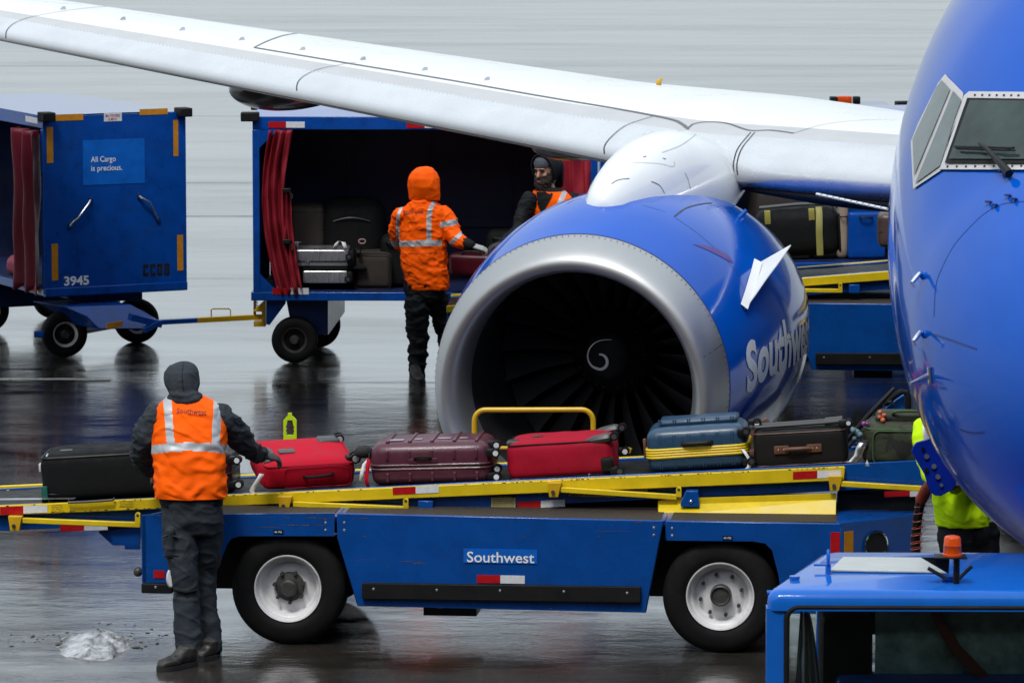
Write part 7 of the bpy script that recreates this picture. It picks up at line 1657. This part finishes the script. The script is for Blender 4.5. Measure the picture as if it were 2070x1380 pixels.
for l in (LB_, RB_): bod.tube(l, [.07, .07, .055, .05, .04], 12, round_ends=True)
for l in (RA_, LA_): bod.tube(l, [.05, .045, .036, .032, .028], 10, round_ends=True)
hand(bod, RA_[-1], Vector((.9, .1, -.25)), Vector((.1, .3, -1)), .185, .55, 1); hand(bod, LA_[-1], Vector((.7, .6, -.2)), Vector((0, 0, -1)), .185, .5, -1)
part('body', remeshed(bod, .012, 2), M['skin'], pB, smooth=180, recalc=False)
tr = MB(); tr.ell([(at(858, 540, d), RT*.16, FT*.12), (at(859, 560, d), RT*.185, FT*.14), (at(860, 590, d), RT*.175, FT*.13), (at(862, 610, d), RT*.16, FT*.11)], 24)
tr.tube(px2([(840, 600, d-.02), (845, 630, d-.02), (843, 660, d), (846, 700, d), (844, 740, d), (843, 763, d)]), [.105, .108, .088, .082, .074, .062], 18)
tr.tube(px2([(880, 600, d+.05), (892, 635, d+.1), (903, 675, d+.15), (908, 720, d+.15), (912, 755, d+.15)]), [.105, .10, .085, .08, .068], 18)
part('trousers', remeshed(tr, .011, 3, .018, 9, (1, 1, 1.4), 7.), M['trouser2'], pB, smooth=180, recalc=False)
rows = [(866, 584, d, .185, .15), (864, 570, d, .195, .155), (860, 545, d, .205, .155), (857, 525, d, .208, .152), (856, 500, d, .205, .145), (855, 475, d, .215, .145), (855, 450, d, .218, .14), (855, 432, d, .21, .135), (856, 418, d, .17, .12), (857, 408, d, .11, .10), (857, 402, d, .09, .09)]
jk = MB(); jk.ell([(c, u*.97, v*.97) for c, u, v in torso_rings(rows, RT, FT)], 30, p=2.3)
jk.tube(px2([(896, 432, d), (906, 450, d-.02), (912, 470, d-.05), (922, 484, d-.1), (934, 490, d-.14)]), [.072, .082, .078, .068, .060], 18, round_ends=True); jk.tube(LA_[:4], [.07, .078, .072, .06], 16, round_ends=True)
jm = remeshed(jk, .0085, 2, .015, 10, (1, 1, 1.1), 11.)
def scr(pt): v = Vector(pt)-CP; dd = v.dot(FW); return 1035+FPX*v.x/dd, 690-FPX*v.dot(UPV)/dd
for k, f in enumerate(jm.f):
    c = sum((Vector(jm.v[i]) for i in f), Vector())/len(f); x, y = scr(c); on = False
    if x < 893 or y < 470:
        yb_ = 492-(x-856)*.02
        if yb_-6 < y < yb_+6 and x < 893: on = True
        if y < 492 and abs(x-(868+ (y-420)*-.02+ (10*math.exp(-((y-405)/14)**2)))) < 5.0 and y > 402: on = True
        if y < 492 and abs(x-(804+ 8*math.exp(-((y-415)/14)**2))) < 3.2 and y > 415: on = True
    if x > 890:
        if 446 < y+(x-905)*.20 < 458 and x < 925 and y < 462: on = True
        if x > 903 and 478 < y-(x-920)*-.95+ -0 < 489 and y > 466: on = True
    if on: jm.m[k] = 1
jo_ = part('jacket', jm, [M['hiviz2'], M['silver']], pB, smooth=180, recalc=False); JB = bvh_of(jm)
part('jacket_lettering', text_on(JB, 'Southwest', (816, 434), (856, 431), 8, .006, .010), M['print_dark'], jo_, smooth=0, recalc=False)
part('jacket_seam', line_on(JB, [(806, 513), (840, 512), (880, 511), (903, 512)], .006, .003), mat('orange_dark_seam', (.6, .05, .003), .6), jo_, smooth=0, recalc=False)
hb = MB(); hb.ell([(at(858, 404, d), RT*.135, FT*.10), (at(858, 392, d), RT*.14, FT*.115), (at(857, 376, d), RT*.142, FT*.135), (at(857, 360, d), RT*.132, FT*.135), (at(857, 348, d), RT*.105, FT*.115), (at(858, 340, d), RT*.075, FT*.08), (at(858, 337, d), RT*.04, FT*.05)], 28); part('hood', remeshed(hb, .0085, 3, .006, 8, (1, 1, .9), 4.), M['hiviz2'], pB, smooth=180, recalc=False)
gl = MB(); gl.tube(px2([(930, 488, d-.13), (942, 492, d-.16), (952, 496, d-.18)]), [.05, .05, .044], 14, round_ends=True); part('cuff', gl, M['blk_cloth'], pB, smooth=60)
gl = MB(); hand(gl, RA_[-1]+Vector((.01, 0, 0)), Vector((.9, .1, -.25)), Vector((.1, .3, -1)), .215, .5, 1); part('glove', remeshed(gl, .0045, 2), M['glove'], pB, smooth=180, recalc=False)
for h_, t_ in ((atz(836, 763, .02), atz(850, 772, .02)), (atz(905, 757, .02), atz(922, 764, .02))):
    mb = MB(); shoe(mb, h_+Vector((0, .12, 0)), t_, .05, .11); b_ = part('boot', remeshed(mb, .009, 3), M['shoe'], pB, smooth=180, recalc=False); mb = MB(); sole(mb, h_+Vector((0, .12, -.018)), t_-Vector((0, 0, .018))); part('sole', mb, M['sole'], b_)
# ---------------------------------------------------------------- 3: bearded man facing left
pC = thing('person', 'bearded worker in black hood and orange vest facing left, standing behind the engine', 'person')
at0 = at
def at(px, py, y): return at0(px, py, y)+Vector((.02, 0, .045))
d = 41.3; fa = radians(205); FC = Vector((sin(fa), cos(fa), 0)); FC = Vector((-.62, -.78, 0)).normalized(); RC = Vector((-FC.y, FC.x, 0))
hc = at(1099, 353, d); HS = 1.14
FH = (FC+Vector((0, 0, -.22))).normalized(); UH = FH.cross(RC).normalized()
if UH.z < 0: UH = -UH
fh, uh, rh = FH*1.14, UH*1.14, RC*1.14
bod = MB(); bod.ell([(at(1112, 640, d), RC*.13, FC*.10), (at(1112, 560, d), RC*.15, FC*.11), (at(1111, 500, d), RC*.15, FC*.11), (at(1110, 440, d), RC*.17, FC*.11), (at(1109, 408, d), RC*.14, FC*.09), (at(1104, 390, d), RC*.06, FC*.06), (at(1101, 378, d), RC*.055, FC*.06)], 20)
hr = [(-.115, .045, .05), (-.10, .058, .068), (-.07, .068, .085), (-.035, .072, .092), (0, .074, .096), (.04, .075, .097), (.075, .066, .088), (.10, .045, .06), (.112, .02, .03)]
bod.ell([(hc+UH*z-FH*.01, RC*w, FH*t) for z, w, t in [(a_*HS, b_*HS, c_*HS) for a_, b_, c_ in hr]], 28)
bod.tube([hc+uh*.015+fh*.085, hc-uh*.01+fh*.100, hc-uh*.028+fh*.108, hc-uh*.036+fh*.095], [.009, .012, .016, .010], 10, round_ends=True)     # nose
bod.tube([hc+uh*.022+fh*.082-rh*.04, hc+uh*.028+fh*.090, hc+uh*.022+fh*.082+rh*.04], [.008, .010, .008], 8, round_ends=True)                  # brow
for s in (-1, 1): bod.sph(hc-uh*.022+fh*.070+rh*(.036*s), .020, n=8); bod.ell([(hc+rh*(.074*s)+uh*z, fh*.016, rh*.008) for z in (-.03, -.015, .0, .018, .03)], 10)
for (x, d2, sgn) in ((1092, -.03, -1), (1128, .04, 1)):
    bod.tube(px2([(x, 640, d+d2), (x, 690, d+d2), (x, 735, d+d2), (x, 758, d+d2)]), [.085, .06, .05, .04], 12, round_ends=True)
AL = px2([(1066, 415, d-.05), (1052, 445, d-.08), (1044, 478, d-.15), (1028, 492, d-.3), (1012, 500, d-.42)]); AR = px2([(1154, 415, d+.05), (1166, 450, d+.02), (1164, 485, d-.05), (1140, 505, d-.3), (1110, 510, d-.45)])
for l in (AL, AR): bod.tube(l, [.05, .045, .036, .032, .027], 10, round_ends=True)
hand(bod, AL[-1], Vector((-.8, -.3, -.3)), Vector((0, 0, -1)), .185, .6, 1); hand(bod, AR[-1], Vector((-.8, -.4, -.2)), Vector((0, 0, -1)), .185, .6, -1)
for arm, dv, sg_ in ((AL, Vector((-.8, -.3, -.3)), 1), (AR, Vector((-.8, -.4, -.2)), -1)):
    gl = MB(); hand(gl, arm[-1], dv, Vector((0, 0, -1)), .21, .6, sg_); part('glove', remeshed(gl, .005, 2), M['glove_d'], pC, smooth=180, recalc=False)
part('body', remeshed(bod, .0075, 2), M['skin'], pC, smooth=180, recalc=False)
for s in (-1, 1):
    mb = MB(); e = hc+uh*.004+fh*.083+rh*(.030*s); mb.sph(e, (.012, .012, .005), n=6); part('eye', mb, M['hair'], pC)
    mb = MB(); mb.tube([hc+uh*.022+fh*.094+rh*(.012*s), hc+uh*.027+fh*.092+rh*(.03*s), hc+uh*.020+fh*.080+rh*(.05*s)], .005, 6); part('eyebrow', mb, M['hair'], pC)
brd = MB(); brd.ell([(hc-uh*.175+fh*.075, rh*.02, fh*.02), (hc-uh*.155+fh*.07, rh*.045, fh*.04), (hc-uh*.125+fh*.06, rh*.062, fh*.055), (hc-uh*.09+fh*.045, rh*.076, fh*.066), (hc-uh*.06+fh*.028, rh*.083, fh*.074), (hc-uh*.035+fh*.01, rh*.083, fh*.070), (hc-uh*.00-fh*.0, rh*.079, fh*.06)], 24); brd.tube([hc-uh*.052+fh*.078-rh*.032, hc-uh*.046+fh*.100, hc-uh*.052+fh*.078+rh*.032], [.008, .012, .008], 8, round_ends=True)
part('beard', remeshed(brd, .006, 1, .010, 45, (1, 1, 1), 2.), M['hair'], pC, smooth=60, recalc=False)
mb = MB(); mb.tube([hc-uh*.064+fh*.103-rh*.018, hc-uh*.066+fh*.109, hc-uh*.064+fh*.103+rh*.018], [.003, .006, .003], 8, round_ends=True); part('mouth', mb, mat('lip', (.30, .10, .08), .5), pC)
mb = MB(); mb.ell([(hc+uh*.035-fh*.008, rh*.082, fh*.104), (hc+uh*.06-fh*.01, rh*.082, fh*.104), (hc+uh*.09-fh*.015, rh*.074, fh*.094), (hc+uh*.115-fh*.02, rh*.05, fh*.065), (hc+uh*.125-fh*.02, rh*.02, fh*.03)], 28); part('beanie', remeshed(mb, .006, 2, .003, 30), mat('grey_beanie', (.06, .065, .09), .85, bump=.5, bscale=150, var=.15), pC, smooth=180, recalc=False)
hood = MB()
for (off, k) in ((0, 1),):
    rr_ = []
    for a in [pi*i/14 for i in range(15)]:      # arches from the brim to the back of the head
        pass
    for b in range(9):
        t = b/8; back = -.0-.115*t; sc_ = 1.0-.12*t-.25*max(0, t-.75)*4*.3; l = []
        for i in range(25):
            a = radians(-62)+radians(304)*i/24; w = .108*sc_; h = .128*sc_
            l.append(hc+fh*(.055+back*1.15-.03*(1-sin(a))*.3)+rh*(w*cos(a))+uh*(h*sin(a)+.008))
        rr_.append(l)
    hood.grid(rr_)
hd2 = MB(); hd2.ell([(hc-fh*.075-uh*.12, rh*.09, uh*.06), (hc-fh*.09-uh*.02, rh*.1, uh*.10), (hc-fh*.115, rh*.085, uh*.095), (hc-fh*.135, rh*.04, uh*.05)], 20)
o = part('hood', hood, M['blk_cloth'], pC, smooth=180, recalc=False); sm = o.modifiers.new('t', 'SOLIDIFY'); sm.thickness = .016; sm.offset = 1
part('hood_back', hd2, M['blk_cloth'], pC, smooth=180)
jk = MB(); jk.ell([(at(1112, 575, d), RC*.18, FC*.13), (at(1112, 520, d), RC*.18, FC*.135), (at(1111, 470, d), RC*.185, FC*.13), (at(1110, 435, d), RC*.195, FC*.125), (at(1109, 412, d), RC*.19, FC*.11), (at(1107, 398, d), RC*.13, FC*.10), (at(1104, 390, d), RC*.085, FC*.085)], 26)
jk.tube(AL, [.075, .07, .062, .055, .045], 16, round_ends=True); jk.tube(AR, [.075, .07, .062, .055, .045], 16, round_ends=True)
part('jacket', remeshed(jk, .009, 3, .010, 10, (1, 1, 1.2), 8.), M['blk_cloth'], pC, smooth=180, recalc=False)
rows = [(1112, 560, d, .20, .155), (1112, 520, d, .20, .158), (1111, 470, d, .205, .155), (1110, 435, d, .212, .148), (1109, 415, d, .205, .138), (1108, 404, d, .17, .125), (1106, 396, d, .135, .115)]
def strC(x, y, u):
    # open V at the neck is left to the jacket below; two vertical bands and one round the waist
    return abs(x-(1066+ (y-400)*-.04)) < 5 or abs(x-(1143-(y-385)*.45)) < 5.5 and y < 450 or 500 < y < 512
cm, co = vest(pC, rows, RC, FC, 'hiviz', stripes=strC, wr=.006, seed=6)
CBV = bvh_of(cm); part('collar_opening', sheet_on(CBV, [(1086, 388), (1120, 388), (1112, 405), (1100, 425), (1095, 432), (1088, 412)], .010, 6), M['blk_cloth'], pC, smooth=0, recalc=False)
tr = MB(); tr.ell([(at(1112, 560, d), RC*.17, FC*.13), (at(1112, 610, d), RC*.18, FC*.13), (at(1112, 640, d), RC*.15, FC*.11)], 20)
for (x, d2) in ((1094, -.03), (1130, .04)): tr.tube(px2([(x, 620, d+d2), (x, 680, d+d2), (x, 755, d+d2)]), [.10, .085, .07], 16)
part('trousers', remeshed(tr, .012, 3, .01, 8), M['trouser2'], pC, smooth=180, recalc=False)
for x in (1094, 1130):
    g = atz(x, 768, .015); mb = MB(); shoe(mb, g+Vector((.08, .12, 0)), g+Vector((-.10, -.10, 0)), .05, .11); part('boot', mb, M['shoe'], pC, smooth=60)
at = at0
# ---------------------------------------------------------------- 4: lime vest, bending behind the nose
pD = thing('person', 'worker in lime yellow high-visibility jacket bending down, mostly hidden behind the blue nose', 'person')
d = 27.35; RD = Vector((1, 0, 0)); 
sp = [(at(1962, 1075, d), .17), (at(1945, 1010, d), .175), (at(1925, 940, d), .18), (at(1905, 885, d), .17), (at(1900, 862, d), .12)]
ax = (sp[3][0]-sp[0][0]).normalized(); rt = Vector((ax.z, 0, -ax.x)).normalized()
bod = MB(); bod.ell([(c, rt*(w*.8), SY*(w*.6)) for c, w in sp]+[(at(1900, 845, d-.05), rt*.06, SY*.06), (at(1903, 815, d-.08), rt*.075, SY*.09), (at(1906, 795, d-.08), rt*.05, SY*.06)], 20)
DLEG = [px2([(1930, 1075, d), (1935, 1180, d-.05), (1940, 1290, d), (1940, 1335, d)]), px2([(1985, 1075, d), (1992, 1180, d-.02), (1998, 1290, d), (1998, 1335, d)])]
for l in DLEG: bod.tube(l, [.085, .06, .05, .04], 12, round_ends=True)
DA = px2([(1880, 872, d), (1872, 910, d-.1), (1880, 960, d-.22), (1905, 985, d-.3)]); bod.tube(DA, [.05, .045, .036, .03], 12, round_ends=True); hand(bod, DA[-1], Vector((.8, -.2, .2)), Vector((0, 0, -1)), .185, .6, 1)
DA2 = px2([(1935, 872, d), (1960, 910, d-.1), (1950, 960, d-.2), (1930, 985, d-.25)]); bod.tube(DA2, [.05, .045, .036, .03], 12, round_ends=True); hand(bod, DA2[-1], Vector((-.6, -.3, .2)), Vector((0, 0, -1)), .185, .6, 1)
part('body', remeshed(bod, .012, 2), M['skin'], pD, smooth=180, recalc=False)
for arm, dv in ((DA, Vector((.8, -.2, .2))), (DA2, Vector((-.6, -.3, .2)))):
    gl = MB(); hand(gl, arm[-1], dv, Vector((0, 0, -1)), .21, .6, 1); part('glove', remeshed(gl, .005, 2), M['glove_d'], pD, smooth=180, recalc=False)
    gl = MB(); gl.tube(arm[1:], [.06, .052, .042], 14, round_ends=True); part('sleeve', gl, M['hivizy'], pD, smooth=60)
jk = MB(); jk.ell([(at(1950, 1062, d), SX*.165, SY*.15), (at(1946, 1030, d), SX*.165, SY*.155), (at(1935, 975, d), SX*.15, SY*.15), (at(1915, 915, d), SX*.16, SY*.15), (at(1893, 880, d), SX*.125, SY*.14), (at(1886, 858, d), SX*.09, SY*.11), (at(1884, 843, d), SX*.045, SY*.06)], 26)
jk.tube(px2([(1872, 866, d-.05), (1868, 885, d-.08), (1872, 920, d-.12), (1885, 955, d-.2)]), [.075, .07, .065, .055], 16, round_ends=True)
jm = remeshed(jk, .009, 3, .008, 9, (1, 1, 1), 13.)
for k, f in enumerate(jm.f):
    c = sum((Vector(jm.v[i]) for i in f), Vector())/len(f); x, y = scr(c)
    if y < 900 and abs(x-(1868+(y-845)*.12)) < 5.5: jm.m[k] = 1
part('jacket', jm, [M['hivizy'], M['silver']], pD, smooth=180, recalc=False)
hb = MB(); hb.ell([(at(1903, 850, d-.05), rt*.07, SY*.07), (at(1906, 830, d-.06), rt*.085, SY*.10), (at(1908, 808, d-.07), rt*.085, SY*.10), (at(1910, 796, d-.07), rt*.05, SY*.06)], 18); part('knit_cap', hb, M['blk_cloth'], pD, smooth=60)
tr = MB(); tr.ell([(at(1955, 1050, d), SX*.165, SY*.13), (at(1958, 1090, d), SX*.17, SY*.13), (at(1960, 1120, d), SX*.15, SY*.11)], 20)
for l in DLEG: tr.tube(l, [.10, .085, .075, .07], 16)
part('trousers', remeshed(tr, .012, 3, .01, 8), M['trouser2'], pD, smooth=180, recalc=False)
for x in (1940, 1998):
    g = atz(x, 1372, .015); mb = MB(); shoe(mb, g+Vector((0, .12, 0)), g+Vector((-.02, -.14, 0)), .05, .11); part('boot', mb, M['shoe'], pD, smooth=60)
# ================================================================ tidy up
if bpy.data.scenes.get('workbench'): bpy.data.scenes.remove(bpy.data.scenes['workbench'])
